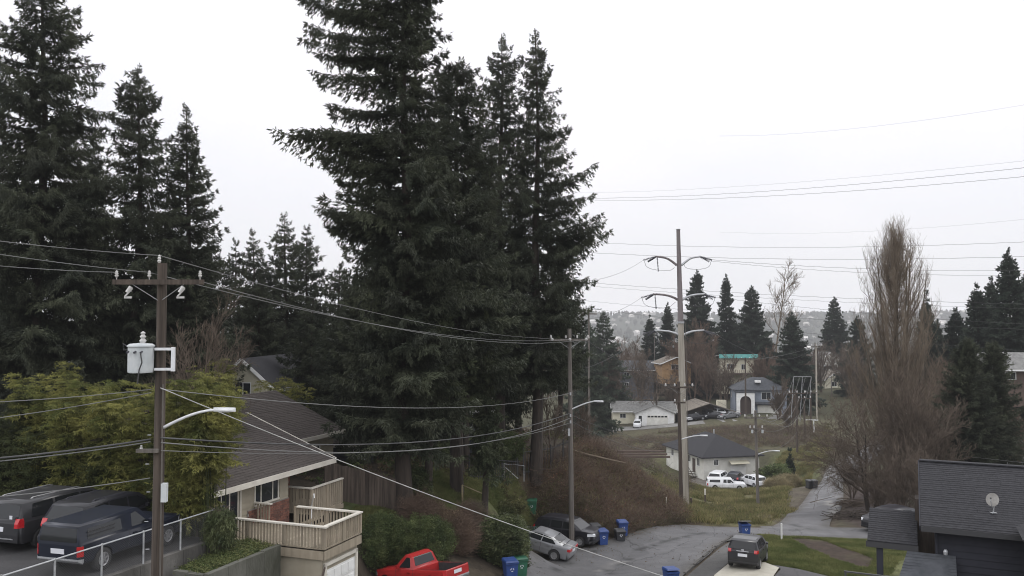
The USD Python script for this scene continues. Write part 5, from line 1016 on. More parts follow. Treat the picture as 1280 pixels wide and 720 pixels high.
# porch roof on a post, small bay roof, chimney, deck railing
roof_plane(D, (-1.95, .35, 5.15), (-.12, .35, 5.15), (-.12, 2.6, 6.0), (-1.95, 2.6, 6.0), 'roof_dark', course=.15, name='porch_roof'); MB().box((-1.05, .4, 5.0), (1.9, .08, .22)).build('porch_beam', M['bumper'], D)
MB().box((-1.5, .55, 2.3), (.24, .24, 5.3)).build('porch_post', M['navy_wall'], D)
MB().box((.25, 2.4, 3.2), (.9, .9, 6.9)).build('chimney', M['fence_wood'], D)
roof_plane(D, (-1.0, -1.6, 3.6), (1.2, -1.2, 3.6), (1.2, .3, 4.9), (-.5, .3, 4.9), 'roof_slate', course=.14, name='bay_roof'); MB().box((.2, -.35, 1.6), (1.6, 1.3, 3.7)).build('bay_wall', M['navy_wall'], D)
m = MB(); m.bar((-1.02, -1.66, 3.5), (1.22, -1.26, 3.5), .06, .14); m.build('bay_gutter', M['conc'], D)
for x in (-2.6, -1.7, -.85): MB().box((x, -2.2, 3.98), (.06, .06, 1.0)).build('railing_post', M['steel_dark'], D)
MB().box((-1.7, -2.2, 4.5), (1.9, .07, .05)).build('railing', M['steel_dark'], D); MB().box((-1.7, -2.2, 4.18), (1.85, .04, .04)).build('railing', M['steel_dark'], D); MB().box((-1.6, -1.2, 3.4), (2.2, 2.0, .12)).build('railing_deck', M['steel_dark'], D)
# dish
cS, sS = math.cos(math.radians(22)), math.sin(math.radians(22))
lx, ly = 2.55, 1.2; wp = E0[:2] + ed / np.linalg.norm(ed) * lx + rd / np.linalg.norm(rd) * ly
S = thing('satellite_dish', 'pale satellite dish on the charcoal roof at lower right', 'satellite dish', (*wp, zE + ly * 1.85 / 4.5 + .02))
m = MB(); m.tube([(0, 0, 0), (.02, -.05, .28), (-.02, -.1, .42)], .025, 8); m.box((0, 0, .0), (.2, .2, .02)); m.build('mast', M['galv'], S)
dn = np.array([-.62, -.72, .32]); dn /= np.linalg.norm(dn); a_ = np.cross((0, 0, 1), dn); a_ /= np.linalg.norm(a_); b_ = np.cross(dn, a_); prof = [(r, .55 * r * r) for r in np.linspace(0, .26, 8)]; prof += [(r, .55 * r * r - .012) for r in np.linspace(.26, 0, 8)]
m = MB(); m.lathe(prof, (-.08, -.12, .52), 24, [a_ * .88, b_, dn]); m.build('dish', M['conc'], S, 40)
m = MB(); fp = np.array([-.08, -.12, .52]) + dn * .34; m.tube([np.array([-.08, -.12, .52]) - b_ * .3, fp - b_ * .08, fp], .012, 6); m.build('arm', M['galv'], S); MB().box(fp, (.07, .05, .05), [dn, a_, b_]).build('receiver', M['steel_dark'], S)

# the white house in the hollow
rzh = math.atan2(.25, .97)
L = house('hollow_house', 'long off white house with a charcoal hip roof in the hollow by the parked trucks', (*xy(878, 131), -10.9), rzh, 9.6, 13.5, 3.7, 2.6, 'hip', 'offwhite', 'roof_dark', .6,
    [('front', 1.7, 2.3, .8, .9), ('left', 2.0, 2.2, .9, 1.1), ('left', 5.0, 2.2, .9, 1.1), ('left', 8.2, 2.2, .9, 1.1), ('left', 11.3, 2.0, .9, 1.3)], [('front', 4.6, 0, 2.6, 2.2, 'white', 'garage_door'), ('left', 6.6, .9, .9, 2.1, 'door_dark', 'door'), ('left', 9.8, .9, .9, 2.1, 'door_dark', 'door')], below=2)
MB().slab([(4.3, -.9, 2.55), (7.5, -.9, 2.55), (7.5, 0, 2.95), (4.3, 0, 2.95)], .06).build('awning', M['cream'], L)
for k in range(7): MB().box((-.7, 3.0 - .32 * k, .95 - .2 * k), (1.1, .3, .06)).build('stair_tread', M['fence_wood'], L)
MB().bar((-1.2, 3.2, 2.0), (-1.2, 1.0, .5), .07).build('stair_rail', M['fence_wood'], L); MB().tube([(5.5, 7.0, 5.8), (5.5, 7.0, 6.9)], .12, 8).build('vent_pipe', M['galv'], L)
# along the upper road
a0 = at(766, 206); 
C1 = house('cream_house', 'low cream house with pale grey roof left of the bare round tree', (a0[0], 206, -11.0), -.05, 15, 8, 2.9, 1.9, 'x', 'cream', 'roof_grey', .5, [('front', 1.6, 1.1, 1.5, 1.1)])
m = MB(); m.prism([(5.2, -1.5), (14.2, -1.5), (14.2, 2.8), (9.7, 4.6), (5.2, 2.8)], 4.0, (0, 0, 0), [[1, 0, 0], [0, 0, 1], [0, -1, 0]]); m.build('garage_wall', M['white'], C1)
roof_plane(C1, (4.7, 3.9, 2.7), (4.7, -4.4, 2.7), (9.7, -4.4, 4.75), (9.7, 3.9, 4.75), 'roof_grey', name='garage_roof', shingles=False); roof_plane(C1, (14.7, -4.4, 2.7), (14.7, 3.9, 2.7), (9.703, 3.9, 4.75), (9.703, -4.4, 4.75), 'roof_grey', name='garage_roof', shingles=False)
gdr = MB().box((10.2, -4.03, 1.1), (5.0, .06, 2.3)).build('garage_door', M['offwhite'], C1)
for k in range(6): MB().box((8.2 + .8 * k, -4.07, 1.95), (.6, .03, .35)).build('garage_window', M['glass'], gdr)
frame(C1, (5.7, -4.0, .2), (1, 0, 0), (0, -1, 0), .9, 2.0, 1, name='door')
C2 = house('carport_house', 'brown low house with an open gabled carport full of cars', (*at(850, 204)[:2], -10.6), .06, 12.5, 9, 2.6, 2.1, 'y', 'brown_wall', 'roof_tan', .8, [], below=1.2)
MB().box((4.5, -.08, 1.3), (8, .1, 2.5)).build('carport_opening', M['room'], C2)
for x in (.2, 3.0, 6.0, 9.0): MB().box((x, -2.6, 1.25), (.2, .2, 2.7)).build('carport_post', M['white'], C2)
roof_plane(C2, (-.8, -.4, 2.55), (-.8, -3.2, 2.55), (6.25, -3.2, 4.8), (6.25, -.4, 4.8), 'roof_tan', name='carport_roof', shingles=False); roof_plane(C2, (13.3, -3.2, 2.55), (13.3, -.4, 2.55), (6.253, -.4, 4.8), (6.253, -3.2, 4.8), 'roof_tan', name='carport_roof', shingles=False)
MB().box((10.6, 2, 3.3), (2.2, 1.2, 3.4)).build('chimney', M['cream'], C2)
C3 = house('blue_house', 'blue grey two storey house with white arched porch and white garage door', (*at(918, 203)[:2], -9.0), -.12, 12.0, 9, 6.3, 2.6, 'hip', 'blue_wall', 'roof_slate', .6, [('front', 6.2, 3.9, 2.2, 1.8, 2, 'white'), ('front', 9.7, 4.0, 1.2, 1.5), ('left', 2, 3.9, 1.2, 1.3)], [('front', 5.2, 0, 5.6, 2.6, 'offwhite', 'garage_door')], below=2)
arch = sg.Polygon([(0, 0), (4.2, 0), (4.2, 5.6), (0, 5.6)]).difference(sg.Polygon([(.8, 0), (3.4, 0), (3.4, 3.6)] + [(2.1 + 1.3 * math.cos(t_), 3.6 + 1.3 * math.sin(t_)) for t_ in np.linspace(0, math.pi, 14)] + [(.8, 3.6)]))
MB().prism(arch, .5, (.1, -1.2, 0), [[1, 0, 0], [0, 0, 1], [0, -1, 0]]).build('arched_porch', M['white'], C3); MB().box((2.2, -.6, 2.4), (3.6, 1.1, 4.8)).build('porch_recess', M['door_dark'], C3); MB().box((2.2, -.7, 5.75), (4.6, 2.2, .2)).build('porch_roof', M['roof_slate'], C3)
MB().box((5.6, 1.6, 8.15), (1.3, 1.2, .5)).build('skylight', M['white'], C3); MB().slab([(4.6, -.9, 2.95), (11.4, -.9, 2.95), (11.4, .1, 3.45), (4.6, .1, 3.45)], .1).build('garage_eave', M['roof_slate'], C3)
C4 = house('teal_house', 'cream two storey house with a teal fascia and flat white roof', (*at(901, 232)[:2], top_z(474, 232)), .05, 9.2, 8, 5.6, .9, 'shed', 'cream', 'white', .9, [('front', 1.6, 2.6, 2.0, 1.6), ('front', 5.6, 2.6, 1.2, 1.5)], below=4)
MB().box((4.6, -.95, 6.35), (10.9, .08, 1.1)).build('teal_fascia', M['teal'], C4); MB().box((10.0, 4, 5.9), (.08, 9.6, .9)).build('teal_fascia', M['teal'], C4); MB().box((4.4, -1.5, 1.6), (8.2, 3.0, .25)).build('balcony', M['brown_wall'], C4)
for k in range(16): MB().box((.5 + .52 * k, -2.95, 2.2), (.09, .06, 1.0)).build('balcony_picket', M['brown_wall'], C4)
house('ochre_house', 'ochre gabled house left of the transmission pole', (*at(827, 228)[:2], top_z(466, 228)), .1, 8, 8, 2.6, 1.6, 'y', 'orange_wall', 'roof_tan', .6, [('front', 2.6, .9, 2.2, 1.3)], below=3)
house('slate_roof_house', 'dark blue two storey house with white windows left of the ochre one', (*at(775, 235)[:2], top_z(487, 235)), -.1, 9.2, 9, 5.6, 2.2, 'x', 'slate_wall', 'roof_slate', .5, [('front', 1.0, 3.4, 1.6, 1.3), ('front', 4.6, 3.4, 1.6, 1.3), ('front', 1.2, .6, 1.2, 1.4), ('front', 6.8, 3.2, 1.2, 1.5)], below=3)
house('grey_gable_house', 'pale grey gabled house high on the right beyond the lane', (*at(1022, 275)[:2], top_z(465, 275)), .35, 9.5, 9, 3.6, 2.8, 'y', 'offwhite', 'roof_grey', .6, [('front', 1.5, .8, 5.5, 1.2, 3)], below=3)
house('cream_gable_house', 'cream gabled house with a green window right of the lane top', (*at(1030, 250)[:2], top_z(487, 250)), .3, 8.5, 9, 3.0, 2.3, 'y', 'cream', 'roof_tan', .5, [('front', 2.4, .9, 1.8, 1.4)], below=3)
house('grey_roof_house', 'brown house with a wide grey roof at the right edge', (*at(1236, 122)[:2], top_z(482, 122)), -.15, 11, 8, 2.6, 2.0, 'x', 'brown_wall', 'roof_grey', .7, [('front', 2, .9, 1.5, 1.1)], below=3)
house('white_house', 'white house mostly hidden behind the bare poplar twigs', (*at(1140, 150)[:2], top_z(532, 150)), .1, 8.5, 8, 2.8, 1.7, 'x', 'white', 'roof_grey', .5, [('front', 2, .9, 1.6, 1.2)], below=3)
house('far_house', 'low white roofed house right of the dark fir near the lane top', (*at(1000, 262)[:2], top_z(468, 262)), .2, 8, 8, 2.8, 1.8, 'x', 'offwhite', 'roof_grey', .5, [('front', 2, .9, 1.6, 1.2)], below=3)
house('far_house', 'small tan roofed house above the grey gable', (*at(1042, 320)[:2], top_z(450, 320)), .1, 10, 8, 2.8, 2.0, 'x', 'tan_wall', 'roof_tan', .5, [('front', 2, .9, 1.6, 1.2)], below=3)
house('far_house', 'brown roofed house between the ochre gable and the teal house', (*at(856, 250)[:2], top_z(462, 250)), -.1, 10, 8, 3.2, 2.2, 'x', 'brown_wall', 'roof_brown', .5, [('front', 2, 1.2, 1.6, 1.2)], below=3)
house('far_bungalow', 'low tan bungalow behind the carport house', (*at(868, 240)[:2], top_z(474, 240)), .05, 8, 8, 2.6, 1.6, 'x', 'tan_wall', 'roof_tan', .5, [('front', 2, .9, 1.6, 1.2)], below=3)

# ---------------------------------------------------------------- poles, lamps and lines
def insulator(m, p, h=.22, r=.07):
    m.lathe([(0, 0), (r * .5, 0), (r, h * .25), (r * .5, h * .4), (r * .9, h * .55), (r * .45, h * .7), (r * .7, h * .85), (0, h)], p, 10)
def street_arm(parent, base, tip, rise=.35, r=.045, head=.7, cobra=True):
    base, tip = np.asarray(base, float), np.asarray(tip, float); d = tip - base; n = 8
    pts = [base + d * t + np.array([0, 0, rise * (math.sin(t * math.pi / 2) - t)]) for t in np.linspace(0, 1, n)]
    a = MB().tube(pts, np.linspace(r, r * .75, n), 8).build('lamp_arm', M['lamp'], parent, True)
    u = np.array([d[0], d[1], 0]); u /= np.linalg.norm(u); w = np.array([-u[1], u[0], 0]); z = np.array([0, 0, 1.])
    prof = [(-.05, .03), (.15, .09), (.5, .15), (.85, .13), (1.0, .04)]
    k = np.array([tip + u * (x * head) + w * (s * y * head * 1.2) + z * (q * head) for x, y in prof for s, q in ((-1, 0), (-.6, .11), (.6, .11), (1, 0), (.7, -.07), (-.7, -.07))])
    m = MB().add(trimesh.convex.convex_hull(k)).build('lamp_head', M['lamp'], a)
    MB().box(tip + u * head * .55 - z * .065 * head, (head * .4, head * .2, head * .05), [u, w, z]).build('lens', M['porcelain'], a)
    return a
def pole(name, label, base, top, r0, r1, m_='pole_wood', group=None, lean=(0, 0), depth=.3):
    t = thing(name, label, 'utility pole', base, 0, group); h = top - base[2]
    MB().tube([(0, 0, -depth), (lean[0] * .5, lean[1] * .5, h * .5), (lean[0], lean[1], h)], [r0, (r0 + r1) / 2, r1], 14).build('pole', M[m_], t, 60); return t, h
def crossarm(t, c, L, ang, w=.11, m_='pole_wood', pins=(-.48, -.2, .25, .48), brace=.8, off=.22, ins=.2, r=.06):
    d = np.array([math.cos(ang), math.sin(ang), 0]); n = np.array([-d[1], d[0], 0]); c = np.asarray(c, float) - n * off
    a = MB().box(c, (L, w, w * 1.2), [d, n, (0, 0, 1)]).build('crossarm', M[m_], t)
    if brace:
        for s in (-1, 1): MB().bar(c + d * s * L * .28 - (0, 0, w * .6), c + n * off * .6 - (0, 0, brace), .03, .012).build('brace', M['galv'], t)
    for p in pins:
        m = MB(); q = c + d * L * p + (0, 0, w * .6); m.tube([q - (0, 0, .05), q + (0, 0, .12)], .012, 6); insulator(m, q + (0, 0, .06), ins, r); m.build('insulator', M['porcelain'], a)
    return [c + d * L * p + np.array([0, 0, w * .6 + ins]) for p in pins]
def pixel_base(u, Y): return at(u, Y)
# transformer pole
b1 = pixel_base(201, 24); T1, h1 = pole('utility_pole', 'wooden transformer pole with crossarm and street lamp at the left', b1, top_z(329, 24), .175, .13, lean=(.02, 0))
zz = lambda v, Y, b: top_z(v, Y) - b[2]
pins1 = crossarm(T1, (0, 0, zz(353, 24, b1)), 2.55, .02, .12, pins=(-.46, -.1, .46), brace=.55, ins=.2)
m = MB(); insulator(m, (-.07, 0, h1), .25, .06); m.tube([(-.1, .05, h1 - .4), (-.1, .05, h1 + .1)], .025, 6); m.build('top_pin', M['porcelain'], T1)
for x in (-.73, .75):      # fuse cut-outs hung under the arm
    m = MB(); m.tube([(x, -.3, zz(359, 24, b1)), (x - .1, -.32, zz(366, 24, b1))], .06, 8); m.tube([(x + .04, -.3, zz(361, 24, b1)), (x - .14, -.36, zz(371, 24, b1))], .025, 6); m.box((x - .08, -.3, zz(372, 24, b1)), (.2, .06, .06)); m.build('fuse_cutout', M['porcelain'], T1)
zt0, zt1 = zz(465, 24, b1), zz(432, 24, b1); cx = -.44
m = MB(); m.lathe([(0, zt0), (.33, zt0), (.345, zt0 + .04), (.345, zt1 - .03), (.37, zt1 - .02), (.37, zt1 + .015), (.30, zt1 + .06), (0, zt1 + .09)], (cx, -.25, 0), 24); tk = m.build('transformer', M['tank'], T1, 40)
m = MB(); insulator(m, (cx + .05, -.25, zt1 + .06), .36, .10); m.build('bushing', M['porcelain'], tk)
for x in (-.2, .0, .18): 
    m = MB(); m.tube([(cx + x, -.25 - .34, zt1 - .15), (cx + x, -.25 - .44, zt1 - .18)], .03, 6); m.build('terminal', M['polymer'], tk)
MB().tube([(cx + .18, -.69, zt1 - .18), (cx + .22, -.68, zt1 - .45), (cx + .12, -.62, zt0 + .1), (cx + .05, -.55, zt0 - .3)], .018, 6).build('lead', M['wire'], tk); MB().tube([(cx - .36, -.3, zt1 - .02), (cx - .48, -.3, zt1 + .06), (cx - .46, -.3, zt1 - .12), (cx - .38, -.3, zt1 - .1)], .02, 6).build('lead', M['wire'], tk)
m = MB(); m.box((.18, -.2, zz(436, 24, b1)), (.5, .07, .07)); m.box((.18, -.2, zz(461, 24, b1)), (.5, .07, .07)); m.box((.45, -.2, zz(448.5, 24, b1)), (.09, .09, .68)); m.build('bracket', M['lamp'], T1)
street_arm(T1, (.15, -.05, zz(534, 24, b1)), (1.68, -.3, zz(511, 24, b1)), .42, .045, .62)
m = MB(); m.box((-.22, -.22, zz(562, 24, b1)), (.62, .1, .1)); q = m.build('side_bracket', M['pole_grey'], T1); m = MB(); insulator(m, (-.4, -.22, zz(561, 24, b1)), .14, .05); m.build('insulator', M['porcelain'], q)
MB().box((.23, -.12, zz(614.5, 24, b1)), (.15, .14, .52)).build('meter_box', M['tank'], T1)
MB().tube([(.16, -.16, -.2), (.16, -.16, zz(480, 24, b1))], .022, 6).build('conduit', M['pole_grey'], T1)
for k in range(9): MB().tube([(-.2, -.05 - .1 * (k % 2), 1.2 + .8 * k), (-.3, -.06 - .1 * (k % 2), 1.2 + .8 * k)], .012, 5).build('bolt', M['galv'], T1)
# middle pole
b2 = pixel_base(714, 57.5); T2, h2 = pole('utility_pole', 'wooden street lamp pole with double crossarm above the black sport utility', b2, top_z(411, 57.5), .19, .13, 'pole_grey', lean=(-.12, 0))
pins2 = crossarm(T2, (-.12, 0, zz(425, 57.5, b2)), 2.7, .02, .12, 'pole_grey', (-.47, -.1, .47), .6, ins=.22, r=.08) ; crossarm(T2, (-.12, 0, zz(425, 57.5, b2)), 2.7, .02, .12, 'pole_grey', (-.47, .2, .47), .6, off=-.22, ins=.22, r=.08)
for s in (-1.2, 0, 1.1):
    m = MB()
    for k in range(3): m.lathe([(0, 0), (.09, .02), (.09, .04), (.03, .08)], (s - .12, -.3 - .09 * k, zz(424, 57.5, b2)), 10, [[1, 0, 0], [0, 0, 1], [0, -1, 0]])
    m.build('strain_insulator', M['porcelain'], T2)
street_arm(T2, (.05, -.1, zz(511, 57.5, b2)), (1.5, -.6, zz(500.5, 57.5, b2)), .3, .05, .62)
for v in (492, 519, 527): m = MB(); m.box((-.08, -.2, zz(v, 57.5, b2)), (.1, .14, .18)); m.build('clamp', M['galv'], T2)
MB().box((-.18, -.14, zz(540, 57.5, b2)), (.14, .12, .5)).build('meter_box', M['galv'], T2)
# transmission pole: pale lower half, darker upper half, six curved arms
b3 = pixel_base(855, 90); h3 = top_z(287, 90) - b3[2]
T3 = thing('transmission_pole', 'tall pale transmission pole with six curved arms', 'transmission pole', b3); zj = zz(403, 90, b3); ln = -.55
MB().tube([(0, 0, -.4), (ln * zj / h3, 0, zj)], [.43, .32], 16).build('lower_section', M['pole_pale'], T3, 60); MB().tube([(ln * zj / h3, 0, zj), (ln, 0, h3)], [.31, .2], 16).build('upper_section', M['pole_rose'], T3, 60)
MB().lathe([(.37, -.1), (.39, -.1), (.39, .1), (.35, .1)], (ln * zj / h3, 0, zj), 16).build('joint_band', M['galv'], T3); MB().lathe([(0, 0), (.26, 0), (.26, .05), (0, .1)], (ln, 0, h3), 16).build('cap', M['galv'], T3)
tips = {}
def hang(m, p, d, L, n, r=.1):
    p, d = np.asarray(p, float), np.asarray(d, float); d = d / np.linalg.norm(d); a = np.cross(d, (0.3, .2, 1)); a /= np.linalg.norm(a); b = np.cross(d, a)
    m.tube([p, p + d * L], .035, 6)
    for k in range(n): m.lathe([(0, 0), (r, .01), (r * .9, .05), (.03, .07)], p + d * (L * (k + .5) / n), 10, [a, b, d])
for v, vt, ul, ur, nm in ((331, 320.5, 813, 881, 'polymer'), (374, 367.5, 810, 885, 'polymer'), (418, 413, 812, 884, 'lamp')):
    z = zz(v, 90, b3); zt = zz(vt, 90, b3); xc = ln * z / h3
    for s, u in ((-1, ul + 6), (1, ur - 4)):
        x = P(u, 400, 90)[0] - b3[0]; pts = [(xc + s * .25, 0, z - .05), (xc + s * .8, 0, z + (zt - z) * .45), (xc + (x - xc) * .55, 0, z + (zt - z) * .85), (x, 0, zt)]
        a = MB().tube(smooth_line(pts, 2), np.interp(np.linspace(0, 1, len(smooth_line(pts, 2))), [0, 1], [.14, .09]), 8).build('arm', M['pole_rose' if s < 0 and v < 400 else 'galv'], T3, True)
        m = MB(); hang(m, (x, 0, zt - .05), (s * .9, .1, -.25), 1.25, 9, .12); hang(m, (x - s * .1, 0, zt - .05), (s * .75, -.3, -.45), 1.1, 8, .12); m.build('strain_insulator', M['polymer'], a)
        if s < 0: m = MB(); hang(m, (x + .25, 0, zt - .08), (.08, 0, -1), 1.55, 10, .085); m.build('post_insulator', M['polymer'], a)
        e = np.array([x + s * 1.15, .1, zt - .35]); tips[(v, s)] = e + b3
        lp = MB(); q = np.array([x - s * 1.6, 0, zt - 1.4 if s < 0 else zt - 1.2]); lp.tube(smooth_line([e, e + (-s * .3, 0, -1.0), q + (0, 0, -.2), (xc + s * .5, 0, z - .3) if s < 0 else (x - s * 1.9, .1, zt - .7)], 2), .02, 4); lp.build('jumper', M['wire'], a)
MB().tube([(.36, -.2, 0), (.1, -.28, zj)], .03, 5).build('conduit', M['pole_grey'], T3)
# wooden pole standing in front of it
b4 = pixel_base(850, 86); T4, h4 = pole('utility_pole', 'shorter dark wooden pole in front of the transmission pole with street lamp', b4, top_z(477, 86), .21, .15, 'pole_wood', lean=(-.2, 0))
pins4 = crossarm(T4, (-.2, 0, zz(484, 86, b4)), 2.9, 0, .13, 'pole_wood', (-.47, -.15, .2, .47), .7, ins=.3, r=.11); crossarm(T4, (-.15, 0, zz(503, 86, b4)), 1.2, 0, .12, 'pole_wood', (-.4, .4), 0, ins=.25, r=.1)
street_arm(T4, (.05, 0, zz(549, 86, b4)), (1.9, -.3, zz(544, 86, b4)), .35, .06, .75)
# lamp pole by the lower yard
b5 = pixel_base(945, 99); T5, h5 = pole('utility_pole', 'wooden lamp pole with two crossarms in front of the lower yard', b5, top_z(513, 99), .19, .14, 'pole_grey', lean=(-.2, 0))
pins5 = crossarm(T5, (-.2, 0, zz(522, 99, b5)), 2.7, 0, .13, 'pole_grey', (-.48, -.1, .15, .48), 0, ins=.3, r=.11); crossarm(T5, (-.18, 0, zz(536, 99, b5)), 1.6, 0, .12, 'pole_grey', (-.44, -.15, .44), .5, ins=.3, r=.12)
for x in (-.65, .55): m = MB(); m.lathe([(0, 0), (.13, 0), (.13, .36), (0, .4)], (x, -.2, zz(541, 99, b5)), 10); m.build('small_transformer', M['tank'], T5)
street_arm(T5, (0, 0, zz(568, 99, b5)), (1.75, -.3, zz(563, 99, b5)), .4, .06, .75)
# the group of poles up the lane
gp = []
for u, v0, v1, Y, lab in [(994.5, 488, 578, 145, 'wooden pole of the lane frame, nearest of the four'), (1004, 495, 556, 165, 'wooden pole of the lane frame with the bent street lamp'), (1012, 488, 545, 178, 'thin wooden pole of the lane frame, right of the lamp pole'), (1019.5, 430, 520, 196, 'tall grey pole behind the lane frame, right end')]:
    b = at(u, Y); t, h = pole('lane_pole', lab, b, top_z(v0, Y), .2, .15, 'pole_wood' if u < 1015 else 'pole_pale', 'poles along the lane'); gp.append((b, h))
    crossarm(t, (0, 0, h - .5), 3.0 if u < 1000 else 2.6, .1, .14, 'pole_wood', (-.45, 0, .45), 0, ins=.35, r=.13)
    if 1000 < u < 1008: street_arm(t, (.1, 0, zz(525, Y, b)), (1.6, -.3, zz(525, Y, b)), .3, .08, .9); MB().tube([(1.7, -.3, zz(525, Y, b)), (1.72, -.3, zz(540, Y, b))], .08, 6).build('lamp_drop', M['lamp'], t)
t = thing('pole_frame', 'steel tubular frame spanning the tops of the lane poles', 'frame', gp[0][0] + (0, 6, gp[0][1])); m = MB(); q0, q1 = P(992, 471, 168) - (gp[0][0] + (0, 6, gp[0][1])), P(1014, 471, 168) - (gp[0][0] + (0, 6, gp[0][1])); m.tube([q0, q1], .05, 6); m.build('beam', M['galv'], t)
for u, vb in ((992, 492), (1003, 497), (1014, 490)): e = P(u, 471, 168) - (gp[0][0] + (0, 6, gp[0][1])); f_ = P(u - 3, vb + 30, 168) - (gp[0][0] + (0, 6, gp[0][1])); MB().tube([e, f_], .045, 6).build('strut', M['galv'], t)
b = at(931, 199); t, h = pole('utility_pole', 'dark slim pole in front of the blue house', b, top_z(447, 199), .2, .15, 'pole_wood'); crossarm(t, (0, 0, h - .3), 2.4, .1, .14, 'pole_wood', (-.4, .4), 0, ins=.3, r=.12)
b6 = at(923, 262); t, h = pole('utility_pole', 'pole with white insulator and wide arm behind the teal house', b6, top_z(411, 262), .24, .18, 'pole_grey'); crossarm(t, (0, 0, h - .6), 7.0, 0, .2, 'pole_grey', (-.47, .47), 0, ins=.5, r=.2); MB().lathe([(0, 0), (.3, 0), (.3, 1.1), (0, 1.2)], (0, -.5, h - 2.8), 10).build('transformer', M['lamp'], t)
for u, v0, v1, Y, lab in [(899, 462, 505, 214, 'thin pole beside the carport chimney'), (1038, 470, 512, 232, 'thin pole left of the poplar by the lane top'), (818, 415, 470, 240, 'thin pole above the ochre house'), (736, 388, 470, 96, 'lamp pole whose head shows against the hill left of the deodar')]:
    b = at(u, Y); t, h = pole('thin_pole', lab, b, top_z(v0, Y), .14, .1, 'pole_grey'); crossarm(t, (0, 0, h - .4), 1.8, .1, .12, 'pole_grey', (-.4, .4), 0, ins=.25, r=.1)
    if u == 736: street_arm(t, (0, 0, h), (.6, -.3, h + .15), .1, .06, .9)
# overhead lines
def wire(label, p0, p1, sag, r=.014, m_='wire', name='power_line', cat='cable', group=None, n=22):
    p0, p1 = np.asarray(p0, float), np.asarray(p1, float); s = np.linspace(0, 1, n); q = p0 + (p1 - p0) * s[:, None]; q[:, 2] -= 4 * sag * s * (1 - s)
    o = MB().tube(q, r, 5).build(name, M[m_], smooth=True); return tag(o, label, cat, group)
M['wire_mid'] = mat('weathered_cable', (.13, .13, .128), (.2, .2, .195), 2, .6)
w1 = [b1 + q for q in pins1]; top1 = b1 + (-.07, 0, h1 + .22); w2 = [b2 + q for q in pins2]
pr = 'primary lines over the bungalow'
wire('top primary line from the transformer pole tip to the middle pole', top1, b2 + (-1.3, -.3, zz(423, 57.5, b2)), .55, .011, 'wire_mid')
wire('second primary line from the transformer pole to the middle pole centre', w1[1] + (0, 0, 0), b2 + (-.1, -.3, zz(424, 57.5, b2)), .75, .011, 'wire_mid')
wire('lowest primary line from the right end of the transformer pole crossarm', w1[2] - (0, 0, .25), b2 + (1.0, -.3, zz(424, 57.5, b2)), .85, .011, 'wire_mid')
wire('upper line from the transformer pole tip leaving the frame at left', top1, P(-260, 262, 21), .15, .011, 'wire_mid')
wire('middle line from the transformer pole leaving the frame at left', w1[1], P(-260, 270, 21), .15, .011, 'wire_mid')
wire('lower line from the left end of the transformer crossarm leaving the frame', w1[0], P(-260, 300, 21), .15, .011, 'wire_mid')
for k, (v1, v2, sg_, r, lab) in enumerate([(486, 491, .75, .015, 'uppermost communication cable between transformer and middle pole'), (546, 516, .9, .026, 'thick cable bundle between transformer and middle pole'), (552, 522, 1.05, .018, 'thinner cable just under the thick bundle'), (562, 528, .75, .012, 'lowest slack cable between transformer and middle pole')]):
    wire(lab, b1 + (.15, -.2, zz(v1, 24, b1)), b2 + (-.1, -.25, zz(v2, 57.5, b2)), sg_, r, 'wire_mid' if k != 1 else 'wire', 'communication_cable')
for v1, v2, r, lab in [(486, 512, .012, 'thin cable from the transformer bracket to the left frame edge'), (490, 552, .012, 'second thin cable from the transformer bracket to the left frame edge'), (548, 592, .026, 'thick cable bundle crossing the bamboo at left'), (551, 597, .016, 'cable just below the bundle crossing the bamboo at left'), (596, 640, .014, 'low cable over the parked car roofs at left')]:
    wire(lab, b1 + (-.15, -.2, zz(v1, 24, b1)), P(-240, v2 - 6, 20.5), .15, r, 'wire' if r > .02 else 'wire_mid', 'communication_cable')
sd = P(845, 722, 30)
wire('pale service cable sagging from the transformer pole down to the bottom right', b1 + (.1, -.2, zz(484, 24, b1)), P(1010, 775, 30), .35, .0125, 'wire_pale', 'service_cable')
for k, (v, uu, vv, Y, sg_, lab) in enumerate([(424, 943, 519, 99, 1.0, 'line from the middle pole crossarm to the lower lamp pole'), (519, 848, 555, 86, .5, 'cable from the middle pole down to the dark wooden pole'), (527, 848, 565, 86, .7, 'slack cable from the middle pole to the dark wooden pole')]):
    wire(lab, b2 + (.9 if v < 430 else 0, .2, zz(v, 57.5, b2)), P(uu, vv, Y), sg_, .014, 'wire')
# transmission and distribution lines across the sky
sky = 'transmission lines across the sky'
for k, (ua, va, Ya, ub, vb, Yb, sg_, r, lab) in enumerate([(640, 246, 150, 1500, 184, 66, 1.6, .018, 'upper of the two close sky lines rising to the right'), (640, 246, 150, 1500, 198, 66, 1.7, .018, 'lower of the two close sky lines rising to the right'), (640, 240, 150, 1500, 176, 62, 1.4, .008, 'hair thin line above the two close sky lines'),
        (900, 170, 120, 1500, 90, 60, 1.2, .008, 'highest faint line at the upper right'), (640, 296, 120, 1500, 290, 80, 1.5, .016, 'sky line just under the transmission pole top'), (640, 309, 120, 1500, 312, 80, 1.3, .018, 'second sky line under the transmission pole top'), (900, 290, 130, 1500, 248, 70, 1.2, .007, 'faint line crossing the poplar tip'),
        (640, 345, 110, 1500, 384, 80, .8, .016, 'sky line level with the middle arms'), (640, 349, 110, 1500, 390, 80, .8, .012, 'thin sky line just under the one level with the middle arms'), (640, 366, 110, 1500, 418, 80, .9, .012, 'line passing below the middle arms toward the poplar'), (640, 372, 110, 1500, 452, 80, .9, .012, 'lowest line falling toward the right behind the poplar')]):
    wire(lab, P(ua, va, Ya), P(ub, vb, Yb), sg_, r, 'wire', 'transmission_line', group=None)
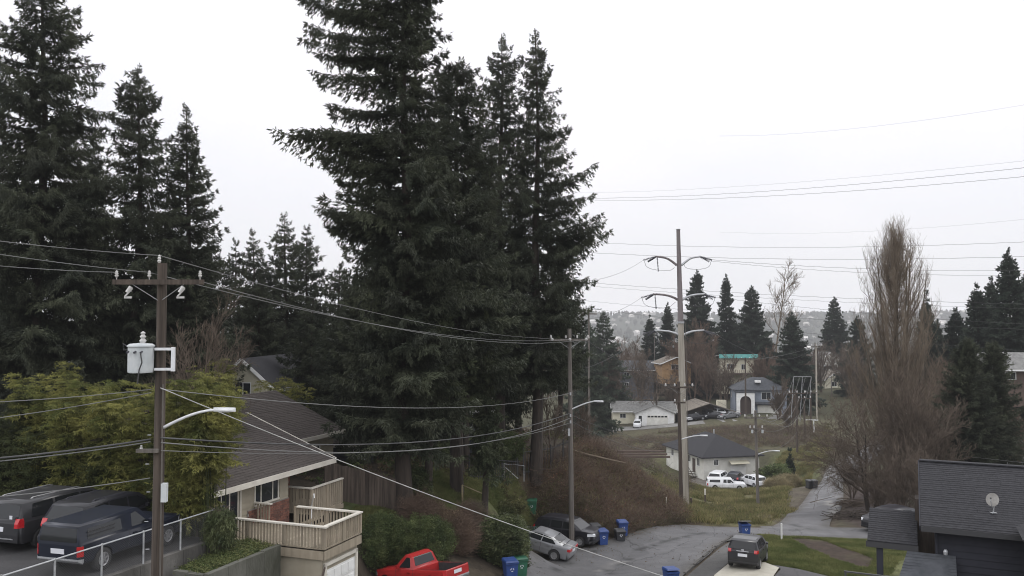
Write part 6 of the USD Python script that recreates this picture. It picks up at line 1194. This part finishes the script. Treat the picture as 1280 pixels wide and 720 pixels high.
wire('line from the upper right arm of the transmission pole to the right frame edge', tips[(331, 1)], P(1500, 330, 82), .9, .016, 'wire', 'transmission_line'); wire('second line from the upper right arm to the right frame edge', tips[(331, 1)] + (0, 0, -.15), P(1500, 333, 86), 1.2, .014, 'wire', 'transmission_line')
wire('line from the middle right arm to the right frame edge', tips[(374, 1)], P(1500, 412, 82), .7, .014, 'wire', 'transmission_line'); wire('line from the lower right arm to the lane pole', tips[(418, 1)], gp[3][0] + (0, 0, gp[3][1] - .3), 3.0, .016, 'wire', 'transmission_line')
for s_, v in ((331, 352), (374, 400), (418, 470)): wire({331: 'line from the upper left arm toward the firs', 374: 'line from the middle left arm toward the firs', 418: 'line from the lower left arm toward the middle pole'}[s_], tips[(s_, -1)], P(690, v, 62), .8, .014, 'wire', 'transmission_line')
for k, p in enumerate(pins5[:4]):
    for j in range(1): wire(['leftmost', 'second', 'third', 'rightmost'][k] + ' sagging lane line from the lower lamp pole to the lane frame', b5 + p, P(992 + 7.3 * k, 472, 168), 3.2 + .5 * k, .02, 'wire_mid', 'lane_line')
for k, (v, vv) in enumerate([(536, 520), (560, 540)]): wire(['upper', 'lower'][k] + ' secondary cable from the lamp pole up the lane', b5 + (0, 0, zz(v, 99, b5)), gp[0][0] + (0, 0, zz(vv, 145, gp[0][0])), 1.2, .022, 'wire', 'lane_line')
for k, p in enumerate(pins4[::3]): wire(['left', 'right'][k] + ' line from the dark wooden pole to the lower lamp pole', b4 + p, b5 + pins5[k * 3], .9, .013, 'wire', 'lane_line')
wire('line from the dark pole by the blue house to the lane pole top', at(931, 199) + (0, 0, top_z(450, 199) - at(931, 199)[2]), gp[3][0] + (0, 0, gp[3][1] - .5), .6, .03, 'wire_mid', 'lane_line')
wire('line above the charcoal roof at the right', P(1040, 548, 90), P(1500, 598, 60), .3, .012, 'wire_mid', 'service_cable')

# ---------------------------------------------------------------- vehicles
def MF(poly, h, ax):   # extrude a polygon by h along the axis left over, centred; ax 'side' (x,z), 'front' (y,z), 'plan' (x,y)
    cs = mf.CrossSection([np.asarray(sg.polygon.orient(p).exterior.coords)[:-1] for p in ([poly] if poly.geom_type == 'Polygon' else poly.geoms)])
    e = mf.Manifold.extrude(cs, h)
    if ax == 'side': return e.transform([[1, 0, 0, 0], [0, 0, -1, h / 2], [0, 1, 0, 0]])
    if ax == 'front': return e.transform([[0, 0, 1, -h / 2], [1, 0, 0, 0], [0, 1, 0, 0]])
    return e.translate((0, 0, -h / 2))
def rnd(p, r): return p.buffer(-r).buffer(2 * r).buffer(-r)
def box_mf(x0, x1, y0, y1, z0, z1): return mf.Manifold.cube((x1 - x0, y1 - y0, z1 - z0)).translate((x0, y0, z0))
def wheel(parent, x, y, r, w, s, rim='rim', spokes=5):
    A = [[1, 0, 0], [0, 0, 1], [0, -1, 0]] if s < 0 else [[1, 0, 0], [0, 0, -1], [0, 1, 0]]
    t = MB().lathe([(r * .62, -w / 2), (r * .9, -w / 2), (r, -w * .36), (r, w * .36), (r * .9, w / 2), (r * .62, w / 2)], (x, y, r), 28, A).build('wheel', M['black'], parent, 30)
    m = MB(); m.lathe([(r * .64, w * .42), (r * .60, w * .50), (r * .54, w * .44), (r * .54, w * .1), (0, w * .1)], (x, y, r), 24, A)
    A3 = np.array(A, float)
    for k in range(spokes):
        a = 6.283 * k / spokes + .3; c = A3[0] * math.cos(a) + A3[1] * math.sin(a); q = np.cross(A3[2], c); m.box(np.array([x, y, r]) + c * r * .30 + A3[2] * w * .40, (r * .56, r * .13, .03), [c, q, A3[2]])
    m.lathe([(0, w * .46), (r * .13, w * .44), (r * .14, w * .3)][::-1], (x, y, r), 12, A); m.build('rim', M[rim], t)
def vehicle(name, label, cat, pos, head, sp, paint_, pitch=0.0, group=None):
    """sp: side (x, z) outline from the rear; cross: half width at each height; wheels; glass in the side view; ends."""
    x = thing(name, label, cat, pos, math.atan2(head[1], head[0]), group)
    if pitch: x.GetAttribute('xformOp:rotateZ'); UsdGeom.Xformable(x).AddRotateYOp().Set(pitch)
    W = sp['W']; L = max(p[0] for p in sp['side']); side = rnd(sg.Polygon(sp['side']), .045)
    cr = sp['cross']; front = rnd(sg.Polygon([(-w * W / 2, z) for z, w in cr] + [(w * W / 2, z) for z, w in cr[::-1]]), .03)
    pl = sp.get('plan', (.30, .32)); plan = rnd(sg.Polygon([(0, -W / 2 + .12), (pl[0], -W / 2), (L - pl[1] * 1.6, -W / 2), (L - .12, -W / 2 + .22), (L, -W / 2 + .42), (L, W / 2 - .42), (L - .12, W / 2 - .22), (L - pl[1] * 1.6, W / 2), (pl[0], W / 2), (0, W / 2 - .12)]), .1)
    memo = sp.setdefault('memo', {})
    def solid(d):
        if d not in memo: memo[d] = make(d)
        return memo[d]
    def make(d): return MF(side.buffer(d), 3, 'side') ^ MF(front.buffer(d), 14, 'front') ^ MF(plan.buffer(d), 5, 'plan')
    body = solid(0); inner = solid(-.05); r = sp['r']
    for wx in sp['wheels']:
        for s in (-1, 1): body = body - mf.Manifold.cylinder(.5, r * 1.16, r * 1.16, 32).rotate((90, 0, 0)).translate((wx, s * (W / 2 - .02) + .25, r))
    for b in sp.get('cut', ()): body = body - box_mf(*b)
    MB().add(body).build('body', M[paint_], x, 28)
    def skin(region, d=.008): return (solid(d) - solid(-.012)) ^ region
    def part(nm, region, m_, parent=x, d=.008, label=None):
        q = skin(region, d)
        if q.num_tri() > 0: return MB().add(q).build(nm, M[m_], parent, 28, label)
    for poly in sp['glass']: 
        pg = rnd(sg.Polygon(poly), .03)
        for s in (-1, 1): part('side_window', MF(pg, 3, 'side') ^ box_mf(-1, 9, .25 if s > 0 else -3, 3 if s > 0 else -.25, 0, 3), 'glass_car')
    for nm, poly, wb, wt, zb, zt in sp['ends']:
        part(nm, MF(sg.Polygon(poly), 3, 'side') ^ MF(rnd(sg.Polygon([(-wb * W / 2, zb), (wb * W / 2, zb), (wt * W / 2, zt), (-wt * W / 2, zt)]), .04), 14, 'front'), 'glass_car')
    for nm, b, m_ in sp['bits']:
        if nm.startswith('head') or nm.startswith('tail') or nm == 'mirror':
            for s in (-1, 1): part(nm, box_mf(b[0], b[1], *(sorted((s * b[2], s * b[3]))), b[4], b[5]), m_, d=.012)
        else: part(nm, box_mf(*b), m_, d=.014)
    for xd in sp.get('doors', ()):   # shut lines
        for s in (-1, 1): part('door_seam', box_mf(xd - .008, xd + .008, .3 if s > 0 else -3, 3 if s > 0 else -.3, sp['sill'], sp['belt']), 'bumper', d=.003)
    for xh in sp.get('handles', ()):
        for s in (-1, 1): part('door_handle', box_mf(xh - .09, xh + .09, .3 if s > 0 else -3, 3 if s > 0 else -.3, sp['belt'] - .16, sp['belt'] - .12), paint_, d=.03)
    for s in (-1, 1):
        mx, mz = sp['mirror']; m = MB().add(trimesh.convex.convex_hull(np.array([[mx + a, s * (W / 2 - .02 + b), mz + c] for a, b, c in [(.05, 0, 0), (.05, .16, -.02), (.05, .17, .12), (.05, .03, .13), (-.06, .03, .01), (-.06, .16, 0), (-.06, .16, .1), (-.06, .04, .11)]]))); m.build('mirror', M[paint_], x)
    for wx in sp['wheels']:
        for s in (-1, 1): wheel(x, wx, s * (W / 2 - .12), r, .22, s, sp.get('rim', 'rim'), sp.get('spokes', 5))
    z0 = sp.get('floor', .28); MB().box((L / 2, 0, z0), (L - .9, W - .5, .12)).build('chassis', M['black'], x)
    for k in sp.get('rails', ()):
        for s in (-1, 1): MB().tube([(k[0], s * k[2], k[3]), (k[0] + .15, s * k[2], k[3] + .06), (k[1] - .15, s * k[2], k[3] + .06), (k[1], s * k[2], k[3])], .02, 6).build('roof_rail', M[k[4]], x)
    return x
CR = lambda belt, roof, top=.74: [(.2, .88), (.34, .96), (.62, 1.0), (belt - .05, .985), (belt + .02, .96), (roof - .07, top + .03), (roof + .05, top - .06)]
PL = ('plate', (-.1, .3, -.26, .26, .72, .88), 'plate')
SUV = dict(W=1.86, r=.36, side=[(.04, .34), (0, .62), (.06, .98), (.16, 1.12), (.42, 1.60), (.62, 1.68), (1.6, 1.73), (2.5, 1.70), (2.95, 1.62), (3.72, 1.10), (4.45, 1.0), (4.62, .86), (4.68, .45), (4.55, .26), (.25, .28)], cross=CR(1.08, 1.70),
    wheels=(.88, 3.62), glass=[[(.62, 1.15), (.82, 1.54), (1.40, 1.57), (1.36, 1.13)], [(1.45, 1.13), (1.49, 1.58), (2.30, 1.57), (2.28, 1.12)], [(2.36, 1.12), (2.38, 1.57), (2.86, 1.52), (3.40, 1.15)]],
    ends=[('windscreen', [(2.98, 1.56), (3.68, 1.12), (3.9, 1.2), (3.1, 1.75)], .86, .70, 1.1, 1.6), ('rear_window', [(-.1, 1.14), (.5, 1.14), (.72, 1.56), (.3, 1.62)], .82, .70, 1.14, 1.56)],
    bits=[('headlight', (4.2, 4.8, .52, 1.0, .76, .94), 'head'), ('taillight', (-.1, .26, .68, 1.0, .90, 1.16), 'tail'), ('grille', (4.5, 4.9, -.5, .5, .68, .88), 'bumper'), ('front_bumper', (4.3, 4.9, -1, 1, .2, .46), 'bumper'), ('rear_bumper', (-.1, .3, -1, 1, .2, .5), 'bumper'), PL], doors=(1.42, 2.33, 3.30), handles=(1.62, 2.52), belt=1.06, sill=.42, mirror=(3.12, 1.1), rails=((.8, 2.6, .60, 1.66, 'polymer'),), spokes=5)
VAN = dict(SUV, W=1.98, r=.35, side=[(.03, .34), (0, .62), (.03, 1.0), (.09, 1.15), (.30, 1.66), (.55, 1.75), (2.2, 1.78), (3.0, 1.74), (3.5, 1.6), (4.3, 1.12), (4.9, .95), (5.1, .8), (5.14, .45), (5.0, .26), (.25, .28)], cross=CR(1.08, 1.76, .78), wheels=(.98, 4.05),
    glass=[[(.55, 1.15), (.68, 1.6), (1.55, 1.62), (1.52, 1.12)], [(1.62, 1.12), (1.66, 1.62), (2.75, 1.62), (2.72, 1.12)], [(2.82, 1.12), (2.84, 1.62), (3.4, 1.54), (3.95, 1.16)]],
    ends=[('windscreen', [(3.56, 1.56), (4.26, 1.14), (4.5, 1.2), (3.7, 1.72)], .86, .70, 1.1, 1.62), ('rear_window', [(-.1, 1.16), (.5, 1.16), (.72, 1.6), (.2, 1.68)], .86, .74, 1.16, 1.6)],
    bits=[('headlight', (4.6, 5.2, .52, 1.0, .72, .9), 'head'), ('taillight', (-.1, .22, .74, 1.0, .86, 1.18), 'tail'), ('grille', (4.9, 5.3, -.5, .5, .6, .82), 'bumper'), ('rear_trim', (-.1, .2, -.7, .7, .46, .50), 'rim'), PL], doors=(1.58, 2.78, 3.85), handles=(1.82, 3.0), mirror=(3.6, 1.12), rails=((.7, 3.0, .66, 1.72, 'rim'),))
SEDAN = dict(W=1.89, r=.36, side=[(.05, .36), (0, .62), (.04, .98), (.12, 1.08), (.62, 1.08), (1.35, 1.40), (2.0, 1.47), (2.6, 1.45), (3.62, 1.02), (4.75, .92), (4.98, .78), (5.02, .42), (4.9, .22), (.25, .26)], cross=CR(.98, 1.46, .68), wheels=(.98, 4.03),
    glass=[[(1.0, 1.06), (1.42, 1.33), (1.95, 1.37), (1.98, 1.02)], [(2.04, 1.02), (2.02, 1.38), (2.55, 1.36), (3.2, 1.03)]],
    ends=[('windscreen', [(2.68, 1.36), (3.52, 1.03), (3.7, 1.1), (2.8, 1.5)], .84, .66, 1.02, 1.40), ('rear_window', [(.55, 1.08), (1.35, 1.36), (1.25, 1.5), (.45, 1.15)], .84, .64, 1.06, 1.38)],
    bits=[('headlight', (4.5, 5.2, .5, 1.0, .68, .84), 'head'), ('taillight', (-.1, .2, .36, 1.0, .84, 1.0), 'tail'), ('grille', (4.7, 5.2, -.5, .5, .58, .80), 'bumper'), PL], doors=(1.2, 2.0, 3.25), handles=(1.5, 2.3), belt=1.0, sill=.4, mirror=(2.95, 1.0), spokes=7)
HATCH = dict(W=1.80, r=.33, plan=(.36, .34), side=[(.08, .36), (.02, .6), (.03, .98), (.10, 1.14), (.26, 1.55), (.46, 1.65), (1.4, 1.69), (2.3, 1.66), (2.75, 1.58), (3.45, 1.1), (4.0, .98), (4.2, .8), (4.24, .42), (4.1, .24), (.25, .26)], cross=CR(1.06, 1.67, .74), wheels=(.78, 3.38),
    glass=[[(.42, 1.14), (.56, 1.52), (.88, 1.54), (.86, 1.10)], [(.95, 1.10), (.98, 1.55), (1.78, 1.56), (1.76, 1.08)], [(1.85, 1.08), (1.87, 1.56), (2.55, 1.52), (3.0, 1.12)]],
    ends=[('windscreen', [(2.78, 1.52), (3.4, 1.12), (3.6, 1.2), (2.9, 1.7)], .86, .70, 1.1, 1.56), ('rear_window', [(-.1, 1.14), (.4, 1.14), (.6, 1.54), (.15, 1.6)], .80, .68, 1.14, 1.52)],
    bits=[('headlight', (3.7, 4.3, .5, 1.0, .74, .92), 'head'), ('taillight', (-.1, .26, .64, .94, .94, 1.12), 'tail'), ('rear_trim', (-.1, .14, -.34, .34, 1.0, 1.03), 'rim'), ('rear_bumper', (-.1, .4, -1, 1, .2, .44), 'bumper'), ('emblem', (-.1, .14, -.07, .07, 1.05, 1.12), 'rim'), PL], doors=(.92, 1.8, 2.9), handles=(1.1, 2.0), belt=1.06, sill=.38, mirror=(2.72, 1.12), spokes=5)
def pickup(L=4.95, W=1.78, canopy=False, crew=False):
    k = L / 4.95; b0 = 1.95 if not crew else 1.75
    side = [(.02, .52), (0, .98), (b0 * k, 1.0), (b0 * k + .06, 1.02), (b0 * k + .2, 1.52), (b0 * k + .42, 1.66), (2.62 * k + (.5 if crew else 0), 1.66), (3.3 * k + (.25 if crew else 0), 1.08), (4.7 * k, .98), (4.9 * k, .8), (L, .5), (4.85 * k, .34), (.2, .40)]
    if canopy: side = [(.02, .52), (0, 1.0), (.10, 1.58), (.2, 1.64), (b0 * k, 1.66)] + side[5:]
    g = [[(b0 * k + .28, 1.10), (b0 * k + .34, 1.52), (2.5 * k + (.1 if crew else 0), 1.55), (3.0 * k, 1.10)]] if not crew else [[(b0 * k + .28, 1.1), (b0 * k + .34, 1.52), (2.42 * k, 1.54), (2.42 * k, 1.08)], [(2.5 * k, 1.08), (2.5 * k, 1.54), (2.95 * k, 1.52), (3.3 * k, 1.10)]]
    ends = [('windscreen', [(2.68 * k + (.5 if crew else 0), 1.58), (3.26 * k + (.25 if crew else 0), 1.10), (3.5 * k + .3, 1.2), (2.8 * k + .5, 1.75)], .84, .72, 1.08, 1.58)]
    if canopy: ends.append(('rear_window', [(-.1, 1.08), (.2, 1.08), (.3, 1.52), (-.05, 1.56)], .82, .74, 1.10, 1.52)); g.append([(.35, 1.14), (.42, 1.46), (b0 * k - .15, 1.48), (b0 * k - .15, 1.12)])
    else: ends.append(('rear_window', [(b0 * k - .1, 1.12), (b0 * k + .3, 1.12), (b0 * k + .4, 1.54), (b0 * k + .05, 1.6)], .76, .68, 1.14, 1.54))
    return dict(W=W, r=.36, plan=(.14, .3), side=side, cross=[(.3, .9), (.5, .97), (.75, 1.0), (1.02, .985), (1.07, .95), (1.58, .80), (1.70, .72)], wheels=(.98 * k, 3.98 * k), glass=g, ends=ends,
        bits=[('headlight', (4.5 * k, 5.6, .5, 1.0, .74, .92), 'head'), ('taillight', (-.1, .14, .76, 1.0, .66, .98), 'tail'), ('grille', (4.7 * k, 5.6, -.45, .45, .66, .9), 'bumper'), ('front_bumper', (4.6 * k, 5.6, -1, 1, .34, .56), 'bumper'), ('rear_bumper', (-.1, .16, -1, 1, .4, .58), 'galv'), PL], doors=(b0 * k + .12, 3.2 * k), handles=(b0 * k + .4,), belt=1.04, sill=.5, mirror=(2.95 * k, 1.1), floor=.42,
        cut=() if canopy else ((.09, b0 * k - .05, -W / 2 + .10, W / 2 - .10, .62, 3),), spokes=6)
hd = lambda a: (math.cos(a), math.sin(a))
dA = np.array([.287, .958]); lf = np.array([-.958, .287])
def rear_at(axle, sp, d): return np.asarray(axle, float) - np.asarray(d) * sp['wheels'][0]
pk = pickup(5.1, 1.8, True); r_ = rear_at(np.array([-13.35, 27.65]) + lf * .80, pk, dA)
V1 = vehicle('parked_pickup', 'dark blue pickup with a ribbed canopy beside the chain link fence', 'pickup truck', (*r_, 5.88), dA, pk, 'p_navy')
for k in range(2):
    for s in (-1, 1): MB().box((.95, s * .82, 1.25 + .12 * k), (1.15, .04, .035)).build('canopy_louvre', M['bumper'], V1)
dB = np.array([.30, .954]); dB = dB / np.linalg.norm(dB)
V2 = vehicle('parked_suv', 'black sport utility with sloping rear glass between the van and the pickup', 'car', (-15.72, 29.45, 5.88), dB, dict(SUV, W=1.9), 'p_black')
V3 = vehicle('parked_van', 'dark grey minivan with red tail lamps cut by the left edge', 'van', (-18.05, 29.75, 5.88), dB, VAN, 'p_grey')
MB().box((-.012, -.62, 1.24), (.01, .12, .12)).build('sticker', M['plate'], V3)
def ground_car(name, label, cat, u, v, head, sp, paint_, dz=0.0, group=None, frac=.5, at_xy=None):
    c = np.asarray(at_xy if at_xy is not None else T(u, v)[:2], float); h = np.asarray(head, float) / np.linalg.norm(head); L = max(p[0] for p in sp['side']); p0 = c - h * L * frac
    za, zb = float(land0(p0 + h * sp['wheels'][0])), float(land0(p0 + h * sp['wheels'][1])); wb = sp['wheels'][1] - sp['wheels'][0]; sl = (zb - za) / wb
    return vehicle(name, label, cat, (*p0, za - sl * sp['wheels'][0] + dz), h, sp, paint_, -math.degrees(math.atan(sl)), group)
pr_ = pickup(4.9, 1.75)
V4 = ground_car('red_pickup', 'small red pickup with an empty black bed below the deck', 'pickup truck', 0, 0, (-.80, .60), pr_, 'p_red', at_xy=(-4.35, 40.6))
MB().box((1.0, 0, .64), (1.75, 1.53, .04)).build('bed_liner', M['black'], V4)
for s in (-1, 1): MB().box((1.0, s * .775, .82), (1.75, .02, .36)).build('bed_side', M['black'], V4)
V5 = ground_car('silver_sedan', 'silver fastback sedan nosed into the rhododendron', 'car', 0, 0, (-.93, .37), SEDAN, 'p_silver', at_xy=(1.5, 55.6))
V6 = ground_car('black_suv', 'black sport utility parked behind the silver sedan', 'car', 0, 0, (.88, -.47), SUV, 'p_black', at_xy=(3.85, 58.8))
V7 = ground_car('small_car', 'small dark hatchback parked on the concrete pad seen from behind', 'car', 0, 0, (.42, .91), HATCH, 'p_grey', .03, at_xy=(14.05, 50.5))
# lower yard and upper road
WT = pickup(5.7, 1.95, True, True)
yd = 'cars in the lower yard'
for lab, u, Y, v, hd_, sp, pt, nm in [('silver white crew cab pickup with a canopy, foremost in the lower yard', 906, 124, 0, (.99, -.12), WT, 'p_white', 'yard_pickup'), ('white van at the back left of the lower yard', 897, 129.5, 0, (.5, .86), VAN, 'p_white', 'yard_van'), ('dark sport utility between the white cars in the lower yard', 917, 129, 0, (.45, .9), SUV, 'p_navy', 'yard_suv'), ('white sport utility seen from behind at the right of the lower yard', 939, 126.5, 0, (-.35, .94), SUV, 'p_white', 'yard_suv')]:
    x = P(u, 400, Y)[0]; ground_car(nm, lab, 'car', 0, 0, hd_, sp, pt, .004, None, at_xy=(x, Y))
for lab, u, Y, hd_, sp, pt, nm in [('small white car in front of the cream house door', 796, 200.2, (-.2, -.98), HATCH, 'p_white', 'street_car'), ('white car under the carport roof', 857, 202, (.2, -.98), SUV, 'p_white', 'street_car'), ('black pickup parked outside the carport', 870, 200.5, (.9, -.4), WT, 'p_black', 'street_pickup'), ('pale grey sedan on the upper road beside the arched porch', 911, 196.8, (-.98, -.1), SEDAN, 'p_dull', 'street_car'), ('dark sedan left of the pale grey sedan on the upper road', 892, 199.5, (-.7, .7), SEDAN, 'p_grey', 'street_car'), ('white van behind the sedans near the blue house', 898, 203, (.1, -.99), VAN, 'p_white', 'street_van'), ('black sport utility right of the carport', 884, 203, (.2, -.98), SUV, 'p_black', 'street_car')]:
    x = P(u, 400, Y)[0]; ground_car(nm, lab, 'car', 0, 0, hd_, sp, pt, .02, None, at_xy=(x, Y))
for lab, u, Y, hd_, sp, pt in [('dark car under the low branches beside the porch roof', 1107, 66, (-.9, -.43), SUV, 'p_black'), ('white car glimpsed at the right edge beyond the cypress', 1262, 112, (.95, -.3), SEDAN, 'p_white'), ('blue grey car at the right edge beyond the cypress', 1276, 116, (.95, -.3), SUV, 'p_dull')]:
    x = P(u, 400, Y)[0]; ground_car('parked_car', lab, 'car', 0, 0, hd_, sp, pt, .02, None, at_xy=(x, Y))

# ---------------------------------------------------------------- wheeled bins, posts and small things
def bin_(label, p, ang, m_, tilt=0.0, h=1.0, open_=0.0, mark=True, lid=None):
    t = thing('wheeled_bin', label, 'bin', p, ang); 
    if tilt: UsdGeom.Xformable(t).AddRotateXOp().Set(tilt)
    a, b = .27, .33; v = np.array([[x * s, y * s2 + (.04 if s2 > a + .03 else 0), z] for s, s2, z in ((a, a + .02, .06), (b - .02, b + .03, h - .1), (b, b + .05, h)) for x, y in ((-1, -1), (1, -1), (1, 1), (-1, 1))])
    MB().add(trimesh.convex.convex_hull(v)).build('body', M[m_], t)
    MB().box((0, .02, h - .06), (.70, .82, .05)).build('rim_band', M[m_], t)
    l = MB(); c, s = math.cos(open_), math.sin(open_); k = np.array([[x, y, z] for x, y, z in [(-.36, -.42, .0), (.36, -.42, 0), (.36, .42, 0), (-.36, .42, 0), (-.31, -.34, .07), (.31, -.34, .07), (.31, .38, .09), (-.31, .38, .09)]]); k = k - (0, .42, 0); k = np.column_stack([k[:, 0], k[:, 1] * c + k[:, 2] * s, -k[:, 1] * s + k[:, 2] * c]) + (0, .44, h)
    l.add(trimesh.convex.convex_hull(k)); l.build('lid', M[lid or m_], t)
    MB().tube([(-.25, .44, h - .02), (-.25, .52, h), (.25, .52, h), (.25, .44, h - .02)], .02, 6).build('handle', M[m_], t)
    for sx in (-1, 1): MB().lathe([(0, -.03), (.13, -.03), (.15, 0), (.13, .03), (0, .03)], (sx * .31, .30, .15), 14, [[0, 1, 0], [0, 0, 1], [1, 0, 0]]).build('wheel', M['black'], t)
    if mark:     # moulded white arrows
        m = MB()
        for q in range(3):
            an = q * 2.094 + .5; cc = np.array([math.cos(an), math.sin(an)]) * .075; d = np.array([-math.sin(an), math.cos(an)]); n_ = np.array([math.cos(an), math.sin(an)])
            pts = [cc - d * .06 - n_ * .015, cc + d * .01 - n_ * .015, cc + d * .01 - n_ * .035, cc + d * .065, cc + d * .01 + n_ * .035, cc + d * .01 + n_ * .015, cc - d * .06 + n_ * .015]
            m.prism(pts, .006, (0, -.322, h * .62), [[1, 0, 0], [0, -.085, 1], [0, -1, 0]])
        m.build('arrows_mark', M['plate'], t)
    return t
bin_('green bin standing on the lawn edge above the black sport utility', T(665, 648), -.1, 'bin_green')
bin_('blue bin in front of the black sport utility nose', T(753, 682), .25, 'bin_blue')
bin_('black bin half behind the blue bin at the sport utility nose', T(744, 676), .2, 'bin_black', mark=False)
bin_('blue bin with a dark one before it at the foot of the brambles', T(778, 671), .15, 'bin_blue')
bin_('small black bin in front of the blue bin below the brambles', T(775, 677.5), .15, 'bin_black', h=.72, mark=True)
bin_('blue bin beside the green bin left of the silver sedan', T(638, 727), .3, 'bin_blue')
bin_('green bin behind the blue bin left of the silver sedan', T(650, 722), .3, 'bin_green')
bin_('dark blue bin at the street end above the small dark car', T(931, 672), .1, 'bin_blue', lid='bin_black', open_=.25)
bin_('black bin beside the lane far off, left of its pair', T(1012, 611), .2, 'bin_black', mark=False); bin_('black bin beside the lane far off, right of its pair', T(1018, 611), .1, 'bin_black', mark=False)
bin_('blue bin at the bottom of the frame beside the street edge', T(839, 737), .2, 'bin_blue', open_=.1); 
bin_('small dark bin hidden under the garage deck slope', on(-6.6, 30.4), .3, 'bin_black', mark=False)
def post(label, p, h, w, m_, tip=None):
    t = thing('marker_post', label, 'post', p); MB().tube([(0, 0, -.2), (0, 0, h * (.62 if tip else 1))], w, 10).build('shaft', M[m_], t)
    if tip: MB().tube([(0, 0, h * .62), (0, 0, h)], w * 1.03, 10).build('band', M[tip], t)
post('white marker post where the lane meets the street', T(977, 675), 1.15, .06, 'white'); post('pale topped dark post in the meadow by the transmission pole', T(881.5, 631), 1.75, .10, 'fence_wood', 'cap')
post('low grey stump post beside the transmission pole foot', T(864, 632), .8, .13, 'fence_wood'); post('thin pale stake in the meadow left of the wooden pole', T(833, 636), .9, .04, 'cap')
# brush pile, logs and debris beside the lane
def heap(name, label, cat, p, n, L, r, m_, seed):
    rng = np.random.default_rng(seed); t = thing(name, label, cat, p)
    for k in range(n):
        a = rng.uniform(0, 3.14); c = rng.normal(0, .55, 3) * (2.4, 1.4, .45); c[2] = abs(c[2]); d = np.array([math.cos(a), .5 * math.sin(a), rng.normal(0, .12)]) * L * rng.uniform(.4, 1) / 2
        MB().tube([c - d, c + rng.normal(0, .05, 3), c + d], [r, r * .9, r * .6], 6).build('branch', M[m_], t)
heap('brush_pile', 'brown brush pile under the poplar beside the lane', 'brush pile', T(1072, 632), 110, 3.0, .032, 'twig', 1); heap('brush_pile', 'dark brush pile nearer the porch roof under the branches', 'brush pile', T(1080, 648), 90, 2.8, .032, 'bark', 2)
heap('brush_pile', 'low pile of pale cut branches on the gully grass', 'brush pile', T(800, 565), 24, 4.0, .09, 'twig', 3); heap('brush_pile', 'dead branches lying on the far gully slope', 'brush pile', P(775, 590, 100) * 0 + on(P(775, 590, 100)[0], 100), 22, 4.0, .08, 'bark', 4)
t = thing('fallen_log', 'pale fallen log poking from the brambles beside the middle pole', 'log', T(742, 586) + (0, 0, .7)); MB().tube([(-2.4, 0, .9), (-.6, .1, .35), (1.4, 0, -.1), (2.6, .1, -.35)], [.10, .09, .07, .04], 7).build('trunk', M['twig_pale'], t)
t = thing('timber_edging', 'weathered timber edging across the gully slope', 'edging', on(P(775, 560, 118)[0], 118)); 
for k in range(3): MB().box((2.2 + .3 * k, 1.0 * k, .35 + .22 * k), (9.5 - k, .3, .25)).build('timber', M['brown_wall'], t)
# scattered leaves along kerbs and under shrubs
rng = np.random.default_rng(91); lp_ = [T(*a)[:2] for a in [(655, 715), (700, 700), (750, 692), (800, 672), (860, 700), (905, 690), (940, 670), (830, 660)]]
lq = np.vstack([np.asarray(a) + rng.normal(0, (1.6, .9), (60, 2)) for a in lp_]); 
tag(scatter('/World/fallen_leaves', [(leaf_cluster(1, .09, .6, .0, s), M['brown_leaf']) for s in range(3)], np.column_stack([lq, land0(lq) + .02]), rng.integers(0, 3, len(lq)), rng.uniform(.6, 1.3, len(lq)), rng.uniform(0, 6.28, len(lq))), label='fallen leaves along the street edges', category='leaves')

# ---------------------------------------------------------------- haze
hz_m = usdkit.material(stage, '/World/Looks/haze', {'v': ('principled_volume', {'color': (.95, .955, .975), 'density': .00015})}, volume='v.volume')
zl, zh = float(GZ.min()) - 1.0, max(70.0, float(GZ.max()) + 14)
q = trimesh.creation.box((9800, 5600, zh - zl)); q.apply_translation((0, 400, (zh + zl) / 2)); tag(usdkit.mesh(stage, '/World/haze', q, hz_m), kind='stuff')
